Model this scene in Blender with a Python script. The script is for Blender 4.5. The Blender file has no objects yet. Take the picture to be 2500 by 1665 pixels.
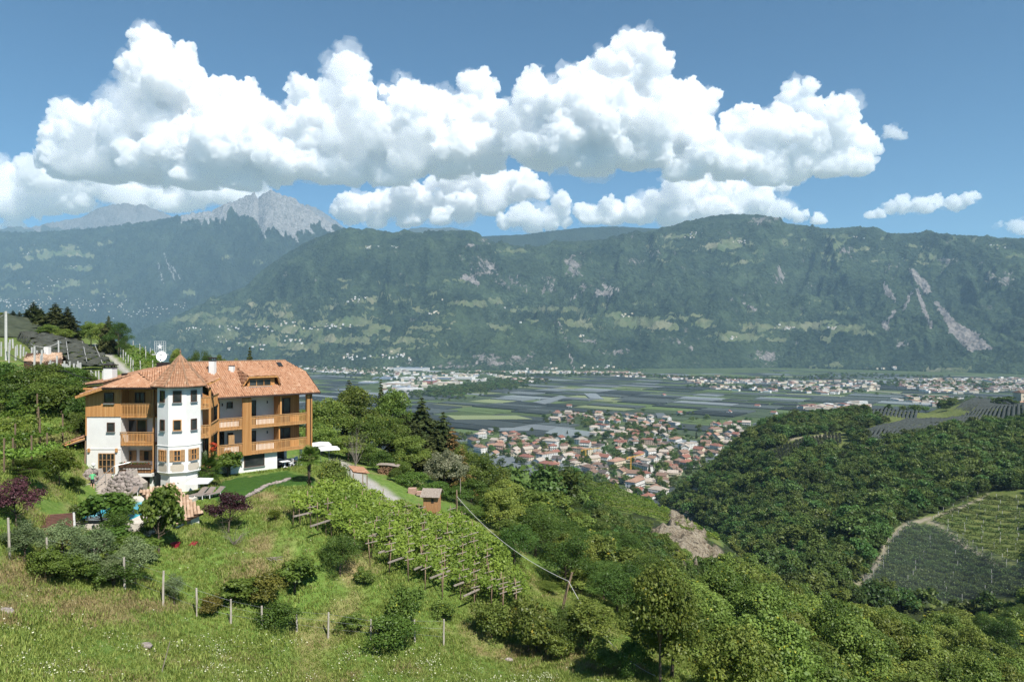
import bpy, bmesh, math, random
import numpy as np
from mathutils import Vector, Matrix, noise as mnoise

sc = bpy.context.scene
F, CX, HZ, CAMZ = 1667.0, 1250.0, 832.5, 180.0      # lens in photo pixels, optical centre, height above the valley floor

# ------------------------------------------------------------------ camera, light, exposure
cam = bpy.data.cameras.new("camera"); cam_o = bpy.data.objects.new("camera", cam)
sc.collection.objects.link(cam_o); sc.camera = cam_o
cam.sensor_width = 36; cam.sensor_fit = 'HORIZONTAL'; cam.lens = 36 * F / 2500.0
cam_o.location = (0, 0, CAMZ); cam_o.rotation_euler = (math.radians(90), 0, 0)
cam.clip_start = 0.5; cam.clip_end = 90000

SUN_EL, SUN_AZ = math.radians(51), math.radians(145)  # azimuth clockwise from the view direction (+Y)
sdir = Vector((math.sin(SUN_AZ) * math.cos(SUN_EL), math.cos(SUN_AZ) * math.cos(SUN_EL), math.sin(SUN_EL)))
world = bpy.data.worlds.new("World"); sc.world = world; world.use_nodes = True
wn = world.node_tree; wn.nodes.clear()
w_sky = wn.nodes.new('ShaderNodeTexSky'); w_sky.sky_type = 'NISHITA'; w_sky.sun_disc = False
w_sky.sun_elevation = SUN_EL; w_sky.sun_rotation = SUN_AZ; w_sky.altitude = 1600
w_sky.air_density = 1.0; w_sky.dust_density = 0.45; w_sky.ozone_density = 4.5
w_bg = wn.nodes.new('ShaderNodeBackground'); w_bg.inputs['Strength'].default_value = 0.071
w_out = wn.nodes.new('ShaderNodeOutputWorld')
w_mul = wn.nodes.new('ShaderNodeMix'); w_mul.data_type = 'RGBA'; w_mul.blend_type = 'MULTIPLY'; w_mul.inputs[0].default_value = 1.0
w_mul.inputs[7].default_value = (.56, .88, .95, 1)     # clear alpine air: a slightly deeper blue
wn.links.new(w_sky.outputs[0], w_mul.inputs[6]); wn.links.new(w_mul.outputs[2], w_bg.inputs[0]); wn.links.new(w_bg.outputs[0], w_out.inputs[0])

sun = bpy.data.lights.new("sun", 'SUN'); sun.energy = 4.7; sun.angle = math.radians(0.53); sun.color = (1.0, 0.955, 0.88)
sun_o = bpy.data.objects.new("sun", sun); sc.collection.objects.link(sun_o)
sun_o.rotation_euler = (-sdir).to_track_quat('-Z', 'Y').to_euler(); sun_o.location = (50, -50, 400)

sc.view_settings.view_transform = 'Standard'; sc.view_settings.look = 'None'
sc.view_settings.exposure = 0.68; sc.view_settings.gamma = 1.0; sc.view_settings.use_curve_mapping = False
cy = sc.cycles
cy.max_bounces = 44; cy.diffuse_bounces = 3; cy.glossy_bounces = 2; cy.transmission_bounces = 3
cy.transparent_max_bounces = 6; cy.volume_bounces = 44; cy.use_denoising = True; cy.denoising_prefilter = 'NONE'
cy.use_adaptive_sampling = True; cy.adaptive_threshold = 0.012; cy.time_limit = 900
cy.caustics_reflective = False; cy.caustics_refractive = False

# ------------------------------------------------------------------ helpers
RNG = np.random.default_rng(7)
random.seed(7)
COL = sc.collection

def P(u, v, d):
    return Vector(((u - CX) / F * d, d, CAMZ - (v - HZ) / F * d))

def smooth(x):
    x = np.clip(x, 0, 1); return x * x * (3 - 2 * x)

_perm = np.random.default_rng(3).permutation(256); _perm = np.concatenate([_perm, _perm])
_grad = np.random.default_rng(4).normal(size=(256, 2)); _grad /= np.linalg.norm(_grad, axis=1)[:, None]
def perlin(x, y):
    x = np.asarray(x, float); y = np.asarray(y, float)
    xi = np.floor(x).astype(int); yi = np.floor(y).astype(int)
    xf = x - xi; yf = y - yi; xi &= 255; yi &= 255
    u = xf ** 3 * (xf * (xf * 6 - 15) + 10); w = yf ** 3 * (yf * (yf * 6 - 15) + 10)
    def g(ix, iy, dx, dy):
        h = _grad[_perm[_perm[ix & 255] + (iy & 255)]]; return h[..., 0] * dx + h[..., 1] * dy
    a = g(xi, yi, xf, yf); b = g(xi + 1, yi, xf - 1, yf)
    c = g(xi, yi + 1, xf, yf - 1); d = g(xi + 1, yi + 1, xf - 1, yf - 1)
    return (a + (b - a) * u + ((c + (d - c) * u) - (a + (b - a) * u)) * w) * 1.5
def fbm(x, y, o=4, gain=.5):
    s = 0; a = 1.0
    for i in range(o):
        s = s + a * perlin(x * 2 ** i + 17.3 * i, y * 2 ** i - 9.1 * i); a *= gain
    return s
def ridged(x, y, o=4, gain=.5):
    s = 0; a = 1.0; tot = 0
    for i in range(o):
        s = s + a * (1 - np.abs(perlin(x * 2 ** i + 5.7 * i, y * 2 ** i + 3.3 * i))) ** 2; tot += a; a *= gain
    return s / tot

def inpoly(px, py, poly):
    px = np.asarray(px, float); py = np.asarray(py, float); r = np.zeros(px.shape, bool)
    n = len(poly)
    for i in range(n):
        x0, y0 = poly[i]; x1, y1 = poly[(i + 1) % n]
        if y0 == y1: continue
        c = ((y0 > py) != (y1 > py)) & (px < (x1 - x0) * (py - y0) / (y1 - y0) + x0); r ^= c
    return r

class MB:
    """collects faces; build() links them as one mesh object"""
    def __init__(s): s.v = []; s.f = []; s.m = []
    def add(s, vs, fs, mi=0):
        o = len(s.v); s.v.extend([tuple(p) for p in vs]); s.f.extend([tuple(i + o for i in f) for f in fs]); s.m.extend([mi] * len(fs))
    def box(s, c, size, M=None, mi=0):
        x, y, z = [k / 2 for k in size]
        vs = [Vector((sx * x, sy * y, sz * z)) for sz in (-1, 1) for sx, sy in ((-1, -1), (1, -1), (1, 1), (-1, 1))]
        if M is not None: vs = [M @ p for p in vs]
        c = Vector(c); vs = [p + c for p in vs]
        s.add(vs, [(3, 2, 1, 0), (4, 5, 6, 7), (0, 1, 5, 4), (1, 2, 6, 5), (2, 3, 7, 6), (3, 0, 4, 7)], mi)
    def bx(s, x0, x1, y0, y1, z0, z1, mi=0):
        s.box(((x0 + x1) / 2, (y0 + y1) / 2, (z0 + z1) / 2), (x1 - x0, y1 - y0, z1 - z0), None, mi)
    def beam(s, p, q, w, h=None, mi=0, up=(0, 0, 1)):
        p = Vector(p); q = Vector(q); h = w if h is None else h
        d = (q - p); L = d.length; d.normalize(); r = d.cross(Vector(up))
        if r.length < 1e-4: r = Vector((1, 0, 0))
        r.normalize(); t = r.cross(d)
        vs = [e + r * (a * w / 2) + t * (b * h / 2) for e in (p, q) for a, b in ((-1, -1), (1, -1), (1, 1), (-1, 1))]
        s.add(vs, [(0, 1, 2, 3), (7, 6, 5, 4), (1, 0, 4, 5), (2, 1, 5, 6), (3, 2, 6, 7), (0, 3, 7, 4)], mi)
    def tube(s, pts, rad, n=6, mi=0, cap=True):
        pts = [Vector(p) for p in pts]
        if not hasattr(rad, '__len__'): rad = [rad] * len(pts)
        vs = []; fs = []
        for i, p in enumerate(pts):
            d = (pts[min(i + 1, len(pts) - 1)] - pts[max(i - 1, 0)]).normalized()
            r = d.cross(Vector((0, 0, 1)));  r = Vector((1, 0, 0)) if r.length < 1e-3 else r.normalized()
            t = r.cross(d)
            for k in range(n):
                a = 2 * math.pi * k / n; vs.append(p + (r * math.cos(a) + t * math.sin(a)) * rad[i])
        for i in range(len(pts) - 1):
            for k in range(n):
                k2 = (k + 1) % n; fs.append((i * n + k, i * n + k2, (i + 1) * n + k2, (i + 1) * n + k))
        if cap: fs.append(tuple(range(n - 1, -1, -1))); fs.append(tuple((len(pts) - 1) * n + k for k in range(n)))
        s.add(vs, fs, mi)
    def ball(s, c, r, seg=10, rings=6, mi=0, sz=1.0):
        vs = [Vector((0, 0, -r * sz))]; fs = []
        for i in range(1, rings):
            th = math.pi * i / rings
            for k in range(seg):
                a = 2 * math.pi * k / seg; vs.append(Vector((r * math.sin(th) * math.cos(a), r * math.sin(th) * math.sin(a), -r * math.cos(th) * sz)))
        vs.append(Vector((0, 0, r * sz)))
        for k in range(seg): fs.append((0, 1 + (k + 1) % seg, 1 + k)); 
        for i in range(rings - 2):
            for k in range(seg):
                k2 = (k + 1) % seg; a = 1 + i * seg; b = a + seg; fs.append((a + k, a + k2, b + k2, b + k))
        a = 1 + (rings - 2) * seg
        for k in range(seg): fs.append((a + k, a + (k + 1) % seg, len(vs) - 1))
        c = Vector(c); s.add([p + c for p in vs], fs, mi)
    def prism(s, poly, z0, z1, mi=0):
        n = len(poly)
        vs = [(x, y, z0) for x, y in poly] + [(x, y, z1) for x, y in poly]
        fs = [tuple(range(n - 1, -1, -1)), tuple(range(n, 2 * n))] + [(i, (i + 1) % n, n + (i + 1) % n, n + i) for i in range(n)]
        s.add(vs, fs, mi)
    def slab(s, quad, th, mi=0):
        """a plate: planar polygon given by points, thickened downwards along its normal"""
        q = [Vector(p) for p in quad]; nrm = (q[1] - q[0]).cross(q[-1] - q[0]).normalized()
        if nrm.z < 0: q.reverse(); nrm = -nrm
        n = len(q); vs = q + [p - nrm * th for p in q]
        fs = [tuple(range(n)), tuple(range(2 * n - 1, n - 1, -1))] + [((i + 1) % n, i, n + i, n + (i + 1) % n) for i in range(n)]
        s.add(vs, fs, mi)
    def build(s, name, mats, parent=None, shade=False):
        me = bpy.data.meshes.new(name); me.from_pydata(s.v, [], s.f)
        if not isinstance(mats, (list, tuple)): mats = [mats]
        for m in mats: me.materials.append(m)
        if len(mats) > 1: me.polygons.foreach_set('material_index', s.m)
        if shade: me.polygons.foreach_set('use_smooth', [True] * len(me.polygons))
        me.update(); o = bpy.data.objects.new(name, me); COL.objects.link(o)
        if parent is not None: o.parent = parent
        return o

def tag(o, label=None, cat=None, group=None, kind=None):
    for k, x in (('label', label), ('category', cat), ('group', group), ('kind', kind)):
        if x: o[k] = x
    return o
def empty(name, loc, label, cat, group=None, rz=0.0):
    o = bpy.data.objects.new(name, None); COL.objects.link(o); o.location = loc; o.rotation_euler = (0, 0, rz)
    o.empty_display_size = .3
    return tag(o, label, cat, group)
def grid_mesh(name, V, nx, ny, mat, attrs=None, smooth_sh=True, link=True):
    """V: (ny*nx,3) row-major"""
    me = bpy.data.meshes.new(name)
    i = np.arange(ny * nx).reshape(ny, nx)
    q = np.stack([i[:-1, :-1], i[:-1, 1:], i[1:, 1:], i[1:, :-1]], -1).reshape(-1, 4)
    return np_mesh(name, V, q, mat, attrs, smooth_sh, link)
def np_mesh(name, V, Q, mat, attrs=None, smooth_sh=False, link=True):
    me = bpy.data.meshes.new(name); V = np.asarray(V, np.float32); Q = np.asarray(Q, np.int32); k = Q.shape[1]
    me.vertices.add(len(V)); me.vertices.foreach_set('co', V.ravel())
    me.loops.add(Q.size); me.loops.foreach_set('vertex_index', Q.ravel())
    me.polygons.add(len(Q)); me.polygons.foreach_set('loop_start', np.arange(0, Q.size, k, dtype=np.int32))
    if smooth_sh: me.polygons.foreach_set('use_smooth', np.ones(len(Q), bool))
    if mat is not None: me.materials.append(mat)
    for an, av in (attrs or {}).items():
        at = me.attributes.new(an, 'FLOAT', 'POINT'); at.data.foreach_set('value', np.asarray(av, np.float32).ravel())
    me.update(); me.validate()
    if not link: return me
    o = bpy.data.objects.new(name, me); COL.objects.link(o); return o

# ------------------------------------------------------------------ material helpers
class NT:
    def __init__(s, name):
        s.m = bpy.data.materials.new(name); s.m.use_nodes = True; s.t = s.m.node_tree; s.t.nodes.clear()
        s.out = s.t.nodes.new('ShaderNodeOutputMaterial')
    def n(s, typ, **kw):
        nd = s.t.nodes.new('ShaderNode' + typ)
        for k, v in kw.items():
            if k in nd.bl_rna.properties: setattr(nd, k, v)
            else: nd.inputs[k].default_value = v
        return nd
    def l(s, a, b): s.t.links.new(a, b)
    def val(s, x):   # float or socket pass-through
        return x
    def math(s, op, a, b=None, clamp=False):
        nd = s.t.nodes.new('ShaderNodeMath'); nd.operation = op; nd.use_clamp = clamp
        for i, x in enumerate((a, b)):
            if x is None: continue
            if isinstance(x, (int, float)): nd.inputs[i].default_value = x
            else: s.l(x, nd.inputs[i])
        return nd.outputs[0]
    def mix(s, fac, a, b, blend='MIX'):
        nd = s.t.nodes.new('ShaderNodeMix'); nd.data_type = 'RGBA'; nd.blend_type = blend
        for sk, x in ((nd.inputs[0], fac), (nd.inputs[6], a), (nd.inputs[7], b)):
            if isinstance(x, (int, float)): sk.default_value = x
            elif isinstance(x, tuple): sk.default_value = (*x[:3], 1)
            else: s.l(x, sk)
        return nd.outputs[2]
    def ramp(s, x, stops, interp='LINEAR'):
        nd = s.t.nodes.new('ShaderNodeValToRGB'); cr = nd.color_ramp; cr.interpolation = interp
        while len(cr.elements) < len(stops): cr.elements.new(.5)
        for e, (p, c) in zip(cr.elements, stops):
            e.position = p; e.color = (*c, 1) if isinstance(c, tuple) else (c, c, c, 1)
        s.l(x, nd.inputs[0]); return nd.outputs[0]
    def coord(s, kind='Object'):
        return s.t.nodes.new('ShaderNodeTexCoord').outputs[kind]
    def noise(s, scale, detail=3, rough=.55, vec=None, out='Fac', dist=0):
        nd = s.n('TexNoise'); nd.inputs['Scale'].default_value = scale; nd.inputs['Detail'].default_value = detail
        nd.inputs['Roughness'].default_value = rough; nd.inputs['Distortion'].default_value = dist
        if vec is not None: s.l(vec, nd.inputs['Vector'])
        return nd.outputs[out]
    def voro(s, scale, vec=None, out='Distance', feature='F1', rnd=1):
        nd = s.n('TexVoronoi'); nd.feature = feature; nd.inputs['Scale'].default_value = scale; nd.inputs['Randomness'].default_value = rnd
        if vec is not None: s.l(vec, nd.inputs['Vector'])
        return nd.outputs[out]
    def attr(s, name):
        nd = s.n('Attribute'); nd.attribute_name = name; return nd.outputs['Fac']
    def rnd(s): return s.n('ObjectInfo').outputs['Random']
    def mapping(s, vec, scale=(1, 1, 1), rot=(0, 0, 0), loc=(0, 0, 0)):
        nd = s.n('Mapping'); s.l(vec, nd.inputs[0]); nd.inputs['Scale'].default_value = scale; nd.inputs['Rotation'].default_value = rot
        nd.inputs['Location'].default_value = loc
        return nd.outputs[0]
    def bump(s, h, strength=.3, dist=.05):
        nd = s.n('Bump'); nd.inputs['Strength'].default_value = strength; nd.inputs['Distance'].default_value = dist
        s.l(h, nd.inputs['Height']); return nd.outputs[0]
    def principled(s, color, rough=.7, normal=None, spec=.3, metal=0, **kw):
        nd = s.n('BsdfPrincipled')
        if isinstance(color, tuple): nd.inputs['Base Color'].default_value = (*color[:3], 1)
        else: s.l(color, nd.inputs['Base Color'])
        if isinstance(rough, (int, float)): nd.inputs['Roughness'].default_value = rough
        else: s.l(rough, nd.inputs['Roughness'])
        nd.inputs['Specular IOR Level'].default_value = spec; nd.inputs['Metallic'].default_value = metal
        for k, v in kw.items(): nd.inputs[k].default_value = v
        if normal is not None: s.l(normal, nd.inputs['Normal'])
        s.l(nd.outputs[0], s.out.inputs['Surface']); return nd

def simple_mat(name, c1, c2=None, scale=3.0, rough=.75, bump=.15, bdist=.02, detail=4, stretch=(1, 1, 1), spec=.3, metal=0.0, rndmix=0.0, c3=None):
    """two-tone noise surface with fine relief"""
    k = NT(name); v = k.mapping(k.coord('Object'), stretch); nz = k.noise(scale, detail, .6, v)
    c2 = c2 or tuple(x * .75 for x in c1)
    col = k.ramp(nz, [(.3, c2), (.7, c1)])
    if c3: col = k.mix(k.ramp(k.noise(scale * .23, 3, .6, v), [(.5, 0.0), (.65, 1.0)]), col, c3)
    if rndmix:
        hsv = k.n('HueSaturation'); k.l(col, hsv.inputs['Color'])
        k.l(k.math('ADD', k.math('MULTIPLY', k.rnd(), rndmix), 1 - rndmix / 2), hsv.inputs['Value']); col = hsv.outputs[0]
    nrm = k.bump(k.noise(scale * 6, 3, .6, v), bump, bdist) if bump else None
    k.principled(col, rough, nrm, spec, metal); return k.m

def leaf_mat(name, dark, light, transl=.36, rough=.6, vary=.35, hue=.02, spot=None):
    """foliage: per-leaf tint attribute, per-plant random, light through the leaves"""
    k = NT(name)
    t = k.math('ADD', k.math('MULTIPLY', k.attr('tint'), .75), k.math('MULTIPLY', k.rnd(), .25))
    col = k.ramp(t, [(.1, dark), (.85, light)])
    if spot: col = k.mix(k.ramp(k.attr('tint'), [(.93, 0.0), (.95, 1.0)]), col, spot)
    h = k.n('HueSaturation'); k.l(col, h.inputs['Color'])
    k.l(k.math('ADD', k.math('MULTIPLY', k.rnd(), vary), 1 - vary / 2), h.inputs['Value'])
    rr = k.math('FRACT', k.math('MULTIPLY', k.rnd(), 7.31))
    k.l(k.math('ADD', k.math('MULTIPLY', rr, hue * 2), .5 - hue), h.inputs['Hue'])
    d = k.n('BsdfDiffuse'); k.l(h.outputs[0], d.inputs[0])
    tr = k.n('BsdfTranslucent'); k.l(k.mix(.5, h.outputs[0], (.16, .2, .03), 'MIX'), tr.inputs[0])
    gl = k.n('BsdfGlossy', Roughness=.45); gl.inputs[0].default_value = (1, 1, 1, 1)
    m1 = k.n('MixShader'); m1.inputs[0].default_value = transl; k.l(d.outputs[0], m1.inputs[1]); k.l(tr.outputs[0], m1.inputs[2])
    m2 = k.n('MixShader'); m2.inputs[0].default_value = .012; k.l(m1.outputs[0], m2.inputs[1]); k.l(gl.outputs[0], m2.inputs[2])
    k.l(m2.outputs[0], k.out.inputs['Surface']); return k.m
# ------------------------------------------------------------------ near terrain: heights fitted through surveyed points (px, py, distance) or (px, None, distance, height rel. camera)
CT = [
 # under and in front of the camera
 (0,None,20,-14.2),(700,None,20,-19),(1250,None,20,-23),(1900,None,20,-29),(2500,None,20,-34),(-300,None,20,-11),
 (0,1665,29),(600,1665,41),(1000,1665,47),(1490,1640,53),(1700,1665,55),(1900,None,58,-34),(2300,None,65,-41.5),(2500,None,75,-46),
 (24,1363,44),(305,1441,46),(480,1505,49),(724,1541,53),(1083,1577,55),(1300,1585,60),
 (100,1290,52),(300,1262,58),(200,1230,62),(490,1215,66),(400,1195,68),(255,1208,66),(345,1185,68),(270,1160,70),(210,1100,72),(100,1150,62),(60,1200,55),(0,1250,46),
 (0,1120,62),(0,1000,75),(150,1000,76),(180,930,88),(0,900,90),(0,850,115),(150,900,110),(250,925,105),(230,935,95),
 (0,825,150),(110,835,150),(200,870,130),(290,915,120),(0,772,190),(100,800,185),(165,826,176),(215,838,170),(260,860,160),(300,905,140),(350,860,190),(300,852,195),(390,890,160),
 (0,None,300,-40),(0,None,500,-150),(0,None,800,-240),(300,None,260,-25),(300,None,500,-160),(450,None,110,-8),(480,None,130,-10),(600,None,130,-14),(500,None,100,-12),(400,None,95,-10),
 (450,None,200,-32),(450,None,300,-90),(700,None,170,-30),
 (700,1148,82),(780,1190,78),(840,1130,110),(820,1100,120),(900,1110,125),(960,1212,88),(900,1170,97),(1000,1195,98),(1055,1252,85),
 (800,None,150,-21.5),(1000,None,140,-25),(1080,None,115,-24),(800,None,200,-60),(1000,None,180,-48),(1000,None,300,-120),(1200,None,130,-34),(1200,None,150,-41),
 (600,1158,76),(640,1212,69),(720,1195,73),(520,1185,70),(560,1245,64),(500,1330,56),(620,1330,58),(700,1290,60),(650,1420,54),(850,1420,58),(750,1350,58),
 (948,1391,62),(1037,1433,63),(1161,1477,64),(1240,1390,70),(880,1185,85),(1000,1300,74),(1120,1300,80),(1150,1275,88),(1000,1500,57),(1000,1217,92),
 (1300,1300,110),(1300,1450,75),(1390,1490,68),(1550,1600,62),(1500,1400,115),(1700,1390,140),(1600,1500,85),(1700,1560,75),(1300,1230,150),(1400,1258,180),(1500,1300,205),
 (1400,1178,310),(1500,1183,312),(1560,1209,302),(1620,1240,292),(1700,1286,280),(1500,1250,262),(1600,1268,266),(1430,1245,270),(1750,1312,265),(1400,None,400,-105),(1500,None,430,-150),(1350,None,600,-190),(1000,None,600,-215),(600,None,600,-230),(1650,None,400,-130),(1250,None,320,-85),
 (1680,1345,205),(1750,1400,190),(1720,1430,155),(1850,1440,230),(1800,1385,300),(1760,None,400,-124),(1980,1385,290),(2050,1410,255),
 (1640,None,700,-172),(1600,None,850,-190),(1690,1190,600),(1720,1160,620),
 (1800,None,95,-42),(1800,None,130,-52),(2000,None,110,-49),(2000,None,160,-68),(2200,None,120,-56),(2200,None,180,-80),(2400,None,130,-62),(2500,None,190,-82),
 (2250,1452,270),(2080,1425,258),(2120,1282,330),(2180,1242,350),(2250,1265,345),(2480,1190,390),(2500,1300,320),(2450,1410,270),(2200,None,225,-104),(2400,None,230,-106),(2000,None,222,-99),
 (2250,1222,390),(2100,1260,390),(1900,1320,360),(1850,1270,430),(2000,1200,460),(1750,1255,520),(1800,1170,560),(1800,1095,640),(1850,1055,680),(1950,1030,720),(1900,1140,520),(1980,1092,545),(1950,1112,535),
 (2050,1085,580),(2150,1080,560),(2200,1050,600),(2300,1040,620),(2130,1012,760),(2300,1002,800),(2200,1165,440),(2400,1115,450),(2500,1065,520),(2450,1165,410),(2330,985,850),(2480,988,750),
 (1900,None,900,-190),(2150,None,1000,-195),(2400,None,1100,-195),(2600,None,1100,-195),(2750,1060,500),(2750,1300,300),(2750,1000,800),(1700,None,800,-195),
 (-300,1000,60),(-300,930,100),(-300,780,190),(-300,1400,40),(-300,None,500,-150),(2900,None,60,-44),(2900,None,150,-90),(2900,None,1100,-195),
]
_ca, _cl, _cz = [], [], []
for c in CT:
    u, v, d = c[:3]
    z = c[3] if v is None else -(v - HZ) / F * d
    _ca.append((u - CX) / F); _cl.append(math.log(d) * .55); _cz.append(z)
_ca = np.array(_ca); _cl = np.array(_cl); _cz = np.array(_cz)
def _K(r2): return np.where(r2 > 1e-12, r2 * np.log(r2 + 1e-12), 0)
_n = len(_ca)
_A = np.zeros((_n + 3, _n + 3))
_A[:_n, :_n] = _K((_ca[:, None] - _ca) ** 2 + (_cl[:, None] - _cl) ** 2) + np.eye(_n) * 2e-4
_A[:_n, _n] = 1; _A[:_n, _n + 1] = _ca; _A[:_n, _n + 2] = _cl; _A[_n:, :_n] = _A[:_n, _n:].T
_w = np.linalg.solve(_A, np.concatenate([_cz, np.zeros(3)]))
def ground0(X, Y):
    X = np.atleast_1d(np.asarray(X, float)); Y = np.maximum(np.atleast_1d(np.asarray(Y, float)), 15.0)
    a = X / Y; l = np.log(Y) * .55; out = np.empty(X.shape)
    Xf = a.ravel(); Lf = l.ravel(); of = out.ravel()
    for i in range(0, len(Xf), 20000):
        A_ = Xf[i:i + 20000, None]; B_ = Lf[i:i + 20000, None]
        k = _K((A_ - _ca) ** 2 + (B_ - _cl) ** 2)
        of[i:i + 20000] = k @ _w[:_n] + _w[_n] + _w[_n + 1] * A_[:, 0] + _w[_n + 2] * B_[:, 0]
    return of.reshape(X.shape) + CAMZ
def relief(X, Y):
    d = np.maximum(Y, 15.)
    far = smooth((d - 95) / 160)
    return .12 * fbm(X / 3.1, Y / 3.1, 3) * smooth((d - 18) / 20) + .9 * far * fbm(X / 22, Y / 22, 4) + 3.2 * far * fbm(X / 80, Y / 80, 3)
FLATS = []    # (centre x, y, radius, blend, level): lawns, terraces, building pads
def ground(X, Y):
    X = np.atleast_1d(np.asarray(X, float)); Y = np.atleast_1d(np.asarray(Y, float))
    z = ground0(X, Y) + relief(X, Y)
    for (x, y, r, b, lv) in FLATS:
        w = 1 - smooth((np.hypot(X - x, Y - y) - r) / b); z = z * (1 - w) + (lv + CAMZ) * w
    return z
def gz(x, y): return float(ground(x, y)[0])
_hd = np.exp(np.linspace(math.log(22), math.log(1100), 700))
def hit(u, v, dmin=22.0, dmax=1100.0):
    """first ground point on the ray through photo pixel (u, v)"""
    d = _hd[(_hd >= dmin) & (_hd <= dmax)]
    x = (u - CX) / F * d; z = CAMZ - (v - HZ) / F * d
    g = ground(x, d); b = np.nonzero(g >= z)[0]
    if len(b) == 0 or b[0] == 0:
        i = 0 if len(b) else len(d) - 1
        return Vector((x[i], d[i], g[i]))
    i = b[0]; t = (z[i-1] - g[i-1]) / ((z[i-1] - g[i-1]) + (g[i] - z[i])); dd = d[i-1] + (d[i] - d[i-1]) * t
    X = (u - CX) / F * dd
    return Vector((X, dd, gz(X, dd)))
def hitd(u, d):
    X = (u - CX) / F * d; return Vector((X, d, gz(X, d)))
FLATS += [(-40.5, 74.0, 4.0, 1.3, -13.55), (-32.5, 68.0, 4.0, 2.5, -15.0), (-28.5, 74.5, 6.0, 2.5, -15.0), (-25.0, 80.5, 4.2, 2.5, -15.0), (-34.5, 75, 6, 3, -15.0)]

na, nd = 380, 430
_a = np.linspace(-1.15, 1.12, na); _d = np.exp(np.linspace(math.log(15), math.log(1150), nd))
AA, DD = np.meshgrid(_a, _d)
GX = AA * DD; GY = DD.copy(); GZ = ground(GX, GY)
# rows that carry the ground on underneath and behind the camera
GX = np.vstack([_a[None] * 60, _a[None] * 30, GX]); GY = np.vstack([np.full((1, na), -60.), np.full((1, na), -5.), GY]); GZ = np.vstack([GZ[:1] + 6, GZ[:1] + 1, GZ])
UU = CX + F * GX / np.maximum(GY, 1); VV = HZ - F * (GZ - CAMZ) / np.maximum(GY, 1)
def wob(s, a): return a * fbm(UU / s, VV / s, 3)
def mask_poly(poly, soft=6, s=25, a=8):
    return inpoly(UU + wob(s, a), VV + wob(s + 7, a), poly).astype(float)
def mask_line(pts, w, s=20, a=3):
    m = np.zeros(UU.shape); uu = UU + wob(s, a); vv = VV + wob(s + 3, a)
    for (x0, y0, w0), (x1, y1, w1) in zip(pts[:-1], pts[1:]):
        dx, dy = x1 - x0, y1 - y0; t = np.clip(((uu - x0) * dx + (vv - y0) * dy) / (dx * dx + dy * dy), 0, 1)
        dist = np.hypot(uu - x0 - t * dx, vv - y0 - t * dy); m = np.maximum(m, smooth(1.3 - dist / ((w0 + (w1 - w0) * t) * .5 * w)))
    return m
near = GY < 135
m_gravel = mask_line([(815,1120,16),(850,1140,28),(895,1180,38),(945,1212,42),(985,1235,30)], .85) * near
m_gravel = np.maximum(m_gravel, mask_line([(232,842,10),(262,862,12),(290,890,15),(315,915,18)], 1.0) * (GY > 100) * (GY < 190))
dry_noise = fbm(GX / 5.5, GY / 5.5, 4)
m_dry = smooth((dry_noise - .12) / .35) * near
dry_spots = [(50,1395,120,40),(210,1480,150,50),(110,1370,70,40),(390,1480,70,22),(630,1395,90,45),(650,1330,60,30),(860,1400,40,30),(1480,1625,110,25),(1300,1590,160,25),(640,1210,60,12),(20,1500,40,40),(250,1500,90,30)]
m_spot = np.zeros(UU.shape)
for (x, y, rx, ry) in dry_spots:
    m_spot = np.maximum(m_spot, smooth(1.25 - np.hypot((UU - x) / rx, (VV - y) / ry) + .55 * fbm(GX / 1.6, GY / 1.6, 4)))
m_lawn = mask_poly([(530,1180),(585,1165),(700,1150),(770,1165),(770,1185),(660,1190),(590,1225),(560,1240),(510,1215)], a=3) * near
m_rock = np.zeros(UU.shape)
for poly in ([(1580,1285),(1660,1278),(1725,1312),(1785,1380),(1840,1400),(1800,1430),(1735,1420),(1670,1370)],[(1880,1325),(1950,1320),(2025,1320),(2018,1385),(1985,1410),(1950,1405),(1895,1360)],[(1622,1175),(1692,1148),(1712,1195),(1700,1260),(1665,1295),(1635,1270)],[(1820,1350),(1850,1345),(1845,1385),(1825,1390)]):
    m_rock = np.maximum(m_rock, mask_poly(poly, s=18, a=14) * (GY > 130))
m_field = np.zeros(UU.shape)
far_m = GY > 230
for poly in ([(1420,1168),(1470,1170),(1580,1220),(1700,1280),(1800,1320),(1760,1330),(1600,1260),(1480,1245),(1445,1200)],
             [(2085,1430),(2130,1395),(2150,1362),(2162,1318),(2200,1282),(2255,1262),(2300,1250),(2375,1217),(2420,1200),(2540,1195),(2540,1470),(2380,1480),(2250,1475)],
             [(1835,1115),(1950,1065),(2060,1050),(2085,1078),(2140,1085),(2050,1100),(1990,1090),(1900,1140)],
             [(2085,1055),(2200,1020),(2350,985),(2540,990),(2540,1020),(2300,1050),(2150,1095)],
             [(2110,1000),(2260,1005),(2400,975),(2540,965),(2540,1010),(2250,1035),(2130,1025)]):
    m_field = np.maximum(m_field, mask_poly(poly, s=30, a=5) * far_m)
m_field = np.maximum(m_field, ((UU < 420) & (GY > 98) & (GY < 230)).astype(float) * .6)
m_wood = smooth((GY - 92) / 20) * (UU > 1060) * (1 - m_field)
m_path = mask_line([(2085,1430,11),(2120,1405,12),(2150,1365,12),(2165,1320,11),(2205,1285,11),(2260,1268,9),(2300,1290,7),(2370,1345,7),(2450,1380,7)], 1.0, a=2) * far_m
m_path = np.maximum(m_path, mask_line([(2258,1268,7),(2300,1255,6),(2340,1240,6),(2375,1225,5),(2410,1210,4)], 1.0, a=2) * far_m)
m_path = np.maximum(m_path, mask_line([(1800,1130,4),(1840,1118,12),(1855,1078,3),(1930,1070,10),(2060,1062,8)], .6, a=2) * (GY > 400))

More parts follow.
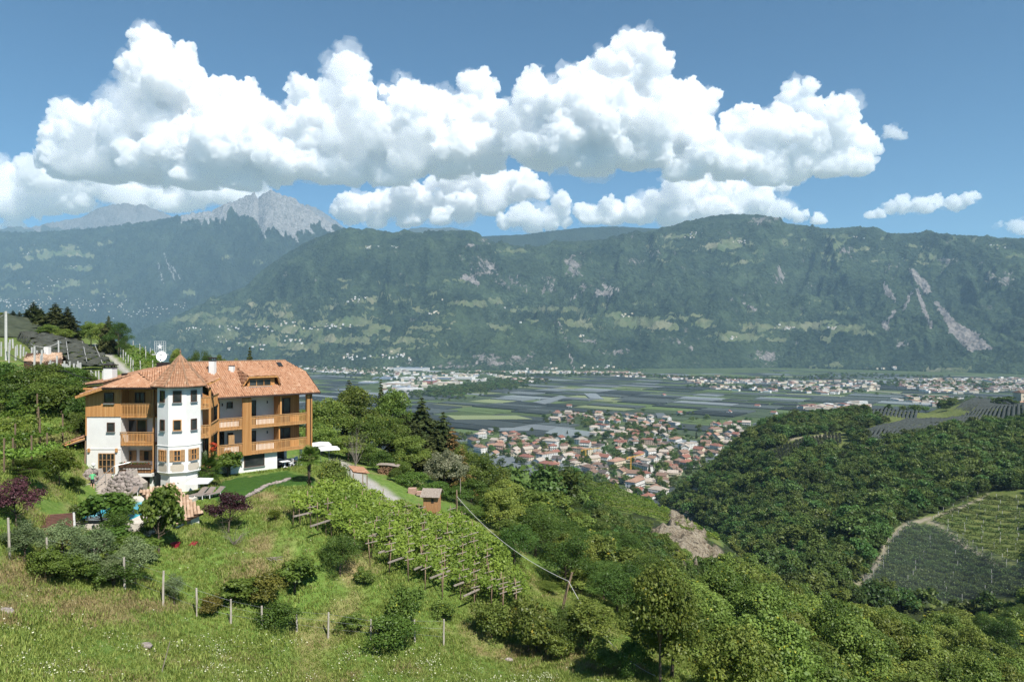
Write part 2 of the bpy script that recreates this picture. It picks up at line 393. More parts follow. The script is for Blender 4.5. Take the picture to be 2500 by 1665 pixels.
def terrain_mat():
    k = NT('meadow ground'); c = k.coord('Object')
    n1 = k.noise(.18, 5, .6, c); n2 = k.noise(1.6, 5, .65, c); n3 = k.noise(9, 3, .6, c)
    g = k.ramp(n2, [(.3, (.07, .13, .022)), (.5, (.125, .2, .038)), (.72, (.2, .26, .07))])
    g = k.mix(k.math('MULTIPLY', k.ramp(n1, [(.42, 0.0), (.62, 1.0)]), .5), g, (.09, .15, .028))
    dry = k.ramp(n3, [(.3, (.17, .13, .06)), (.7, (.36, .28, .14))])
    g = k.mix(k.math('MULTIPLY', k.attr('dry'), k.math('ADD', k.math('MULTIPLY', n3, .9), .05)), g, dry)
    g = k.mix(k.math('MULTIPLY', k.attr('spot'), .85), g, dry)
    lawn = k.ramp(n2, [(.3, (.028, .075, .012)), (.7, (.055, .115, .02))])
    g = k.mix(k.attr('lawn'), g, lawn)
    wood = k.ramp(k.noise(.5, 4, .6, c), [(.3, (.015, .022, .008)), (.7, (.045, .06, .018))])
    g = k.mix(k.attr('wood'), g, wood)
    fld = k.ramp(n1, [(.3, (.07, .1, .025)), (.7, (.15, .165, .05))])
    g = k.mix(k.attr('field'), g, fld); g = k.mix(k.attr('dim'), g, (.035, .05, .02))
    rock = k.ramp(k.noise(.35, 6, .7, c, dist=1.5), [(.36, (.07, .058, .042)), (.46, (.3, .24, .165)), (.62, (.5, .43, .32))])
    g = k.mix(k.attr('rock'), g, rock)
    grav = k.ramp(k.noise(6, 4, .7, c), [(.3, (.27, .25, .22)), (.7, (.5, .47, .42))])
    g = k.mix(k.attr('gravel'), g, grav)
    g = k.mix(k.attr('path'), g, k.ramp(n3, [(.3, (.24, .2, .14)), (.7, (.4, .35, .28))]))
    hgt = k.math('ADD', k.math('MULTIPLY', n3, .12), k.math('MULTIPLY', k.math('MULTIPLY', k.noise(.5, 6, .7, c, dist=1.2), k.attr('rock')), 9.0))
    k.principled(g, .9, k.bump(hgt, .7, 1.0), .15); return k.m
# crags: break the rock masks up into real relief
GZ = GZ + m_rock * (8.0 * (ridged(GX / 9, GY / 16, 5, .6) - .45))
terrain = grid_mesh('hillside_ground', np.stack([GX, GY, GZ], -1).reshape(-1, 3), na, nd + 2, terrain_mat(),
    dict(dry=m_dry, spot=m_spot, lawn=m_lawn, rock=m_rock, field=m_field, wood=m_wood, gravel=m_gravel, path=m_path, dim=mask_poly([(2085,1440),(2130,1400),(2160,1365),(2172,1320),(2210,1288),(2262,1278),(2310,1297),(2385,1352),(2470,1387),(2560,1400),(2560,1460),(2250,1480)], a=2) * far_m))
tag(terrain, 'green hillside meadow, gravel drive and wooded slopes around the guesthouse', None, None, 'structure')

# ------------------------------------------------------------------ mountains across the valley
def interp(pts, x):
    p = np.array(pts, float); return np.interp(x, p[:, 0], p[:, 1])
def cubic_t(pts, x):
    """smoothed interpolation of a skyline"""
    y = interp(pts, x); return y
MEADOWS = {}
def mountain(name, sky, base_d, ridge_d, nu, nt, u0, u1, prof, amp, scale, mat, label, base_z=0.0, rough_top=1.0, masks=None, seed=0.0, back=.12, conv=None):
    u = np.linspace(u0, u1, nu); t = np.concatenate([np.linspace(0, 1, nt), np.linspace(1, 1 + back, 14)[1:]])
    U, T = np.meshgrid(u, t)
    bd = interp(base_d, U); rd = interp(ridge_d, U); D = bd + (rd - bd) * T
    zr = CAMZ - (interp(sky, U) - HZ) / F * rd
    X = (U - CX) / F * D
    Tc = np.clip(T, 0, 1)
    h = interp(prof, Tc)
    env = np.clip(4 * Tc * (1 - Tc), 0, 1) ** .7
    w1 = fbm(X / (scale * 2) + seed, D / (scale * 2) + seed, 3) * scale * .55
    rn = ridged((X + w1) / scale + seed, (D + w1 * .4) / (scale * 2.2) + seed, 5, .55) - .52
    rs = fbm(X / (scale * .22) + seed, D / (scale * .22), 4, .6)
    Z = base_z + (zr - base_z) * h + amp * env * (rn * 2.2 + .22 * rs) + amp * .05 * rough_top * fbm(X / (scale * .06), D / (scale * .06), 3, .65) * (Tc > .02)
    Z = np.where(T > 1, Z - (T - 1) / back * (zr - base_z) * .5, Z)
    Z = np.where(T <= 0, base_z - 30, Z)
    V = HZ - F * (Z - CAMZ) / D
    at = masks(U, V, T, X, D, Z) if masks else {}
    o = grid_mesh(name, np.stack([X, D, Z], -1).reshape(-1, 3), nu, len(t), mat, at)
    tag(o, label, None, None, 'structure')
    return dict(U=U, V=V, X=X, D=D, Z=Z)

def patch_mask(U, V, patches, s=14, a=5):
    a = a * 1.6; m = np.zeros(U.shape); uu = U + a * fbm(U / s, V / s, 3) * 1.4; vv = V + a * .6 * fbm(U / s + 31, V / s, 3)
    for (x, y, rx, ry) in patches:
        m = np.maximum(m, smooth((1.15 - np.maximum(np.abs(uu - x) / (rx * .85), np.abs(vv - y) / (ry * .85))) * 4))
    return m
def streak_mask(U, V, lines, s=9, a=4):
    m = np.zeros(U.shape); uu = U + a * fbm(U / s, V / s, 3); vv = V + a * fbm(U / s + 11, V / s, 3)
    for (x0, y0, w0, x1, y1, w1) in lines:
        dx, dy = x1 - x0, y1 - y0; t = np.clip(((uu - x0) * dx + (vv - y0) * dy) / (dx * dx + dy * dy), 0, 1)
        m = np.maximum(m, smooth((1.2 - np.hypot(uu - x0 - t * dx, vv - y0 - t * dy) / ((w0 + (w1 - w0) * t) * .5)) * 2.5))
    return m
def mountain_mat(name, f1, f2, rock1, rock2, tree=.035, bump=14.0, mead=((.1, .135, .065), (.21, .205, .12))):
    k = NT(name); c = k.coord('Object')
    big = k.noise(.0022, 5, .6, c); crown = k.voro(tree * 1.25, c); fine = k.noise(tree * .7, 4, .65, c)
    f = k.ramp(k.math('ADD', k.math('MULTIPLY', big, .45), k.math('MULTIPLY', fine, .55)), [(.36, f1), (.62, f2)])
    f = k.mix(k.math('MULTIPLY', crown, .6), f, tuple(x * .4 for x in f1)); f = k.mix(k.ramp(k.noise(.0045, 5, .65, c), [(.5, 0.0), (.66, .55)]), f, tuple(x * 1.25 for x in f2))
    rk = k.ramp(k.noise(.02, 6, .72, k.mapping(c, (1, 1, .45)), dist=.8), [(.3, rock1), (.68, rock2)])
    rspk = k.math('MULTIPLY', k.ramp(k.noise(.024, 4, .75, k.mapping(c, (1, 1, .5))), [(.6, 0.0), (.72, 1.0)]), .34)
    rm = k.ramp(k.math('ADD', k.math('ADD', k.attr('rock'), rspk), k.math('MULTIPLY', k.math('SUBTRACT', k.noise(.011, 6, .75, c), .5), 2.2)), [(.55, 0.0), (.72, 1.0)])
    md = k.ramp(k.noise(.006, 3, .6, c), [(.38, mead[0]), (.62, mead[1])])
    mm = k.ramp(k.math('ADD', k.attr('mead'), k.math('MULTIPLY', k.math('SUBTRACT', k.noise(.0085, 5, .7, c), .5), 2.3)), [(.62, 0.0), (.7, 1.0)])
    md = k.mix(.55, md, k.ramp(k.voro(.0095, k.mapping(c, (1, 1, .6)), 'Color'), [(.15, (.06, .095, .045)), (.4, (.13, .15, .07)), (.65, (.08, .12, .055)), (.9, (.26, .24, .16))]))
    col = k.mix(mm, f, md); col = k.mix(rm, col, rk)
    hgt = k.math('MULTIPLY', k.math('SUBTRACT', 1.0, crown), k.math('SUBTRACT', 1.0, mm))
    hgt = k.math('ADD', hgt, k.math('MULTIPLY', k.noise(.025, 5, .7, c), 2.2))
    k.principled(col, .95, k.bump(hgt, 1.0, bump), .05); return k.m

M1_SKY = [(-200,870),(100,850),(300,828),(400,790),(470,752),(540,722),(600,700),(637,662),(690,625),(743,593),(800,570),(850,556),(900,563),(960,568),(1050,570),(1090,565),(1140,562),(1162,566),(1185,582),(1230,604),(1300,607),(1400,592),(1480,584),(1563,570),(1640,552),(1700,536),(1740,527),(1780,523),(1860,525),(1905,538),(1918,545),(2020,558),(2078,556),(2180,570),(2365,575),(2500,583),(2800,590)]
M1_PROF = [(0,0),(.06,.07),(.18,.2),(.3,.3),(.4,.36),(.5,.46),(.62,.62),(.75,.8),(.85,.9),(1,1)]
M1_MEAD = [(1560,785,75,14),(1620,795,40,10),(1500,770,30,8),(1410,790,38,10),(1380,755,60,9),(1300,756,40,6),(1230,800,35,7),(1140,740,50,9),(1210,735,25,6),(1800,822,55,12),(1850,800,50,9),(1950,795,60,10),(2060,800,60,9),(2120,812,30,6),(1900,830,30,8),(1720,790,28,12),
 (1790,592,35,14),(1740,605,25,9),(1690,572,18,6),(1640,577,30,4),(1900,588,30,4),(2050,578,45,4),(2040,600,25,7),(2230,600,20,4),(1830,640,30,5),(2030,625,30,5),(2150,635,30,4),(1230,612,30,5),(1270,612,25,4),(1780,645,25,5),(2480,625,30,6),(2430,600,30,4),
 (700,800,45,10),(760,812,40,12),(800,790,50,9),(870,785,45,14),(900,730,20,5),(860,735,14,4),(640,790,40,8),(590,785,30,7),(520,785,45,9),(450,780,40,8),(930,800,30,8),(850,830,60,8),(990,830,30,9),(1010,850,25,6),(700,840,50,7),(960,855,30,6),(560,755,30,6),(480,770,25,4),(840,700,15,4),(1020,800,30,5),(1170,745,25,5),(660,830,30,6),(740,850,40,6),(1100,870,30,4),(560,815,30,6),(610,840,35,6),(910,810,25,8),(780,830,30,6),(920,690,12,3),(885,605,14,4),(2300,905,70,7),(1750,905,60,5),(2200,918,60,6)]
_mr = np.random.default_rng(71)
for (a_, b_, c_, d_, n_) in ((380, 1100, 725, 872, 150), (1180, 2100, 735, 835, 55), (1560, 2480, 572, 650, 45), (820, 1150, 680, 740, 14), (1900, 2480, 890, 925, 16)):
    for _ in range(n_): M1_MEAD.append((_mr.uniform(a_, b_), _mr.uniform(c_, d_), _mr.uniform(5, 22), _mr.uniform(2, 5)))
M1_ROCK = [(1180,650,34,26),(1150,632,30,10),(1240,690,26,14),(1280,705,10,16),(1140,678,16,8),(1230,880,90,14),(1110,890,45,10),(1180,870,30,10),(1400,650,22,30),(1425,640,12,24),(1340,690,14,22),(1460,715,15,8),(1550,640,30,10),(1880,533,30,9),(1850,540,25,7),(1500,860,40,9),(1640,830,30,8),(1870,870,35,14),(1600,620,14,10),(2310,640,25,14),(2440,680,40,20),(2060,615,12,14),(1430,700,18,6),(1900,680,16,16),(1990,700,20,6),(1830,720,25,6),(1440,830,22,8),(2180,650,14,10),(2200,840,16,10),(1180,590,12,8),(1150,600,14,6),(1680,850,20,8),(1340,905,30,6),(1000,885,20,7)]
M1_STREAK = [(2225,660,12,2262,705,24),(2262,705,14,2270,712,6),(2240,710,10,2272,800,9),(2272,790,8,2268,795,4),(2285,735,8,2330,800,26),(2330,800,30,2375,835,46),(2375,835,44,2420,850,4),(2225,715,7,2205,760,7),(2160,700,14,2190,740,7),(2160,790,18,2170,800,5),(2185,760,9,2165,790,6),(1135,675,10,1165,690,14),(1455,712,8,1490,718,14),(1475,700,6,1510,708,6),(1395,730,5,1425,712,4),(1330,688,4,1326,715,6),(1362,780,3,1385,840,3),(1385,840,3,1402,905,4),(1900,655,6,1915,685,8),(1815,740,5,1850,760,5)]
def m1_masks(U, V, T, X, D, Z):
    slope = np.zeros(U.shape)
    rock = np.maximum(patch_mask(U, V, M1_ROCK, 9, 9) * .62, streak_mask(U, V, M1_STREAK) * 1.1)
    rock = np.maximum(rock, .33 * smooth(fbm(X / 260, D / 260, 4, .65) * 1.6))
    return dict(mead=patch_mask(U, V, M1_MEAD, 16, 7), rock=rock)
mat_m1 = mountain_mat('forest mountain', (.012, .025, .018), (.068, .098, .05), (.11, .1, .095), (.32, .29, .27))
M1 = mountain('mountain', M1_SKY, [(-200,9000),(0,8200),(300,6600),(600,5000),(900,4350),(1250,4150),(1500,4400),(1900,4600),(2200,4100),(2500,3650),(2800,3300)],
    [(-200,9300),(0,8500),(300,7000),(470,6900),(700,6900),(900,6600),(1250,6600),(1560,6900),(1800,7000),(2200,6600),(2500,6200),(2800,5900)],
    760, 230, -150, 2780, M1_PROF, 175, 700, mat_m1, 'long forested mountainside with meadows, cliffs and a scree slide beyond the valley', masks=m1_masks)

M3_SKY = [(-250,600),(0,566),(60,567),(200,560),(300,548),(400,535),(450,525),(520,516),(545,500),(590,483),(622,472),(630,486),(645,470),(662,465),(680,472),(720,487),(760,517),(800,541),(840,558),(900,590),(1000,640)]
M3_MEAD = [(150,618,60,8),(170,605,22,8),(90,628,40,6),(190,655,40,7),(30,650,20,8),(215,625,25,6),(60,610,20,4),(180,690,25,7),(150,700,30,6),(240,690,20,6),(110,715,30,5),(20,700,25,5),(270,590,16,3),(460,715,20,4),(550,628,14,4),(250,595,10,4),(300,720,20,4),(60,690,18,4),(240,712,30,5),(640,640,20,3)]
def m3_masks(U, V, T, X, D, Z):
    tl = 545 + 22 * fbm(U / 22, V / 60, 4, .6) + interp([(0,0),(400,-12),(520,0),(580,-25),(640,8),(700,25),(780,10),(850,0)], U)
    r = smooth((tl - V) / 10) * (U > 430) * 1.2 + streak_mask(U, V, [(625,520,14,650,585,3),(655,520,22,690,575,5),(700,540,18,728,590,3),(740,545,20,765,570,4),(790,550,14,820,570,3),(600,500,12,640,560,3),(400,620,4,430,690,3),(385,640,3,400,700,3),(420,650,4,440,680,2)], 8, 4)
    r = np.maximum(r, .3 * smooth(fbm(X / 300, D / 300, 4, .65) * 1.6))
    return dict(mead=patch_mask(U, V, M3_MEAD, 14, 7), rock=np.clip(r, 0, 1.2))
mat_m3 = mountain_mat('rocky peak mountain', (.012, .022, .017), (.05, .07, .04), (.13, .13, .132), (.35, .345, .335))
M3 = mountain('mountain', M3_SKY, [(-250,8200),(0,8000),(600,7800),(1000,7600)], [(-250,10800),(0,10800),(450,10400),(640,10200),(1000,9600)], 420, 200, -250, 1000,
    [(0,0),(.15,.14),(.3,.26),(.5,.46),(.7,.68),(.85,.83),(1,1)], 260, 1100, mat_m3, 'high mountain with a bare grey rock peak above dark forest', masks=m3_masks, seed=4.2, rough_top=2.0)
M4_SKY = [(-250,590),(0,560),(30,552),(70,556),(130,543),(200,531),(240,508),(275,500),(310,496),(330,502),(345,498),(380,512),(420,528),(480,545),(600,550),(700,545),(735,506),(752,499),(790,518),(840,555),(900,600)]
mat_m4 = mountain_mat('far bare mountain', (.05, .065, .05), (.09, .1, .075), (.11, .105, .1), (.24, .23, .215))
M4 = mountain('mountain', M4_SKY, [(-250,12000),(1000,11500)], [(-250,14500),(1000,14500)], 300, 110, -250, 920, [(0,0),(.5,.5),(1,1)], 260, 1500, mat_m4, 'far bare grey mountain with a rounded double summit',
    masks=lambda U, V, T, X, D, Z: dict(mead=np.zeros(U.shape), rock=smooth((566 + 14 * fbm(U / 30, V / 50, 3) - V) / 14)), seed=9.1, rough_top=2.0)
mat_m2 = mountain_mat('far wooded ridge', (.02, .034, .022), (.045, .062, .036), (.16, .15, .14), (.34, .32, .3))
M2 = mountain('mountain', [(1050,640),(1100,605),(1180,577),(1280,573),(1330,566),(1420,556),(1500,553),(1570,557),(1700,562),(1900,600)], [(1000,7400),(1900,7600)], [(1000,9200),(1900,9400)], 240, 70, 1050, 1900,
    [(0,0),(.5,.5),(1,1)], 90, 900, mat_m2, 'low blue wooded ridge behind the nearer mountain', masks=lambda U, V, T, X, D, Z: dict(mead=patch_mask(U, V, [(1260,612,40,5)], 14, 5), rock=np.zeros(U.shape)), seed=2.2)
M5 = mountain('mountain', [(940,600),(970,575),(1000,559),(1030,555),(1060,558),(1100,555),(1130,562),(1160,575),(1250,590)], [(900,11000),(1300,11000)], [(900,13000),(1300,13000)], 120, 40, 940, 1250,
    [(0,0),(1,1)], 90, 900, mat_m4, 'small pale hump of a far mountain between nearer ridges', masks=lambda U, V, T, X, D, Z: dict(mead=np.zeros(U.shape), rock=np.full(U.shape, .45)), seed=6.2)

# ------------------------------------------------------------------ valley floor
def valley_mat():
    k = NT('valley ground'); c = k.coord('Object'); n = k.noise(.01, 4, .6, c)
    g = k.ramp(n, [(.3, (.035, .055, .025)), (.6, (.08, .11, .045)), (.75, (.15, .16, .08))])
    k.principled(g, .95, None, .1); return k.m
vb = MB(); vb.add([(-16000, 300, 0), (16000, 300, 0), (16000, 15000, 0), (-16000, 15000, 0)], [(0, 1, 2, 3)])
valley = vb.build('valley_floor', valley_mat()); tag(valley, 'flat valley floor patched with netted orchards', None, None, 'structure')

# unseen land behind the mountains, added to bounce sunlight onto the cloud undersides
vb = MB(); vb.add([(-45000, 15800, 600), (45000, 15800, 600), (45000, 62000, 600), (-45000, 62000, 600)], [(0, 1, 2, 3)])
k = NT('bounce upland'); c = k.coord('Object'); k.principled(k.ramp(k.noise(.0004, 4, .6, c), [(.35, (.12, .15, .09)), (.6, (.3, .3, .26))]), .95, None, .05)
bounce_land = vb.build('bounce_upland', k.m); tag(bounce_land, 'pastures and bare rock uplands behind the far mountains', None, None, 'structure')

# ------------------------------------------------------------------ haze
hz = MB(); hz.box((0, 7400, 1330), (33000, 16400, 2920))
k = NT('haze air'); pv = k.n('VolumePrincipled'); pv.inputs['Color'].default_value = (.5, .77, 1.0, 1)
pv.inputs['Density'].default_value = 4.5e-5; pv.inputs['Anisotropy'].default_value = 0.0
k.l(pv.outputs[0], k.out.inputs['Volume'])
haze = hz.build('haze', k.m); tag(haze, 'thin blue summer haze in the valley air', None, None, 'stuff')
# ------------------------------------------------------------------ cumulus clouds: real billowing bodies behind and above the mountains
def ico(sub):
    bm = bmesh.new(); bmesh.ops.create_icosphere(bm, subdivisions=sub, radius=1.0)
    v = np.array([x.co[:] for x in bm.verts]); f = np.array([[q.index for q in x.verts] for x in bm.faces]); bm.free(); return v, f
ICO_V, ICO_F = ico(2)
def cloud_mat(dens, nm):
    k = NT(nm)
    vs = k.n('VolumeScatter'); vs.inputs['Color'].default_value = (1, 1, 1, 1); vs.inputs['Density'].default_value = dens
    vs.inputs['Anisotropy'].default_value = 0.0
    k.l(vs.outputs[0], k.out.inputs['Volume']); return k.m
CLOUD_M = cloud_mat(.0095, 'cloud white'); SOFT_M = cloud_mat(.0035, 'soft cloud white'); VEIL_M = cloud_mat(.0009, 'cloud veil')
def cloud(blobs, D, voxel, label, seed, depth=.8, kids=16, veil=None, soft=False):
    rng = np.random.default_rng(seed); S = []
    for (u, v, r) in blobs:
        c = np.array(P(u, v, D)); R = r / F * D * (1.02 if veil else .97)
        c[1] += rng.normal() * R * .5 * depth
        S.append((c, R, 0))
    out = []
    for c, R, _ in S:
        out.append((c, R))
        for i in range(kids):
            d = rng.normal(size=3); d /= np.linalg.norm(d); d[1] = -abs(d[1]) if rng.random() < .7 else d[1]
            if d[2] < -.35: d[2] *= -.6
            r2 = R * rng.uniform(.22, .42); c2 = c + d * (R * .86); out.append((c2, r2))
            for j in range(10):
                e = rng.normal(size=3) * .8 + d; e /= np.linalg.norm(e)
                r3 = r2 * rng.uniform(.24, .46); out.append((c2 + e * r2 * .9, r3))
    V = np.concatenate([c + ICO_V * np.array([R, R, R * .92]) for c, R in out])
    Fc = np.concatenate([ICO_F + i * len(ICO_V) for i in range(len(out))])
    me = np_mesh('cloud', V, Fc, CLOUD_M, None, True, link=False)
    o = bpy.data.objects.new('cloud', me); COL.objects.link(o)
    rm = o.modifiers.new('r', 'REMESH'); rm.mode = 'VOXEL'; rm.voxel_size = voxel; rm.use_smooth_shade = True
    for nm, sz, st in (('a', voxel * 11, voxel * 4.6), ('b', voxel * 4, voxel * 2.6), ('c', voxel * 2.0, voxel * 1.6)):
        tx = bpy.data.textures.new(nm, 'CLOUDS'); tx.noise_scale = sz; tx.noise_depth = 2; tx.noise_basis = 'BLENDER_ORIGINAL'
        dm = o.modifiers.new(nm, 'DISPLACE'); dm.texture = tx; dm.texture_coords = 'GLOBAL'; dm.strength = st * (1.9 if veil else 1.8); dm.mid_level = .5
    dg = bpy.context.evaluated_depsgraph_get(); m2 = bpy.data.meshes.new_from_object(o.evaluated_get(dg))
    o.modifiers.clear(); o.data = m2; bpy.data.meshes.remove(me)
    co = np.empty(len(m2.vertices) * 3, np.float32); m2.vertices.foreach_get('co', co); co = co.reshape(-1, 3)
    U_ = CX + F * co[:, 0] / co[:, 1]
    bu = np.array([b[0] for b in blobs]); bz = np.array([CAMZ - (b[1] + b[2] * .42 - HZ) / F * D for b in blobs]); br = np.array([b[2] for b in blobs])
    wgt = np.exp(-((U_[:, None] - bu) / 70.0) ** 2); low = np.where(wgt > .25, bz[None], 1e9).min(1); low = np.where(low > 1e8, co[:, 2].min(), low)
    co[:, 2] = np.where(co[:, 2] < low, low + (co[:, 2] - low) * .3, co[:, 2])
    m2.vertices.foreach_set('co', co.ravel()); m2.update()
    m2.materials.clear(); m2.materials.append(VEIL_M if veil else SOFT_M if soft else CLOUD_M)
    m2.polygons.foreach_set('use_smooth', np.ones(len(m2.polygons), bool))
    if veil: o.name = 'veil'; o.parent = veil; return o
    tag(o, label, 'cloud', 'white cumulus clouds over the mountains')
    cloud(blobs, D, voxel * 1.35, label, seed + 50, depth, max(6, kids // 2), o)
    return o
C1 = [(370,120,48),(345,175,45),(440,155,45),(410,210,80),(470,240,60),(370,290,85),(560,235,38),(600,225,30),(540,290,75),(610,285,42),(170,290,42),(225,290,25),(150,345,40),(165,400,55),(290,330,65),(250,400,70),(350,400,80),(450,370,90),(560,380,80),(480,430,60),(640,310,40),(650,370,70),
      (850,175,50),(840,235,60),(885,260,40),(740,235,38),(790,250,48),(720,290,40),(935,218,14),(760,330,80),(870,340,80),(700,400,60),(800,420,50),(910,400,50),(990,240,42),(1050,250,42),(1020,310,75),(1160,225,42),(1190,215,25),(1140,290,70),(1190,290,45),(1120,370,70),(1010,390,60),(1200,360,50),(950,440,30),(600,440,45),(1240,320,40),(660,300,50),(700,330,60),(980,330,60),(1060,330,60),(930,330,60),(520,330,70),(500,420,50),(680,425,38),(760,415,42),(860,430,35),(300,410,48),(380,415,45),(1090,410,45),(1190,400,42),(990,430,30),(230,330,55),(180,415,40)]
C2 = [(1540,130,50),(1560,120,45),(1500,160,50),(1590,170,45),(1440,190,45),(1530,220,90),(1600,240,55),(1390,190,26),(1300,195,30),(1290,240,40),(1310,300,60),(1400,270,80),(1480,310,90),(1600,320,70),(1690,225,33),(1680,280,50),(1720,250,30),(1740,240,14),(1690,340,55),(1360,360,65),(1460,385,55),(1550,390,45),(1275,360,40),(1640,390,35),(1420,410,35),(1250,300,45),(1330,380,45),(1500,380,50),(1600,390,45),(1700,390,45),(1660,330,60)]
C3 = [(1940,215,26),(1960,225,22),(1930,255,30),(1970,265,30),(2050,265,30),(2065,285,28),(2010,290,42),(2040,330,55),(1820,285,28),(1870,285,20),(1800,330,50),(1880,330,60),(1960,350,60),(2100,360,36),(2090,410,34),(1720,380,55),(1780,400,55),(1860,410,50),(1950,405,50),(2030,410,45),(1690,420,35),(2060,300,40),(2110,330,20),(1890,440,25),(1700,340,40),(1650,425,30)]
C4 = [(1100,450,40),(1160,440,42),(1220,455,45),(1060,490,45),(1000,480,40),(940,500,42),(880,510,38),(840,520,30),(1280,465,38),(1320,475,24),(1130,500,45),(1200,500,38),(1000,530,35),(920,540,30),(1080,535,30),(1250,440,30)]
C5 = [(1600,495,36),(1650,480,45),(1700,470,45),(1760,470,42),(1820,475,36),(1560,520,40),(1640,530,40),(1720,520,45),(1800,520,40),(1500,525,32),(1440,530,30),(1420,520,18),(1850,500,36),(1900,510,32),(1950,530,22),(1990,540,16),(1910,450,25),(1860,440,20),(1480,505,22)]
C6 = [(0,440,50),(60,450,45),(130,440,50),(200,440,50),(280,450,55),(350,455,50),(400,465,45),(430,470,45),(30,500,45),(110,500,40),(180,490,45),(500,470,45),(560,480,40),(600,475,30),(640,455,14),(640,470,16),(-40,470,60),(330,490,40),(420,500,35),(20,545,22),(-20,560,30)]
C7 = [(2150,520,14),(2175,505,18),(2200,498,20),(2240,500,20),(2280,495,20),(2320,498,18),(2360,490,17),(2385,478,12),(2125,528,9),(2260,515,14),(2210,515,14),(2340,505,14)]
C8 = [(1230,545,20),(1260,535,26),(1300,535,30),(1345,540,28),(1370,500,22),(1365,520,22),(1300,555,25),(1380,545,15)]
C9 = [(2170,320,14),(2190,325,16),(2160,335,10),(2205,335,10)]
C10 = [(2470,555,18),(2500,560,22),(2440,550,10),(2540,560,30)]
for bl, D, vx, lb, sd, kd in ((C1, 21000, 55, 'widest towering white cumulus cloud above the bare rock peak', 1, 16), (C2, 19500, 50, 'tallest white cumulus cloud with a flat grey base in the middle of the sky', 2, 16),
    (C3, 19000, 48, 'ragged white cumulus cloud over the rounded hilltop', 3, 16), (C4, 27000, 62, 'lower bank of white cloud between the rock peak and the hill spur', 4, 12),
    (C5, 25000, 65, 'low white cloud bank resting behind the flat rocky hilltop', 5, 12), (C6, 37000, 95, 'long low grey white cloud bank behind the far bare mountain', 6, 12),
    (C7, 21000, 34, 'small flat isolated white cloud low over the ridge', 7, 10), (C8, 25000, 50, 'small white cloud puff behind the low wooded ridge', 8, 10), (C9, 20000, 26, 'tiny thin cloud wisp alone in blue sky', 9, 8), (C10, 24000, 40, 'faint cloud at the edge above the ridge', 10, 8)):
    cloud(bl, D, vx, lb, sd, kids=kd, soft=(sd in (6, 9, 10)))
# ------------------------------------------------------------------ vegetation prototypes (meshes shared by all copies)
def unit(v): return v / np.maximum(np.linalg.norm(v, axis=-1, keepdims=True), 1e-9)
def leaf_cloud(rng, C, R, n, size, aspect=.6, out=.7, up=.25, shell=.55, squash=1.0, droop=0.0):
    """n leaf quads on and inside the clumps (centres C, radii R)"""
    C = np.asarray(C, float); R = np.asarray(R, float)
    w = R ** 2; w /= w.sum(); ci = rng.choice(len(R), n, p=w)
    d = unit(rng.normal(size=(n, 3))); d[:, 2] = np.where(d[:, 2] < -.45, -d[:, 2] * .5, d[:, 2]); d = unit(d)
    rr = shell + (1 - shell) * rng.random(n) ** .6
    rr *= 1 + .22 * rng.normal(size=n) * (rng.random(n) < .35)
    p = C[ci] + d * (R[ci] * rr)[:, None] * np.array([1, 1, squash])
    nr = unit(d * out + rng.normal(size=(n, 3)) * .55 + np.array([0, 0, up]))
    t = unit(np.cross(nr, rng.normal(size=(n, 3)))); b = np.cross(nr, t)
    t[:, 2] -= droop; t = unit(t)
    s = size * rng.uniform(.6, 1.35, n)[:, None]
    V = np.stack([p - t * s * .5, p - b * s * aspect * .5 + t * s * .05, p + t * s * .5, p + b * s * aspect * .5 + t * s * .05], 1).reshape(-1, 3)
    Q = np.arange(4 * n).reshape(n, 4)
    ct = rng.random(len(R)); tint = np.clip(.55 * ct[ci] + .45 * rng.random(n) + .12 * d[:, 2], 0, .92)
    tint = np.where(rng.random(n) < .012, 1.0, tint)
    return V, Q, np.repeat(tint, 4)
def crown_clumps(rng, h, r, base, n, rc, top=.8):
    C = []; R = []
    for i in range(n):
        d = unit(rng.normal(size=3)); d[2] = abs(d[2]) * 1.1 - .35
        q = rng.uniform(.45, 1.0)
        c = np.array([d[0] * r * q * .82, d[1] * r * q * .82, base + (h - base) * (.42 + .42 * d[2] * q * 1.15)])
        C.append(c); R.append(rc * rng.uniform(.7, 1.25))
    C.append(np.array([0, 0, base + (h - base) * .5])); R.append(rc * 1.25)
    C = np.array(C); R = np.array(R)
    k = h / (C[:, 2] + R).max(); C[:, 2] = base * .8 + (C[:, 2] - base * .8) * (h - base * .8) / ((C[:, 2] + R * .9).max() - base * .8)
    return C, R
def limbs(mb, rng, C, h, base, tr, wob=.25, n=9, seg=6):
    lean = rng.normal(size=2) * .06 * h
    def ax(t): return Vector((lean[0] * t * t, lean[1] * t * t, h * .72 * t))
    mb.tube([ax(t) for t in (0, .12, .35, .65, 1)], [tr * 1.35, tr, tr * .8, tr * .5, tr * .15], seg + 1)
    idx = rng.permutation(len(C))[:n]
    for i in idx:
        c = Vector(C[i]); t0 = min(.9, max(.22, (c.z / (h * .72)) * .55)); a = ax(t0)
        m = a.lerp(c, .5) + Vector(rng.normal(size=3)) * wob + Vector((0, 0, -.04 * h))
        mb.tube([a, m, c], [tr * .45, tr * .28, tr * .08], 5)
PROTO = {}     # kind -> list of (list of (part name, mesh), nominal height, nominal width)
def reg(kind, parts, h, w): PROTO.setdefault(kind, []).append((parts, h, w))
def mesh_of(mb, name, mat, shade=True):
    me = bpy.data.meshes.new(name); me.from_pydata(mb.v, [], mb.f); me.materials.append(mat)
    if shade: me.polygons.foreach_set('use_smooth', [True] * len(me.polygons))
    me.update(); return me
BARK = simple_mat('bark', (.16, .12, .085), (.06, .045, .035), 6, .9, .5, .03, stretch=(1, 1, .3))
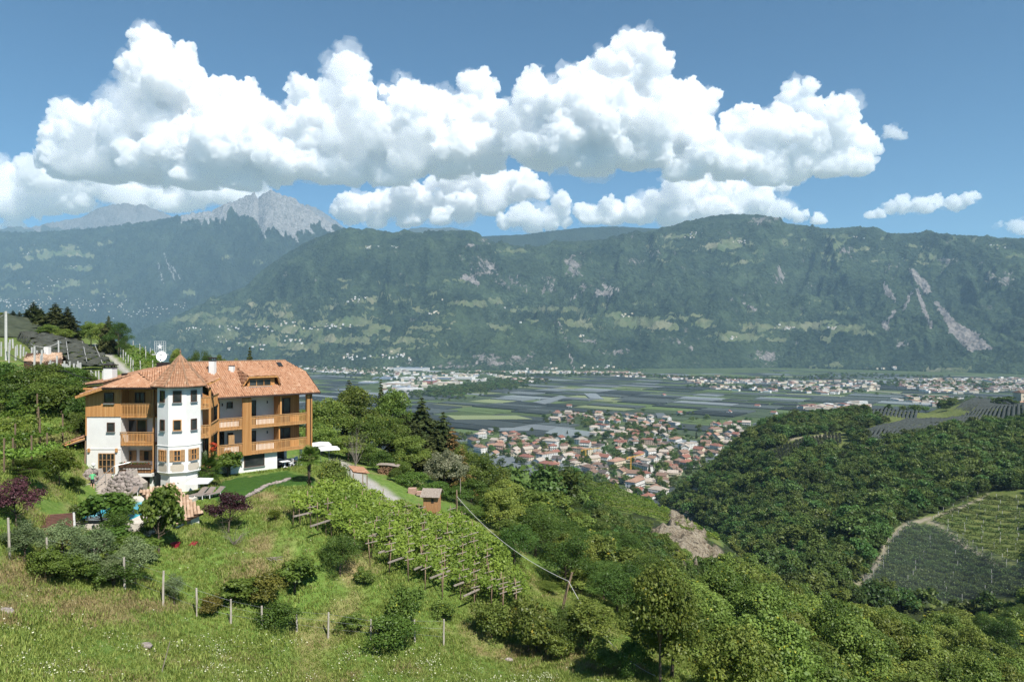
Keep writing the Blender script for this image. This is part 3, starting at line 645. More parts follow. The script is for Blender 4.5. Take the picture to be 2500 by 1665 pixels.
BARK_G = simple_mat('pale dead wood', (.32, .28, .24), (.16, .135, .11), 6, .9, .4, .02, stretch=(1, 1, .3))
L_BROAD = leaf_mat('broad leaves', (.062, .11, .02), (.215, .275, .058), spot=(.4, .36, .04))
L_FAR2 = leaf_mat('yellowish wood leaves', (.045, .08, .02), (.16, .205, .05), vary=.5)
L_FAR = leaf_mat('hillside wood leaves', (.03, .062, .017), (.105, .165, .042), vary=.75, hue=.035)
L_DARK = leaf_mat('dark fine leaves', (.04, .08, .015), (.11, .175, .036), vary=.4)
L_YEL = leaf_mat('yellow green leaves', (.08, .12, .02), (.25, .28, .06))
L_CHES = leaf_mat('flowering chestnut leaves', (.08, .11, .045), (.5, .5, .33))
L_CON = leaf_mat('needles', (.03, .045, .016), (.1, .115, .04), transl=.12, vary=.4)
L_RUST = leaf_mat('rusty needles', (.07, .07, .022), (.32, .19, .075), transl=.12)
L_OLIVE = leaf_mat('olive leaves', (.055, .085, .03), (.23, .29, .13), transl=.15)
L_PLUM = leaf_mat('purple leaves', (.022, .01, .014), (.1, .04, .05), transl=.15, hue=.005)
L_FIG = leaf_mat('fig leaves', (.045, .095, .016), (.14, .21, .04))
L_HEDGE = leaf_mat('laurel leaves', (.035, .075, .014), (.125, .19, .035), rough=.4)
L_GOLD = leaf_mat('golden shrub leaves', (.05, .08, .01), (.19, .22, .03))
L_AUT = leaf_mat('browning shrub leaves', (.05, .065, .014), (.2, .17, .04))
L_PALM = leaf_mat('palm fronds', (.035, .075, .014), (.13, .19, .035), transl=.2)
L_VINE = leaf_mat('vine leaves', (.07, .13, .018), (.22, .31, .05))
def make_broad(kind, seed, h, r, base, nc, rc, nleaf, size, mat, tr=.16, asp=.62, squash=.85, n=9, bark=None, **kw):
    rng = np.random.default_rng(seed); C, R = crown_clumps(rng, h, r, base, nc, rc)
    V, Q, t = leaf_cloud(rng, C, R, nleaf, size, asp, squash=squash, **kw)
    mb = MB(); limbs(mb, rng, C, h, base, tr, n=n)
    reg(kind, [('crown', np_mesh(kind + '_crown', V, Q, mat, dict(tint=t), link=False)), ('trunk', mesh_of(mb, kind + '_trunk', bark or BARK))], h, 2 * r)
for s in range(4): make_broad('broad', 10 + s, 10, 4.4, .8, 50, 1.15, 11000, .30, L_BROAD)
for s in range(3): make_broad('broad_mid', 20 + s, 10, 4.2, .5, 34, 1.25, 3200, .55, L_BROAD)
for s in range(3): make_broad('dark', 30 + s, 8, 4.0, .8, 44, 1.0, 9000, .24, L_DARK, asp=.4)
for s in range(2): make_broad('yellow', 40 + s, 9, 3.2, 1.0, 34, .9, 6500, .27, L_YEL)
for s in range(4): make_broad('far', 50 + s, 9, 4.7, .2, (15, 22, 18, 26)[s], (1.9, 1.6, 1.75, 1.4)[s], 760, 1.0, L_FAR2 if s == 3 else L_FAR, n=3, up=.5)
make_broad('chestnut', 60, 9, 5.0, 1.0, 50, 1.2, 10000, .33, L_CHES)
for s in range(3): make_broad('olive', 70 + s, 5, 2.3, .3, 36, .66, 7500, .21, L_OLIVE, tr=.12, asp=.28)
for s in range(2): make_broad('plum', 80 + s, 5, 2.4, .9, 34, .62, 5200, .17, L_PLUM, tr=.09, n=14)
for s in range(2): make_broad('fig', 90 + s, 4.5, 2.4, .4, 26, .7, 2400, .34, L_FIG, tr=.1, asp=.8)
for s in range(3): make_broad('shrub', 100 + s, 3, 1.9, 0.0, 26, .55, 4200, .17, L_BROAD, tr=.05, n=5)
for s in range(2): make_broad('hedge', 110 + s, 3, 2.0, 0.0, 30, .6, 5200, .16, L_HEDGE, tr=.05, n=5)
make_broad('golden', 120, 4, 2.2, .1, 30, .62, 5600, .2, L_GOLD, tr=.06, n=5)
make_broad('autumn', 121, 3, 1.8, .1, 28, .55, 3800, .18, L_AUT, tr=.05, n=5)
def make_conifer(kind, seed, h, r, mat, tiers, dens, size, sparse=1.0, irregular=.15):
    rng = np.random.default_rng(seed); P_, T_, S_ = [], [], []; mb = MB()
    mb.tube([(0, 0, 0), (0.1, 0, h * .5), (0, 0, h * .98)], [.02 * h, .012 * h, .002 * h], 6)
    for i in range(tiers):
        f = i / (tiers - 1); z = h * (.1 + .87 * f); rad = r * (1 - f) ** .8 * (1 + irregular * rng.normal()) + .25
        nb = max(4, int((10 - 5 * f) * sparse)); a0 = rng.random() * 6.28
        for b in range(nb):
            a = a0 + b * 6.283 / nb + rng.normal() * .25; L = rad * rng.uniform(.65, 1.12); dr = -.28 - .1 * rng.random()
            mb.tube([(0, 0, z), (math.cos(a) * L * .9, math.sin(a) * L * .9, z + dr * L * .9)], [.03, .01], 3, cap=False)
            m = int(dens * L) + 2; q = rng.random(m) ** .7
            pos = np.stack([np.cos(a) * L * q, np.sin(a) * L * q, z + dr * L * q + .08 * L * np.sin(q * 3.1)], 1) + rng.normal(size=(m, 3)) * np.array([.13, .13, .07]) * (rad * .5 + .3)
            tt = np.stack([np.cos(a + rng.normal(size=m) * .8), np.sin(a + rng.normal(size=m) * .8), dr + rng.normal(size=m) * .25], 1)
            P_.append(pos); T_.append(unit(tt)); S_.append(np.full(m, rng.random()))
    p = np.concatenate(P_); t = np.concatenate(T_); ti = np.concatenate(S_); n = len(p)
    b = unit(np.cross(t, rng.normal(size=(n, 3)) * .5 + np.array([0, 0, 1.])))
    s = size * rng.uniform(.7, 1.3, n)[:, None]
    V = np.stack([p - t * s * .5, p - b * s * .22, p + t * s * .5, p + b * s * .22], 1).reshape(-1, 3)
    tint = np.clip(.5 * ti + .5 * rng.random(n), 0, .92)
    reg(kind, [('crown', np_mesh(kind + '_crown', V, np.arange(4 * n).reshape(n, 4), mat, dict(tint=np.repeat(tint, 4)), link=False)), ('trunk', mesh_of(mb, kind + '_trunk', BARK))], h, 2 * r)
for s in range(2): make_conifer('spruce', 130 + s, 14, 2.6, L_CON, 26, 22, .5)
for s in range(2): make_conifer('pine', 140 + s, 14, 4.0, L_CON, 22, 44, .62, 1.15, .3)
make_conifer('rusty', 145, 12, 2.8, L_RUST, 18, 24, .55, 1.0, .35)
def branch_tree(kind, seed, h, spread, mat, n=26, tr=.07):
    rng = np.random.default_rng(seed); mb = MB()
    for i in range(n):
        a = rng.random() * 6.28; el = rng.uniform(.55, 1.25); L = h * rng.uniform(.5, 1.0)
        p = Vector((0, 0, rng.uniform(0, .15) * h)); d = Vector((math.cos(a) * math.cos(el) * spread, math.sin(a) * math.cos(el) * spread, math.sin(el))).normalized()
        pts = [p]
        for j in range(4):
            d = (d + Vector(rng.normal(size=3)) * .16 + Vector((0, 0, .05))).normalized(); pts.append(pts[-1] + d * L / 4)
            if j > 0:
                for _ in range(3):
                    e = (d + Vector(rng.normal(size=3)) * .5).normalized(); q = pts[-1]
                    mb.tube([q, q + e * L * .14, q + (e + Vector(rng.normal(size=3)) * .3) * L * .28], [tr * .28, tr * .16, tr * .05], 3, cap=False)
        mb.tube(pts, [tr, tr * .75, tr * .5, tr * .3, tr * .1], 4, cap=False)
    reg(kind, [('branches', mesh_of(mb, kind + '_branches', mat))], h, 2 * h * .5 * spread)
branch_tree('bare', 150, 6, 1.0, BARK_G, 22); branch_tree('bare', 151, 4, 1.4, BARK_G, 26, .05); branch_tree('twigs', 152, 3, 1.8, BARK_G, 18, .035)
def make_palm(kind, seed, h, nf, L, trunk_r=.14):
    rng = np.random.default_rng(seed); mb = MB(); V = []; Q = []; T = []
    mb.tube([(0, 0, 0), (.03, 0, h * .5), (0, .02, h)], [trunk_r * 1.15, trunk_r, trunk_r * 1.25], 8)
    for i in range(60):     # fibre stubs on the trunk
        a = rng.random() * 6.28; z = rng.uniform(.1, .98) * h; p = Vector((math.cos(a) * trunk_r, math.sin(a) * trunk_r, z))
        mb.tube([p, p + Vector((math.cos(a) * .1, math.sin(a) * .1, .1))], [.03, .008], 3, cap=False)
    for i in range(nf):
        a = rng.random() * 6.28; el = rng.uniform(-.5, 1.35); ln = L * rng.uniform(.75, 1.1)
        d = Vector((math.cos(a) * math.cos(el), math.sin(a) * math.cos(el), math.sin(el)))
        p0 = Vector((0, 0, h)); pe = p0 + d * ln * .55
        mb.tube([p0, pe], [.02, .012], 3, cap=False)
        side = d.cross(Vector((0, 0, 1))); side = side.normalized() if side.length > .01 else Vector((1, 0, 0)); tv = rng.random() * .6
        for j in range(17):
            g = -1.9 + 3.8 * j / 16; e = (d * math.cos(g) + side * math.sin(g)).normalized(); l2 = ln * .62 * (1 - .25 * abs(g) / 1.9)
            mid = pe + e * l2 * .6; tip = pe + e * l2 + Vector((0, 0, -.28 * l2)); wv = d.cross(e); wv = e.cross(side.cross(d)).normalized() * .035
            o = len(V); V += [pe[:], (mid + wv)[:], tip[:], (mid - wv)[:]]; Q.append((o, o + 1, o + 2, o + 3)); T += [min(.9, tv + .35 * rng.random())] * 4
    reg(kind, [('fronds', np_mesh(kind + '_fronds', np.array(V), np.array(Q), L_PALM, dict(tint=np.array(T)), link=False)), ('trunk', mesh_of(mb, kind + '_trunk', BARK))], h + L * .8, 2 * L)
make_palm('palm', 160, 2.6, 52, 1.25); make_palm('palm', 161, 1.0, 46, 1.5); make_palm('palm', 162, 1.6, 44, 1.4)

PRNG = np.random.default_rng(99)
def plant(kind, loc, h, w, name, label, cat, group=None, variant=None, rz=None, sink=.1):
    """one plant: an Empty at its base with its parts (shared meshes)"""
    var = PROTO[kind]; parts, h0, w0 = var[int(PRNG.integers(len(var))) if variant is None else variant]
    o = empty(name, (loc[0], loc[1], loc[2] - sink), label, cat, group, PRNG.random() * 6.28 if rz is None else rz)
    o.scale = (w / w0, w / w0, (h + sink) / h0)
    for pn, me in parts:
        c = bpy.data.objects.new(pn, me); COL.objects.link(c); c.parent = o
    return o
def plant_px(kind, u, vtop, d, wpx, name, label, cat, group=None, variant=None, hmin=.8, vbase=None):
    b = hitd(u, d) if vbase is None else hit(u, vbase); d = b.y
    top = CAMZ - (vtop - HZ) / F * d
    return plant(kind, b, max(hmin, top - b.z), wpx / F * d, name, label, cat, group, variant)

# scatter of a mass nobody could count: geometry-node instances on points
def scatter(name, pts, scl, rz, idx, meshes, label, mats=None):
    coll = bpy.data.collections.new(name + ' kinds')
    for i, me in enumerate(meshes):
        q = bpy.data.objects.new('%s kind %02d' % (name, i), me); coll.objects.link(q)
    me = bpy.data.meshes.new(name); me.from_pydata([tuple(p) for p in pts], [], [])
    for nm, ty, dat in (('scl', 'FLOAT', scl), ('rz', 'FLOAT', rz), ('idx', 'INT', idx)):
        at = me.attributes.new(nm, ty, 'POINT'); at.data.foreach_set('value', np.asarray(dat, np.float32 if ty == 'FLOAT' else np.int32))
    o = bpy.data.objects.new(name, me); COL.objects.link(o)
    g = bpy.data.node_groups.new(name, 'GeometryNodeTree')
    g.interface.new_socket('Geometry', in_out='INPUT', socket_type='NodeSocketGeometry'); g.interface.new_socket('Geometry', in_out='OUTPUT', socket_type='NodeSocketGeometry')
    N = g.nodes.new; gi = N('NodeGroupInput'); go = N('NodeGroupOutput'); ci = N('GeometryNodeCollectionInfo'); ip = N('GeometryNodeInstanceOnPoints')
    ci.inputs['Collection'].default_value = coll; ci.inputs['Separate Children'].default_value = True; ci.inputs['Reset Children'].default_value = True
    ip.inputs['Pick Instance'].default_value = True
    def na(nm, ty):
        x = N('GeometryNodeInputNamedAttribute'); x.data_type = ty; x.inputs['Name'].default_value = nm; return x.outputs['Attribute']
    cx = N('ShaderNodeCombineXYZ'); L = g.links.new
    L(na('rz', 'FLOAT'), cx.inputs[2]); L(gi.outputs[0], ip.inputs['Points']); L(ci.outputs[0], ip.inputs['Instance'])
    L(na('idx', 'INT'), ip.inputs['Instance Index']); L(cx.outputs[0], ip.inputs['Rotation']); L(na('scl', 'FLOAT'), ip.inputs['Scale']); L(ip.outputs[0], go.inputs[0])
    o.modifiers.new('scatter', 'NODES').node_group = g
    return tag(o, label, None, None, 'stuff')
# ------------------------------------------------------------------ trees and shrubs that can be told apart
G_SPUR = 'trees on the spur beside the guesthouse'
SPUR = [('broad',800,965,118,135,'broad green tree beside the right end of the guesthouse roof'),('broad',862,938,126,150,'tallest broad green tree right of the guesthouse, behind the dead grey tree'),
 ('broad',768,990,122,110,'green tree half behind the corner of the wooden balconies'),('broad',900,1005,117,125,'bright green tree above the start of the gravel drive'),('broad',960,945,138,120,'green tree beside the thin dark spruce on the spur'),
 ('broad',950,1010,122,125,'leafy tree just right of the bare grey tree'),('broad',785,1030,110,110,'lower green tree behind the white parasols'),('broad',1000,1060,112,120,'green tree left of the pale flowering chestnut'),
 ('broad',1125,1080,118,80,'green tree right below the rusty conifer'),('broad',1165,1100,124,110,'round green tree where the spur drops to the village'),('broad',1210,1130,128,110,'green tree at the tip of the spur above the village'),
 ('broad',720,1000,135,120,'green tree peeping out behind the balcony corner post'),('broad',850,1060,113,110,'green tree at the wood edge above the woodpile'),('broad',1240,1165,122,120,'dark green tree below the tip of the spur')]
for k_, u, v, d, w, lb in SPUR: plant_px(k_, u, v, d, w, 'broadleaf_tree', lb, 'tree', G_SPUR)
for k_, u, v, d, w, lb in [('spruce',930,922,141,42,'thin dark spruce poking out of the broad trees'),('spruce',852,925,132,75,'pointed conifer top over the broad trees right of the roof'),('pine',1030,968,131,125,'tallest dark pine on the spur'),
   ('pine',1082,1003,128,115,'second dark pine, right of the tallest one'),('pine',985,1010,130,115,'dark pine between the broad trees and the tallest pine'),('pine',1065,1045,122,125,'dark pine in front of the tallest one'),('pine',1010,1030,124,110,'bushy dark pine above the drive'),('pine',1048,1090,119,110,'low dark pine behind the flowering chestnut')]:
    plant_px(k_, u, v, d, w, 'conifer_tree', lb, 'tree', G_SPUR)
plant_px('rusty', 1105, 1040, 122, 75, 'conifer_tree', 'rust tinged dying conifer on the spur skyline', 'tree', G_SPUR)
plant_px('rusty', 1128, 1085, 114, 55, 'conifer_tree', 'small brown tinged conifer below the rusty one', 'tree', G_SPUR)
plant_px('bare', 868, 1045, 107, 40, 'dead_tree', 'bare grey dead tree at the wood edge by the drive', 'tree', None, 0)
plant_px('chestnut', 1085, 1095, 107, 130, 'chestnut_tree', 'wide chestnut covered in pale cream blossom', 'tree', None)
for u, v, d, w, lb in [(930,1095,108,70,'dark shrub behind the woodpile'),(1010,1150,101,100,'ivy green hedge bush right of the woodpile'),(1062,1172,98,90,'bright hedge bush above the plank kiosk'),(1110,1185,98,90,'hedge bush beside the tall pole by the kiosk'),(1150,1165,108,100,'green bush below the chestnut'),(1140,1235,92,100,'leafy bush right of the thin tall pole'),
   (985,1120,106,60,'small bush at the drive edge'),(1190,1205,103,110,'green bush under the sagging cable'),(900,1080,112,60,'bush at the far end of the drive'),(965,1140,102,40,'little bush at the woodpile end')]:
    plant_px('hedge', u, v, d, w, 'bush', lb, 'bush', 'bushes along the drive')
plant_px('bare', 1225, 1215, 108, 70, 'dead_tree', 'bare twiggy thicket in the ravine wood', 'tree', None, 1)
# skyline trees at the upper left
for k_, u, v, d, w, lb in [('pine',82,736,178,62,'tall open larch on the left skyline'),('pine',100,752,176,50,'dark larch close beside the tall open larch'),('pine',135,738,165,85,'big dark larch above the netted slope'),('pine',165,748,162,70,'dark drooping larch right of the biggest one'),('spruce',32,757,188,22,'small far spruce at the left edge of the skyline'),('spruce',48,760,186,20,'second small far spruce on the skyline'),('pine',64,765,180,30,'low dark conifer under the tall open larch'),('pine',265,770,158,50,'narrow dark conifer in the skyline clump by the track')]:
    plant_px(k_, u, v, d, w, 'conifer_tree', lb, 'tree', 'skyline trees above the netted slope')
for k_, u, v, d, w, lb in [('broad',122,790,158,75,'light green birch in front of the big larches'),('broad',150,800,157,65,'rounded birch at the foot of the larches'),('broad',222,782,165,75,'round green tree left in the clump by the track'),('broad',245,785,160,65,'green tree in the middle of the clump by the track'),('dark',290,780,155,70,'dark oak at the right of the clump by the track'),('dark',300,815,153,34,'low dark tree leaning over the vineyard corner'),('broad',8,762,190,30,'green tree cut by the left edge of the skyline')]:
    plant_px(k_, u, v, d, w, 'broadleaf_tree', lb, 'tree', 'skyline trees above the netted slope')
# trees behind the house ridge
for k_, u, v, d, w, lb in [('broad',430,848,135,40,'green tree behind the tower roof tip'),('dark',470,850,135,50,'dark green tree behind the tiled ridge by the dish'),('dark',505,850,135,45,'dark round tree behind the middle white chimney'),('pine',610,845,130,45,'dark pointed tree behind the right half of the ridge'),('broad',540,860,138,45,'low tree behind the ridge between the chimneys'),('broad',580,870,138,40,'low green tree near the pointed tree behind the ridge')]:
    plant_px(k_, u, v, d, w, 'broadleaf_tree', lb, 'tree', 'trees behind the guesthouse ridge')
# garden trees round the pool and the lawn
plant_px('fig', 388, 1172, 58, 118, 'fig_tree', 'tall fig tree in front of the pool house roof', 'tree', 'garden trees', vbase=1350)
plant_px('fig', 250, 1195, 60, 150, 'fig_tree', 'round green fig tree left of the pool', 'tree', 'garden trees', vbase=1290)
plant_px('fig', 335, 1300, 53, 140, 'fig_tree', 'dark fig bush below the pool terrace', 'tree', 'garden trees', vbase=1375)
plant_px('fig', 258, 1285, 55, 150, 'fig_tree', 'fig bush in front of the turquoise pool', 'tree', 'garden trees', vbase=1335)
plant_px('fig', 555, 1100, 71, 105, 'fig_tree', 'dark fig tree against the white ground floor wall', 'tree', 'garden trees', vbase=1163)
plant_px('fig', 470, 1115, 69, 60, 'fig_tree', 'small fig bush squeezed between tower and palm', 'tree', 'garden trees', vbase=1180)
plant_px('plum', 558, 1195, 61, 120, 'plum_tree', 'purple leaved plum in front of the lawn', 'tree', 'garden trees', vbase=1300)
plant_px('plum', 40, 1160, 56, 130, 'plum_tree', 'purple leaved plum at the left edge', 'tree', 'garden trees', vbase=1290)
plant_px('twigs', 570, 1270, 58, 90, 'dead_tree', 'bare twigs sprawling under the purple plum', 'tree', None, vbase=1330)
for u, v, vb, w, lb, va in [(508,1102,1188,70,'bushy yellow green palm by the tower foot',1),(755,1092,1185,66,'palm on a tall trunk at the lawn end',0),(65,1118,1185,95,'wide palm above the left purple plum',2),(305,1205,1262,75,'low palm between the fig trees by the pool',1)]:
    plant_px('palm', u, v, 60, w, 'palm_tree', lb, 'palm', 'fan palms in the garden', va, vbase=vb)
for u, v, vb, w, lb in [(60,1262,1372,110,'silvery olive tree before the brown roofed shed, leftmost'),(150,1262,1372,125,'silvery olive tree right in front of the brown roof'),(225,1282,1400,120,'olive tree between brown shed and pool'),(330,1300,1425,110,'olive tree with dark base behind the fence post'),(425,1395,1475,55,'small pale olive at the bend of the fence'),(275,1350,1430,90,'low olive bush behind the broken post')]:
    plant_px('olive', u, v, 50, w, 'olive_tree', lb, 'tree', 'olive trees along the garden fence', vbase=vb)
plant_px('golden', 145, 1090, 64, 105, 'bush', 'rounded golden green bush left of the stone stairs', 'bush', None, vbase=1190)
plant_px('golden', 1090 - 420, 1242, 60, 34, 'bush', 'tiny brownish bush alone on the slope under the lawn', 'bush', None, vbase=1272)
plant_px('shrub', 815, 1115, 74, 85, 'bush', 'feathery olive green bush beside the palm and vines', 'bush', None, vbase=1195)
for u, v, vb, w, lb in [(150,935,1010,150,'big dark laurel bush left of the wood clad corner'),(60,900,985,150,'broad leafy bush below the white orchard posts'),(15,880,960,110,'leafy bush at the left edge under the tall pole'),(185,960,1040,70,'dark laurel tight against the wood cladding'),(110,880,950,100,'light bush among the white posts'),(185,1160,1200,50,'shrub at the foot of the rock wall'),(300,1210,1240,50,'clipped shrub under the stone wall')]:
    plant_px('hedge', u, v, 80, w, 'bush', lb, 'bush', 'bushes left of the guesthouse', vbase=vb)
hl = ['leafy laurel bush %s' % q for q in ('at the left edge of the slope above the vine terraces', 'second in the thicket below the white posts', 'third in the thicket below the white posts', 'behind the big laurel', 'deep green beside the wood clad corner', 'under the black slung cable', 'at the top of the vine terraces', 'among the lowest white posts', 'beside the lean-to roof', 'in the middle of the laurel thicket', 'at the upper end of the laurel thicket', 'next to the leaning white post', 'at the rear of the laurel thicket')]
for (u, v, vb, w), lb in zip([(20,905,960,110),(70,900,965,120),(120,905,970,120),(160,915,985,120),(195,935,1010,90),(100,925,1000,130),(40,935,985,120),(140,890,940,90),(190,1000,1060,60),(70,940,1005,110),(170,890,945,80),(200,900,950,70),(10,930,975,90)], hl):
    plant_px('hedge', u, v, 80, w, 'bush', lb, 'bush', 'bushes left of the guesthouse', vbase=vb)
for u, v, vb, w, lb in [(285,1240,1305,85,'bush half hiding the turquoise pool'),(372,1262,1322,80,'bush at the right rim of the pool'),(200,1225,1285,80,'bush behind the brown shed corner'),(110,1330,1420,110,'dark undergrowth below the leftmost olives'),(280,1360,1430,130,'dark undergrowth between the olives'),(180,1350,1420,120,'undergrowth below the brown shed')]:
    plant_px('hedge', u, v, 60, w, 'bush', lb, 'bush', 'bushes round the pool', vbase=vb)
# shrubs on the meadow
for k_, u, v, vb, w, lb in [('fig',720,1358,1445,120,'dark glossy bush in the middle of the meadow'),('autumn',655,1390,1480,130,'browning bush left of the dark glossy one'),('fig',585,1405,1470,110,'green bush holding a pale bag at the fence'),('hedge',670,1470,1535,130,'low dark ivy mound on the fence line'),('dark',830,1290,1405,130,'olive dark bush at the lower corner of the vine arbour'),('shrub',990,1425,1540,120,'tall thin bush before the right of the arbour'),('hedge',960,1495,1575,150,'dark bush behind the white post at the meadow edge'),
   ('shrub',1290,1450,1590,170,'big dense bush at the right end of the fence'),('shrub',1200,1460,1560,120,'loose green bush under the arbour end'),('autumn',520,1450,1500,80,'low brown bush between two fence posts'),('shrub',860,1490,1540,80,'low bush behind the middle white post'),('dark',1390,1480,1590,130,'dark bush below the leaning pole'),('yellow',1440,1460,1590,170,'light green loose tree under the cable'),('shrub',1370,1545,1610,90,'small bush on the right meadow rim'),('shrub',1470,1560,1640,110,'bush over the bare soil patch'),('yellow',1310,1550,1590,60,'yellowish weed bush at the meadow rim'),('hedge',1545,1560,1650,110,'dark bush beside the lower cable'),('shrub',890,1380,1430,60,'light bush under the arbour edge'),('shrub',1080,1460,1510,80,'small bush right under the arbour front beam')]:
    plant_px(k_, u, v, 55, w, 'bush', lb, 'bush', 'bushes on the meadow slope', vbase=vb)
# ravine wood: trees one can tell apart
taken = []
VLIM = [(1150,1150),(1190,1185),(1380,1200),(1415,1250),(1500,1280),(1560,1300),(1600,1340),(1650,1405),(1720,1430),(1755,1375),(1850,1400),(1950,1430),(2080,1462),(2200,1488),(2300,1490),(2420,1455),(2500,1395),(2600,1380)]
def cap(b, h):
    d = b.y; u = CX + F * b.x / d
    return min(h, CAMZ - (float(interp(VLIM, u)) - HZ) / F * d - b.z)
def fill(kind_list, poly, n, hr, wr, name, label_fn, cat, group, dmin, dmax, sep=.62, tries=40, seed=5):
    rng = np.random.default_rng(seed); xs = [p[0] for p in poly]; ys = [p[1] for p in poly]; k = 0
    for _ in range(n * tries):
        if k >= n: break
        u = rng.uniform(min(xs), max(xs)); v = rng.uniform(min(ys), max(ys))
        if not inpoly(np.array([u]), np.array([v]), poly)[0]: continue
        b = hit(u, v, dmin, dmax)
        if not (dmin < b.y < dmax): continue
        w = rng.uniform(*wr)
        if any((b.x - x) ** 2 + (b.y - y) ** 2 < (sep * (w + r) / 2) ** 2 for x, y, r in taken): continue
        taken.append((b.x, b.y, w)) if False else None; kd = kind_list[int(rng.integers(len(kind_list)))]; h = cap(b, rng.uniform(*hr))
        if h < 2.2: continue
        w = min(w, h * 1.6)
        taken.append((b.x, b.y, w)); plant(kd, b, h, w, name, label_fn(kd, u, v, h), cat, group); k += 1
    return k
def area(u, v):
    if u < 1400: h = 'left of the leaning pole'
    elif u < 1520: h = 'above the leaning pole'
    elif u < 1640: h = 'beside the lower cable'
    elif u < 1760: h = 'under the rocky crag'
    elif u < 1880: h = 'right of the crag'
    elif u < 2000: h = 'below the pale cliffs'
    elif u < 2130: h = 'below the path end'
    elif u < 2260: h = 'under the net corner'
    elif u < 2390: h = 'under the net middle'
    else: h = 'by the right net edge'
    w = 'high' if v < 1290 else 'fairly high' if v < 1350 else 'halfway up' if v < 1420 else 'fairly low' if v < 1500 else 'low' if v < 1600 else 'lowest'
    return w + ' ' + h
def lab(zone):
    col = {'dark': 'dark feathery', 'broad': 'green leafy', 'yellow': 'yellowish', 'broad_mid': 'mid green', 'far': 'dark green', 'spruce': 'spruce like', 'pine': 'pine like', 'rusty': 'brown tinged'}
    return lambda k_, u, v, h: ('%s %s tree %s, %s' % ('tall' if h > 9 else 'tallish' if h > 7.5 else 'middling' if h > 6 else 'low' if h > 4.5 else 'very low', col[k_], zone, area(u, v)))
fill(['dark','dark','broad','broad_mid','dark','yellow'], [(1190,1270),(1320,1235),(1420,1250),(1500,1290),(1600,1340),(1690,1420),(1600,1500),(1520,1520),(1470,1470),(1330,1430),(1250,1380)], 46, (4, 7.5), (6, 9.5), 'broadleaf_tree', lab('in the ravine'), 'tree', 'trees in the ravine under the cable', 66, 200, .55)
for u, v, d, w, lb in [(1375,1300,95,110,'light tinged tree standing out in the dark ravine'),(1400,1390,86,130,'light green tree just left of the leaning pole top'),(1330,1440,80,90,'light tree at the arbour end')]:
    plant_px('yellow', u, v, d, w, 'broadleaf_tree', lb, 'tree', None)
BIG = [(1660,1420,78,210),(1600,1500,68,180),(1760,1372,98,170),(1700,1490,73,230),(1860,1420,90,220),(1950,1450,92,190),(1800,1545,66,250),(1960,1560,74,250),(1690,1610,60,190),(2060,1490,98,170),(2110,1590,82,240),(2270,1560,92,200),(1860,1620,62,240),(2020,1640,70,230)]
for i, (u, v, d, w) in enumerate(BIG):
    lb = ['bright green tree beside the dark gap right of the cable','green tree tight against the cable, above the bare soil','uppermost green tree of the near wood under the crag','dense green tree in the near wood above the frame corner gap','green tree with yellow flecks below the pale cliffs','round tree on the near wood rim left of the netted orchard','large leafy tree low in the near wood','wide leafy tree in the bottom of the near wood','lowest tree next to the cable foot','rim tree just below the white path corner','broad tree below the lower orchard corner','brownish green tree under the netted orchard','lowest broad tree left of the wood middle','lowest broad tree right of the wood middle'][i]
    b = hitd(u, d); taken.append((b.x, b.y, w / F * d)); plant_px('broad', u, v, d, w, 'broadleaf_tree', lb, 'tree', 'big trees of the near wood')
fill(['broad','broad','broad','broad','yellow'], [(1560,1560),(1640,1480),(1760,1450),(1900,1470),(2060,1520),(2200,1560),(2300,1560),(2420,1560),(2540,1540),(2560,1900),(1600,1900)], 60, (6.5, 11), (6.5, 10), 'broadleaf_tree', lab('in the near wood'), 'tree', 'big trees of the near wood', 50, 180, .5, 60, 6)
fill(['dark','broad_mid','broad_mid'], [(2280,1500),(2560,1380),(2560,1640),(2300,1600)], 26, (7, 11), (7, 10), 'broadleaf_tree', lab('at the orchard foot'), 'tree', 'trees at the orchard foot', 85, 240, .5, 60, 8)
fill(['spruce','pine'], [(2100,1480),(2300,1500),(2380,1580),(2200,1560)], 9, (8, 12), (4, 6), 'conifer_tree', lab('in the near wood'), 'tree', 'conifers in the near wood', 80, 200, .5, 60, 9)
plant_px('twigs', 2290, 1600, 80, 110, 'dead_tree', 'pale bare branches in the near wood', 'tree', None)
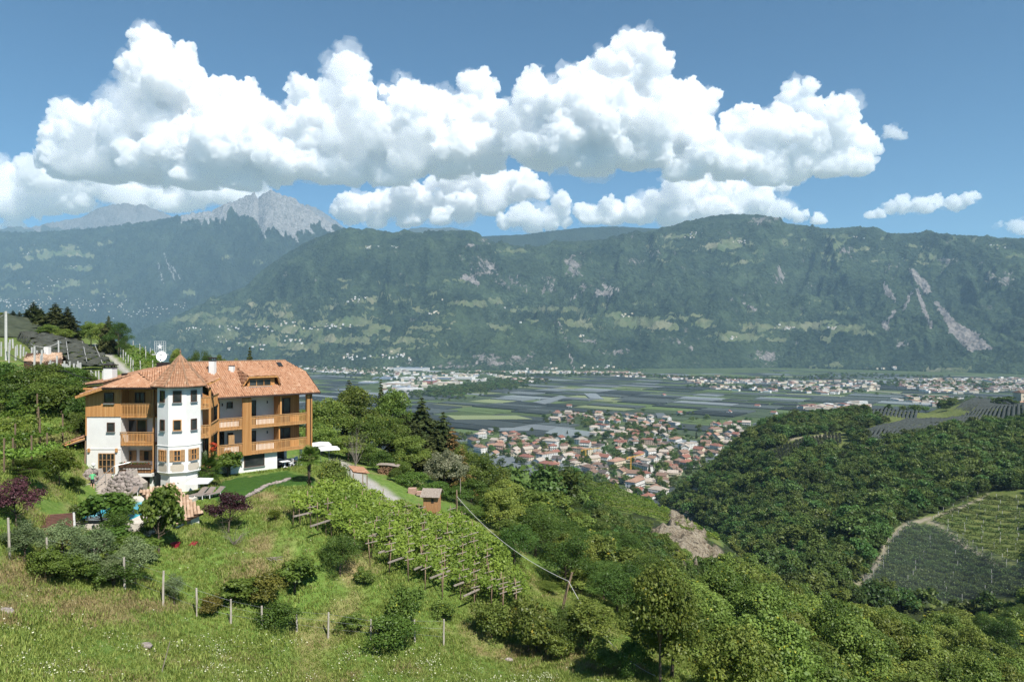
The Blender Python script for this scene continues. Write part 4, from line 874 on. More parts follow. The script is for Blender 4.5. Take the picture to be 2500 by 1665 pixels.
# the wood across the ravine: the largest trees one by one, the rest as one mass
def hill_points(n_try=60000, seed=21):
    rng = np.random.default_rng(seed)
    a = rng.uniform(-.05, .86, n_try); d = np.sqrt(rng.uniform(150 ** 2, 1000 ** 2, n_try)); X = a * d; Y = d
    Z = ground(X, Y); U = CX + F * a; V = HZ - F * (Z - CAMZ) / d
    ok = Z > 1.0
    fld = np.zeros(n_try, bool)
    for poly in ([(1420,1168),(1470,1170),(1580,1220),(1700,1280),(1790,1318),(1760,1330),(1600,1258),(1480,1243),(1445,1200)],
                 [(2080,1432),(2110,1405),(2140,1362),(2158,1318),(2198,1280),(2250,1262),(2290,1250),(2372,1215),(2410,1198),(2540,1195),(2540,1480),(2380,1492),(2250,1488),(2100,1450)],
                 [(1840,1115),(1950,1068),(2060,1052),(2085,1080),(2140,1088),(2050,1102),(1990,1092),(1900,1142)],
                 [(2090,1055),(2200,1022),(2350,985),(2540,990),(2540,1022),(2300,1052),(2150,1098)],[(2110,1000),(2260,1005),(2400,970),(2540,960),(2540,1010),(2250,1035),(2130,1025)]):
        fld |= inpoly(U, V, poly) & (d > 230)
    for poly in ([(1590,1290),(1660,1285),(1720,1318),(1785,1390),(1750,1440),(1690,1420),(1620,1350)],[(1885,1330),(1950,1322),(2022,1322),(2020,1400),(1990,1440),(1950,1445),(1900,1420)],[(1622,1178),(1692,1150),(1712,1200),(1700,1275),(1665,1310),(1635,1285)]):
        fld |= inpoly(U, V, poly) & (d > 130) & (rng.random(n_try) < .72)
    ok &= ~fld & (V < 1500) & ~((U < 1700) & (d < 135)) & (V > 985)
    # skip the dry gap where the vineyard knoll's own slope faces us
    ok &= ~(inpoly(U, V, [(1430,1240),(1600,1270),(1750,1330),(1700,1340),(1560,1300)]) & (rng.random(n_try) < .5))
    kl = np.interp(U, [1400,1430,1500,1600,1700,1760,1830,1900], [1236,1262,1275,1300,1345,1350,1385,1100]); tip = V - 3.8 / d * F
    ok &= ~((U > 1400) & (U < 1860) & (d < 345) & (tip < kl))
    X, Y, Z, U, V = X[ok], Y[ok], Z[ok], U[ok], V[ok]
    # thin to a natural spacing on a hash grid
    key = {}; keep = []
    for i in range(len(X)):
        c = (int(X[i] // 5.2), int(Y[i] // 5.2))
        if c in key: continue
        key[c] = 1; keep.append(i)
    return X[keep], Y[keep], Z[keep], U[keep], V[keep]
HX, HY, HZt, HU, HV = hill_points()
sz = RNG.uniform(.5, 1.38, len(HX)); sz *= np.where(HV < 1060, .8, 1); sz *= np.where(RNG.random(len(HX)) < .12, 1.3, 1.0)
sz = np.where((HU > 1400) & (HU < 1860) & (HY < 345) & (HV < 1420), sz * .42, sz)
seen = (HU < 2530) & (HU > 1400)
order = np.argsort(HY - 1e6 * 0 + np.where(seen, 0, 1e5))
near_i = order[:110]; far_i = order[110:]
for i in near_i:
    s = sz[i]; u, v = HU[i], HV[i]
    zone = 'under the rocky crag' if u < 1800 else 'above the pale cliffs in the ravine' if u < 2020 else 'beside the netted orchard'
    plant('far' if HY[i] > 260 else 'broad_mid', (HX[i], HY[i], HZt[i]), 8.2 * s, 8.6 * s, 'broadleaf_tree', '%s green tree in the hillside wood, %s' % ('tiny' if s < .5 else 'small' if s < .75 else 'smallish' if s < .9 else 'rounded' if s < 1.05 else 'large' if s < 1.15 else 'largest', area(u, v)), 'tree', 'trees of the wood across the ravine', sink=.6)
FAR_MESH = [p[0][0][1] for p in PROTO['far']]
scatter('hillside_wood', np.stack([HX, HY, HZt - .6], 1)[far_i], sz[far_i] * .92, RNG.uniform(0, 6.28, len(far_i)), RNG.integers(0, 4, len(far_i)), FAR_MESH, 'dense dark green wood covering the hill across the ravine')
print('wood trees', len(HX))
# ------------------------------------------------------------------ the guesthouse
M_WHITE = simple_mat('white render', (.74, .73, .70), (.66, .65, .62), .8, .9, .12, .01)
M_LARCH = NT('larch boards')
def _larch():
    k = M_LARCH; c = k.coord('Object'); v = k.mapping(c, (7.5, 7.5, .12)); n = k.noise(1.0, 2, .5, v)
    g = k.noise(1.0, 4, .6, k.mapping(c, (60, 60, 1.2)))
    col = k.ramp(n, [(.25, (.37, .165, .05)), (.5, (.57, .27, .092)), (.75, (.7, .4, .16))])
    col = k.mix(.35, col, k.ramp(g, [(.3, (.22, .1, .035)), (.7, (.52, .3, .12))]))
    k.principled(col, .62, k.bump(g, .25, .01), .3); return k.m
M_LARCH = _larch()
M_PALE = simple_mat('pale shutter boards', (.44, .27, .13), (.28, .155, .07), 5, .7, .3, .01, stretch=(3, 3, .3))
M_DARKWOOD = simple_mat('dark brown timber', (.1, .055, .03), (.05, .028, .018), 5, .7, .3, .01, stretch=(3, 3, .4))
M_OLDWOOD = simple_mat('weathered grey wood', (.36, .31, .26), (.2, .16, .13), 7, .85, .4, .01, stretch=(1, 1, .3))
M_POSTWOOD = simple_mat('chestnut pole wood', (.28, .2, .13), (.16, .11, .07), 6, .85, .4, .01, stretch=(1, 1, .3), rndmix=.4)
M_TIN = simple_mat('dark brown gutter metal', (.06, .04, .035), (.045, .03, .028), 3, .45, .05, .01, metal=.4)
M_METAL = simple_mat('galvanised metal', (.5, .5, .5), (.4, .4, .4), 5, .4, .05, .01, metal=.7)
M_WHITEP = simple_mat('white canvas', (.82, .82, .81), (.76, .76, .75), 2, .8, .05, .01)
M_BEIGE = simple_mat('beige painted panel', (.5, .44, .36), (.46, .4, .32), 3, .9, .05, .01)
M_CLAYFLOOR = simple_mat('terracotta floor', (.42, .22, .14), (.3, .16, .1), 3, .7, .1, .01)
M_DARKIN = simple_mat('dim interior', (.05, .045, .04), (.03, .028, .025), 2, .9, 0, 0)
def _glass():
    k = NT('window glass'); c = k.coord('Object')
    k.principled(k.ramp(k.noise(.7, 2, .5, c), [(.35, (.012, .015, .016)), (.65, (.05, .055, .055))]), .06, None, .5); return k.m
M_GLASS = _glass()
def tile_mat(name, stops):
    k = NT(name); c = k.coord('Object')
    col = k.ramp(k.attr('tint'), stops)
    col = k.mix(k.math('MULTIPLY', k.ramp(k.noise(.7, 4, .6, c), [(.45, 0.0), (.7, 1.0)]), .14), col, (.2, .13, .09))
    k.principled(col, .8, k.bump(k.noise(30, 3, .6, c), .3, .01), .2); return k.m
M_TILE = tile_mat('terracotta roof tiles', [(0, (.23, .115, .065)), (.35, (.36, .185, .105)), (.7, (.43, .245, .15)), (1, (.52, .36, .25))])
M_OLDTILE = tile_mat('old mossy roof tiles', [(0, (.26, .16, .1)), (.5, (.42, .29, .2)), (1, (.55, .42, .31))])
TRNG = np.random.default_rng(55)
def tile_poly(poly, name, parent, mat, tw=.23, tl=.36, lift=.05):
    """rows of arched clay tiles laid over a planar roof polygon (3D points); one joined part"""
    q = [Vector(p) for p in poly]; nrm = Vector((0, 0, 0))
    for i in range(1, len(q) - 1): nrm += (q[i] - q[0]).cross(q[i + 1] - q[0])
    nrm.normalize();  nrm = -nrm if nrm.z < 0 else nrm
    h = Vector((0, 0, 1)).cross(nrm); h = Vector((1, 0, 0)) if h.length < 1e-3 else h.normalized(); up = nrm.cross(h)
    o = q[0]; uv = [((p - o).dot(h), (p - o).dot(up)) for p in q]
    u0 = min(a for a, b in uv); u1 = max(a for a, b in uv); v0 = min(b for a, b in uv); v1 = max(b for a, b in uv)
    nu = max(1, round((u1 - u0) / tw)); nv = max(1, round((v1 - v0) / tl)); tw = (u1 - u0) / nu; tl = (v1 - v0) / nv
    gu, gv = np.meshgrid(u0 + (np.arange(nu) + .5) * tw, v0 + (np.arange(nv) + .5) * tl)
    ok = inpoly(gu, gv, uv); V = []; Q = []; T = []
    for cu, cv in zip(gu[ok], gv[ok]):
        j = TRNG.normal() * .012; lf = lift + TRNG.normal() * .008; t = min(1, max(0, .5 + .15 * TRNG.normal()))
        b = len(V); hw = tw * .46
        for vv, hh in ((cv - tl * .62, lf + .035), (cv + tl * .5, lf)):
            for uu, ht in ((-hw, -.01), (-hw * .5, .075), (hw * .5, .075), (hw, -.01)):
                V.append((o + h * (cu + uu + j) + up * vv + nrm * (hh + ht))[:]); T.append(t)
        for i in range(3): Q.append((b + i, b + i + 1, b + 5 + i, b + 4 + i))
        Q.append((b + 3, b + 2, b + 1, b))
    ob = np_mesh(name, np.array(V), np.array(Q), mat, dict(tint=np.array(T)))
    if parent is not None: ob.parent = parent
    return tag(ob, None, None, None, 'stuff')

class Fr:
    """a facade frame: s along the wall, o outwards, z relative to the camera height"""
    def __init__(s, x, y, ex, ey, nx, ny): s.o = Vector((x, y, CAMZ)); s.e = Vector((ex, ey, 0)).normalized(); s.n = Vector((nx, ny, 0)).normalized(); s.M = Matrix((s.e, s.n, Vector((0, 0, 1)))).transposed()
    def p(s, a, o, z): return s.o + s.e * a + s.n * o + Vector((0, 0, z))
    def box(s, mb, s0, s1, o0, o1, z0, z1, mi=0): mb.box(s.p((s0 + s1) / 2, (o0 + o1) / 2, (z0 + z1) / 2), (abs(s1 - s0), abs(o1 - o0), abs(z1 - z0)), s.M, mi)
house_o = Vector((-38, 76, CAMZ - 15))
HOUSE = empty('guesthouse', house_o, 'white rendered guesthouse with larch balconies, octagonal tower and terracotta tiled roofs', 'house')
def hp(mb, name, mat, parent=None, kind=None, label=None, shade=False):
    """link a part of the guesthouse (geometry given in world space)"""
    o = mb.build(name, mat, None, shade)
    return hang(o, parent or HOUSE, kind, label)
def hang(o, parent, kind=None, label=None):
    root = parent
    bpy.context.view_layer.update() if False else None
    o.parent = root; o.matrix_parent_inverse = Matrix.Translation(-(house_o if root is HOUSE else Vector(root.get('_w', house_o))))
    if root is not HOUSE: o.matrix_parent_inverse = Matrix.Identity(4)
    return tag(o, label, None, None, kind)
def window(fr, s0, s1, z0, z1, o, cols=1, rows=1, mat=None, sill=True, fw=.07, name='window', depth=.1, shutters=0, rail=None):
    mat = mat or M_DARKWOOD; mb = MB(); F_ = fr.box
    F_(mb, s0, s0 + fw, o, o + depth, z0, z1); F_(mb, s1 - fw, s1, o, o + depth, z0, z1)
    F_(mb, s0 + fw, s1 - fw, o, o + depth, z0, z0 + fw); F_(mb, s0 + fw, s1 - fw, o, o + depth, z1 - fw, z1)
    for i in range(1, cols):
        c = s0 + (s1 - s0) * i / cols; F_(mb, c - fw * .45, c + fw * .45, o, o + depth * .9, z0 + fw, z1 - fw)
    for i in range(1, rows):
        c = z0 + (z1 - z0) * i / rows
        for j in range(cols):
            a = s0 + (s1 - s0) * j / cols + fw; b = s0 + (s1 - s0) * (j + 1) / cols - fw; F_(mb, a, b, o, o + depth * .8, c - fw * .35, c + fw * .35)
    w = hp(mb, name, mat)
    g = MB(); F_(g, s0 + fw * .6, s1 - fw * .6, o + .012, o + .035, z0 + fw * .6, z1 - fw * .6); hang(g.build('pane', M_GLASS), w)
    if sill:
        g = MB(); F_(g, s0 - .06, s1 + .06, o, o + .17, z0 - .1, z0 - .003); hang(g.build('sill', M_METAL), w)
    if shutters:
        for a, b in ((s0 - shutters - .02, s0 - .02), (s1 + .02, s1 + shutters + .02)):
            g = MB(); F_(g, a, b, o + .02, o + .06, z0 - .02, z1 + .02)
            for zz in (z0 + .12, (z0 + z1) / 2, z1 - .12): F_(g, a + .03, b - .03, o + .06, o + .085, zz - .05, zz + .05)
            hang(g.build('shutter', M_PALE), w)
    return w
def railing(fr, s0, s1, o, z0, z1, step=.15, w=.075, th=.03, mat=None, top=True, name='balcony', floor=None, ends=None):
    """balcony: floor slab with posts behind, slats and handrail as sub-parts"""
    mat = mat or M_LARCH; L = s1 - s0
    fb = MB(); fd = floor if floor else .3
    fr.box(fb, s0, s1, o - fd, o - .06, z0 + .05, z0 + .22)
    b = hp(fb, name, M_LARCH)
    sl = MB(); n = int(L / step)
    for i in range(n):
        c = s0 + (i + .5) * L / n; j = TRNG.normal() * .006
        fr.box(sl, c - w / 2, c + w / 2, o - th + j, o + j, z0 + abs(TRNG.normal()) * .012, z1 - .05)
    hang(sl.build('slats', mat), b, 'stuff')
    hr = MB(); fr.box(hr, s0 - .02, s1 + .02, o - .1, o + .05, z1 - .05, z1 + .02)
    fr.box(hr, s0, s1, o - .09, o - .035, z0 + .32, z0 + .4); fr.box(hr, s0, s1, o - .09, o - .035, z1 - .25, z1 - .17)
    hang(hr.build('handrail', M_PALE), b)
    return b
def cladding(fr, s0, s1, o, z0, z1, bw=.16, name='wood_cladding'):
    mb = MB(); n = max(1, round((s1 - s0) / bw)); w = (s1 - s0) / n
    for i in range(n):
        a = s0 + i * w; fr.box(mb, a + .006, a + w - .006, o - .02, o + .022 + TRNG.random() * .008, z0, z1)
    fr.box(mb, s0, s1, o - .05, o + .004, z0 + .01, z1 - .01)
    return hp(mb, name, M_LARCH, None, 'stuff')
def roof_part(polys, name='roof', mat=None, th=.16, tiles=True, tmat=None):
    mb = MB()
    for pl in polys: mb.slab(pl, th)
    r = hp(mb, name, mat or M_DARKWOOD)
    if tiles:
        for pl in polys: t = tile_poly(pl, 'roof_tiles', None, tmat or M_TILE); hang(t, r, 'stuff')
    return r
def zz(zx, zy, d):     # a point read off the photo's house close-up, at a distance
    u = 150 + zx / 3.409; v = 820 + zy / 3.409; return P(u, v, d)
LF = Fr(-43.6, 70, 1, 0, 0, -1); RF = Fr(-24.27, 83, -.737, -.676, .676, -.737)
def zl(zy, d=70): return -(zy / 3.409 - 12.5) / F * d
def sl_(zx, d=70): return (150 + zx / 3.409 - CX) / F * d + 43.6
# -- left block
w = MB(); LF.box(w, 0, 3.5, -9, 0, -15.6, -4.85); LF.box(w, 3.5, 7.1, -9, -1.5, -15.6, -4.85)
LF.box(w, 3.5, 7.0, -1.5, -.02, -15.6, -13.55)       # plinth under the flower balcony
hp(w, 'wall', M_WHITE)
mo = MB(); LF.box(mo, 0, 3.5, 0, .05, zl(943), zl(936)); LF.box(mo, 3.5, 7.0, -.3, .55, zl(1162), zl(1137)); hp(mo, 'moulding', M_WHITE)
cladding(LF, -.08, 3.52, .06, zl(672), -4.8); cladding(LF, 3.52, 7.0, -1.46, zl(690), -4.85)
cs = MB(); LF.box(cs, 3.5, 3.53, -1.45, -.05, zl(672), -4.86); hp(cs, 'wood_cladding', M_LARCH)
cladding(LF, -.1, .02, .045, zl(830), zl(674), .12); cladding(LF, 6.95, 7.35, -.5, zl(655), -4.8)
bm_ = MB(); LF.box(bm_, 3.42, 3.6, -1.4, .05, -5.05, -4.8); LF.box(bm_, -.3, 7.3, -.1, .12, -4.98, -4.8); LF.box(bm_, 6.8, 6.95, -.1, .08, zl(1130), -4.9)
hp(bm_, 'timber_beam', M_LARCH)
window(LF, sl_(362), sl_(442), zl(560), zl(470), .09); window(LF, sl_(382), sl_(445), zl(797), zl(720), 0)
window(LF, sl_(612, 71.4), sl_(694, 71.4), zl(640, 71.4), zl(470, 71.4), -1.43, 2, 1, sill=False, name='balcony_door')
window(LF, sl_(547, 71.4), sl_(708, 71.4), zl(880, 71.4), zl(697, 71.4), -1.5, 2, 1, M_PALE, sill=False, name='balcony_door')
window(LF, sl_(310), sl_(447), zl(1140), zl(975), .0, 4, 3, M_PALE, sill=False, name='french_door', fw=.075)
window(LF, sl_(537, 71.4), sl_(590, 71.4), zl(1040, 71.4), zl(952, 71.4), -1.5, 2, 2, M_PALE, sill=False, shutters=.38)
window(LF, sl_(680, 71.4), sl_(732, 71.4), zl(1040, 71.4), zl(952, 71.4), -1.5, 1, 1, M_PALE, sill=False, shutters=.38)
window(LF, sl_(660), sl_(735), zl(1255), zl(1167), .0, 1, 1, M_DARKWOOD, sill=False, name='cellar_door')
railing(LF, 3.5, 6.9, .05, zl(683), zl(562), floor=1.5); railing(LF, 3.5, 6.9, .12, zl(914), zl(800), floor=1.5)
railing(LF, 3.55, 6.85, .45, zl(1136), zl(1075), mat=M_DARKWOOD, step=.15, w=.07, floor=.9)
fb = MB(); LF.box(fb, 3.6, 6.85, .3, .62, zl(1085), zl(1062)); hp(fb, 'flower_box', M_DARKWOOD)
rng = np.random.default_rng(8)
C_ = np.array([LF.p(3.7 + i * .105, .46 + rng.normal() * .04, zl(1060) + .05)[:] for i in range(30)])
V_, Q_, t_ = leaf_cloud(rng, C_, np.full(30, .16), 700, .1, .8)
hang(np_mesh('geraniums', V_, Q_, leaf_mat('geranium', (.05, .1, .02), (.15, .2, .05), spot=(.5, .03, .03)), dict(tint=np.where(rng.random(700).repeat(4) < .18, 1, t_))), HOUSE, 'stuff')
for a in (232, 462):
    lb = MB(); LF.box(lb, sl_(a - 8), sl_(a + 8), 0, .18, zl(965), zl(935)); hp(lb, 'beam_end', M_LARCH)
dp = MB(); dp.tube([LF.p(6.98, .06, -4.7), LF.p(6.93, .08, -5.2), LF.p(6.93, .08, zl(1215))], .05, 6); hp(dp, 'downpipe', M_TIN)
# lean-to at the far left
H_ = zz(225, 830, 71.5); lt = [zz(25, 905, 69.5), zz(228, 832, 71.2), zz(232, 815, 74), zz(60, 880, 74)]
roof_part([lt], 'lean_to_roof', M_LARCH, .14)
pp = MB(); pp.beam(zz(205, 860, 70.4), zz(196, 1095, 70.0), .14); pp.beam(zz(40, 912, 69.8), zz(225, 852, 70.8), .12); hp(pp, 'lean_to_post', M_POSTWOOD)
# -- roofs of the left block
Hh = Vector((-41.4, 69, CAMZ - 4.74)); G1 = Vector((-44.25, 69.4, CAMZ - 5.62)); G2 = Vector((-45.6, 82, CAMZ - 5.3)); Pb = Vector((-41.1, 82, CAMZ - 2.99)); Pa = Vector((-40.0, 73, CAMZ - 3.54))
K_ = Vector((-35.8, 69, CAMZ - 4.74)); Qd = Vector((-37.4, 77.9, CAMZ - 2.57)); Pc = Vector((-35.2, 72.5, CAMZ - 4.2))
roof_part([[Hh, K_, Pa], [G1, Hh, Pa], [G2, G1, Pa, Pb]]); roof_part([[K_, Pc, Qd, Pa]]); roof_part([[Pa, Qd, Pb]])
back = [Vector((-50.2, 80, CAMZ - 5.12)), Vector((-43.2, 72, CAMZ - 4.40)), Pb + Vector((0, 0, .05)), Vector((-47.5, 88, CAMZ - 3.75))]
roof_part([[back[0], back[1], back[2]], [back[0], back[2], back[3]]])
bw = MB(); bw.beam(back[0] + Vector((.2, .3, -.35)), back[1] + Vector((0, .3, -.35)), .12, .3); hp(bw, 'fascia', M_LARCH)
bw = MB(); bw.add([(-49, 81, CAMZ - 15), (-43.7, 75, CAMZ - 15), (-43.7, 88, CAMZ - 15), (-49, 88, CAMZ - 15), (-49, 81, CAMZ - 5.3), (-43.7, 75, CAMZ - 4.9), (-43.7, 88, CAMZ - 4.9), (-49, 88, CAMZ - 5)], [(0, 1, 5, 4), (1, 2, 6, 5), (2, 3, 7, 6), (3, 0, 4, 7)]); hp(bw, 'wall', M_DARKWOOD)
gt = MB(); gt.tube([Hh + Vector((-.1, -.08, -.06)), K_ + Vector((.1, -.08, -.06))], .075, 6); gt.tube([back[0] + Vector((-.05, -.1, -.05)), back[1] + Vector((0, -.1, -.05))], .07, 6); hp(gt, 'gutter', M_TIN)
vg = MB(); vg.beam(Hh + Vector((0, -.1, -.1)), G1 + Vector((-.05, -.12, -.1)), .1, .26); hp(vg, 'verge_board', M_LARCH)
# -- tower
TC = Vector((-33.72, 69.43, 0)); tw_, ph = 1.634, math.radians(18)
def octa(r, z): return [(TC.x + r * math.cos(-math.pi / 2 + ph + math.pi / 4 * (i + .5)), TC.y + r * math.sin(-math.pi / 2 + ph + math.pi / 4 * (i + .5)), CAMZ + z) for i in range(8)]
Rt = tw_ / (2 * math.sin(math.pi / 8))
def loft(mb, rings, mi=0, cap=True):
    n = len(rings[0]); vs = [p for r in rings for p in r]; fs = []
    for i in range(len(rings) - 1):
        for k in range(n): fs.append((i * n + k, i * n + (k + 1) % n, (i + 1) * n + (k + 1) % n, (i + 1) * n + k))
    if cap: fs += [tuple(range(n - 1, -1, -1)), tuple(range((len(rings) - 1) * n, len(rings) * n))]
    mb.add(vs, fs, mi)
tb = MB(); loft(tb, [octa(Rt * .86, -16), octa(Rt * .86, -13.35), octa(Rt * .93, -13.22), octa(Rt * 1.02, -13.02), octa(Rt, -12.98), octa(Rt, -10.42), octa(Rt * 1.025, -10.4), octa(Rt * 1.025, -10.33), octa(Rt, -10.31), octa(Rt, -4.35)])
hp(tb, 'tower_wall', M_WHITE)
for i in (-1, 0, 1):
    a = -math.pi / 2 + ph + i * math.pi / 4; n_ = Vector((math.cos(a), math.sin(a), 0)); e_ = Vector((-n_.y, n_.x, 0)); c_ = TC + n_ * (tw_ * 1.2071)
    fr = Fr(c_.x - e_.x * tw_ / 2, c_.y - e_.y * tw_ / 2, e_.x, e_.y, n_.x, n_.y); m = tw_ / 2; hw = .39 if i == 0 else .33
    window(fr, m - hw, m + hw, -6.08, -4.92, .0); window(fr, m - hw, m + hw, -8.88, -7.78, .0, mat=M_LARCH if i == 0 else M_DARKWOOD)
    window(fr, m - .33, m + .33, -11.9, -10.78, .0, 2, 2, M_LARCH, shutters=.34 if i == 0 else .26)
    pb = MB(); q = .13
    pts = [(m - .62 + q, -12.93), (m + .62 - q, -12.93), (m + .62 - q, -12.93 + q), (m + .62, -12.93 + q), (m + .62, -12.15 - q), (m + .62 - q, -12.15 - q), (m + .62 - q, -12.15), (m - .62 + q, -12.15), (m - .62 + q, -12.15 - q), (m - .62, -12.15 - q), (m - .62, -12.93 + q), (m - .62 + q, -12.93 + q)]
    n12 = len(pts); pb.add([fr.p(x, .004, z) for x, z in pts] + [fr.p(x, .02, z) for x, z in pts], [tuple(range(n12, 2 * n12))] + [(j, (j + 1) % n12, n12 + (j + 1) % n12, n12 + j) for j in range(n12)])
    hp(pb, 'painted_panel', M_BEIGE)
rr = [(Rt * 1.27, -4.5), (Rt * 1.04, -4.02), (Rt * .72, -3.3), (Rt * .42, -2.5), (Rt * .17, -1.85), (.06, -1.5)]
tr_ = MB(); loft(tr_, [octa(r * .985, z - .05) for r, z in rr]); tro = hp(tr_, 'tower_roof', M_OLDTILE)
for (r0, z0), (r1, z1) in zip(rr[:-1], rr[1:]):
    a_, b_ = octa(r0, z0), octa(r1, z1)
    for k in range(8): hang(tile_poly([a_[k], a_[(k + 1) % 8], b_[(k + 1) % 8], b_[k]], 'roof_tiles', None, M_TILE, .2, .34, .0), tro, 'stuff')
hb = MB()
for k in range(8): hb.tube([Vector(octa(r * 1.005, z + .07)[k]) for r, z in rr], [.085] * 5 + [.05], 5)
hb.tube([TC + Vector((0, 0, CAMZ - 1.6)), TC + Vector((0, 0, CAMZ - 1.25)), TC + Vector((0, 0, CAMZ - .75))], [.1, .05, .02], 6); hb.ball(TC + Vector((0, 0, CAMZ - 1.1)), .1, 8, 6)
hang(hb.build('ridge_tile', M_OLDTILE), tro, 'stuff')
ge = MB(); ring = octa(Rt * 1.28, -4.56); ge.tube([Vector(p) for p in ring] + [Vector(ring[0])], .06, 5); hp(ge, 'gutter', M_TIN)
# -- right wing
ww = MB(); RF.box(ww, .9, 12.6, -11, -1.7, -12.95, -6.3); RF.box(ww, 4.2, 12.6, -11, -1.7, -15.4, -12.953); RF.box(ww, .9, 4.197, -11, -5.2, -15.4, -12.953); RF.box(ww, 4.2, 9.6, -1.7, -.5, -15.4, -12.9); hp(ww, 'wall', M_WHITE)
gw = MB()     # gable wall above the rooms, closed up to the roof
for s_ in (1.0, 12.4):
    gw.add([RF.p(s_, -.2, -6.35), RF.p(s_, -11, -6.35), RF.p(s_, -7.2, -4.0), RF.p(s_, -4.0, -4.0), RF.p(s_ + .15, -.2, -6.35), RF.p(s_ + .15, -11, -6.35), RF.p(s_ + .15, -7.2, -4.0), RF.p(s_ + .15, -4.0, -4.0)], [(0, 1, 2, 3), (7, 6, 5, 4), (0, 3, 7, 4), (2, 1, 5, 6), (3, 2, 6, 7)])
hp(gw, 'gable', M_LARCH)
cl = MB(); RF.box(cl, .1, 11.1, -1.75, -.1, -6.42, -6.26); RF.box(cl, .1, 11.1, -1.75, .0, -9.98, -9.8); RF.box(cl, .1, 11.1, -1.75, .0, -12.95, -12.78); hp(cl, 'balcony_floor', M_PALE)
for k, (zt, zb, rt, rb) in enumerate(((-6.42, -9.8, -8.62, -9.98), (-9.98, -12.78, -11.56, -12.98))):
    railing(RF, .75, 7.46, .04, rb, rt, floor=.4); railing(RF, 8.48, 11.1, .04, rb, rt, floor=.4)
    cladding(RF, .9, 3.95, -1.66, zb, zt); 
    window(RF, 2.1, 3.75, zb, zt - .45, -1.62, 2, 1, M_DARKWOOD, False, name='balcony_door')
    window(RF, 6.25, 7.4, zb, zt - .5, -1.7, 2, 1, M_DARKWOOD, False, name='balcony_door')
    if k == 0: window(RF, 8.95, 9.6, zt - 1.25, zt - .55, -1.7); window(RF, 10.4, 11.0, zb, zt - .5, -1.7, 1, 1, M_DARKWOOD, False, name='balcony_door')
    else: window(RF, 8.9, 9.5, zt - 1.7, zt - .5, -1.7); window(RF, 9.9, 11.1, zb, zt - .3, -1.7, 2, 1, M_DARKWOOD, False, name='balcony_door')
    for s_ in (4.9, 10.1):
        lm = MB(); RF.box(lm, s_ - .05, s_ + .05, -1.7, -1.58, zt - .95, zt - .65); hp(lm, 'wall_lamp', M_TIN)
    pt = MB(); RF.box(pt, 3.93, 4.08, -1.7, -.3, zb, zt); hp(pt, 'partition', M_LARCH)
for (a, b) in ((7.46, 8.48),):
    sb = MB(); n = 11
    for i in range(n):
        c = a + (i + .5) * (b - a) / n; RF.box(sb, c - .034, c + .034, .0, .1, -12.98, -6.4)
    RF.box(sb, a, b, -.12, -.02, -12.9, -6.42); hp(sb, 'slatted_screen', M_LARCH, None, 'stuff')
sb = MB()
for i in range(8):
    c = .04 + (i + .5) * .71 / 8; RF.box(sb, c - .033, c + .033, .0, .09, -12.98, -6.4)
for i in range(18):
    c = -.1 - i * .095; RF.box(sb, -.02, .06, c - .03, c + .03, -12.98, -6.4)
RF.box(sb, .08, .74, -.12, -.02, -12.9, -6.42); hp(sb, 'slatted_screen', M_LARCH, None, 'stuff')
po = MB(); RF.box(po, 3.86, 4.04, -.2, .0, -8.6, -6.35); hp(po, 'timber_post', M_LARCH)
dp = MB(); dp.tube([RF.p(.22, .3, -6.3), RF.p(.3, .16, -6.9), RF.p(.3, .16, -13)], .05, 6); hp(dp, 'downpipe', M_TIN)
window(RF, 5.75, 8.1, -14.45, -13.0, -.5, 1, 1, M_DARKWOOD, True, name='window')
bs = MB(); RF.box(bs, 9.35, 10.0, -.2, .0, -11.55, -10.55); hp(bs, 'balcony_screen', M_PALE)
# terrace under the balconies
tf = MB(); RF.box(tf, -.6, 4.2, -5.4, .3, -15.3, -15.0); hp(tf, 'terrace_floor', M_CLAYFLOOR)
window(RF, 1.3, 3.9, -14.95, -13.1, -5.2, 3, 1, M_DARKWOOD, False, name='terrace_door')
tc_ = MB(); RF.box(tc_, 1.05, 1.3, -.75, -.5, -15.0, -12.95); RF.box(tc_, .0, .25, -3.0, -2.75, -15.0, -12.95); hp(tc_, 'column', M_WHITE)
# wing roof with a half hip
def rp(s, o, z): return RF.p(s, o, z)
ev, rg = (.45, -6.25), (-5.6, -2.56)
def on(f): return (ev[0] + (rg[0] - ev[0]) * f, ev[1] + (rg[1] - ev[1]) * f)
f6 = on(.63); fb6 = (2 * rg[0] - f6[0], f6[1]); evb = (2 * rg[0] - ev[0], ev[1])
main_poly = [rp(11.35, *ev), rp(-.75, *ev), rp(-.75, *f6), rp(.95, *rg), rp(13.2, *rg)]
roof_part([main_poly, [rp(.95, *rg), rp(-.75, *f6), rp(-.75, *fb6)], [rp(-.75, *evb), rp(13.2, *evb), rp(13.2, *rg), rp(.95, *rg), rp(-.75, *fb6)]])
rt_ = MB(); n = 44
for i in range(n):
    s0 = .9 + (13.2 - .9) * i / n; rt_.tube([rp(s0, rg[0], rg[1] + .1), rp(s0 + .3, rg[0], rg[1] + .13)], [.12, .1], 6)
hp(rt_, 'ridge_tile', M_OLDTILE, None, 'stuff')
gt = MB(); gt.tube([rp(11.4, ev[0] + .08, ev[1] - .08), rp(-.8, ev[0] + .08, ev[1] - .08)], .08, 6); gt.beam(rp(-.8, ev[0], ev[1] - .08), rp(-.8, f6[0], f6[1] - .06), .06, .3); gt.beam(rp(-.8, f6[0], f6[1] - .06), rp(-.8, fb6[0], fb6[1] - .06), .06, .3); hp(gt, 'gutter', M_TIN)
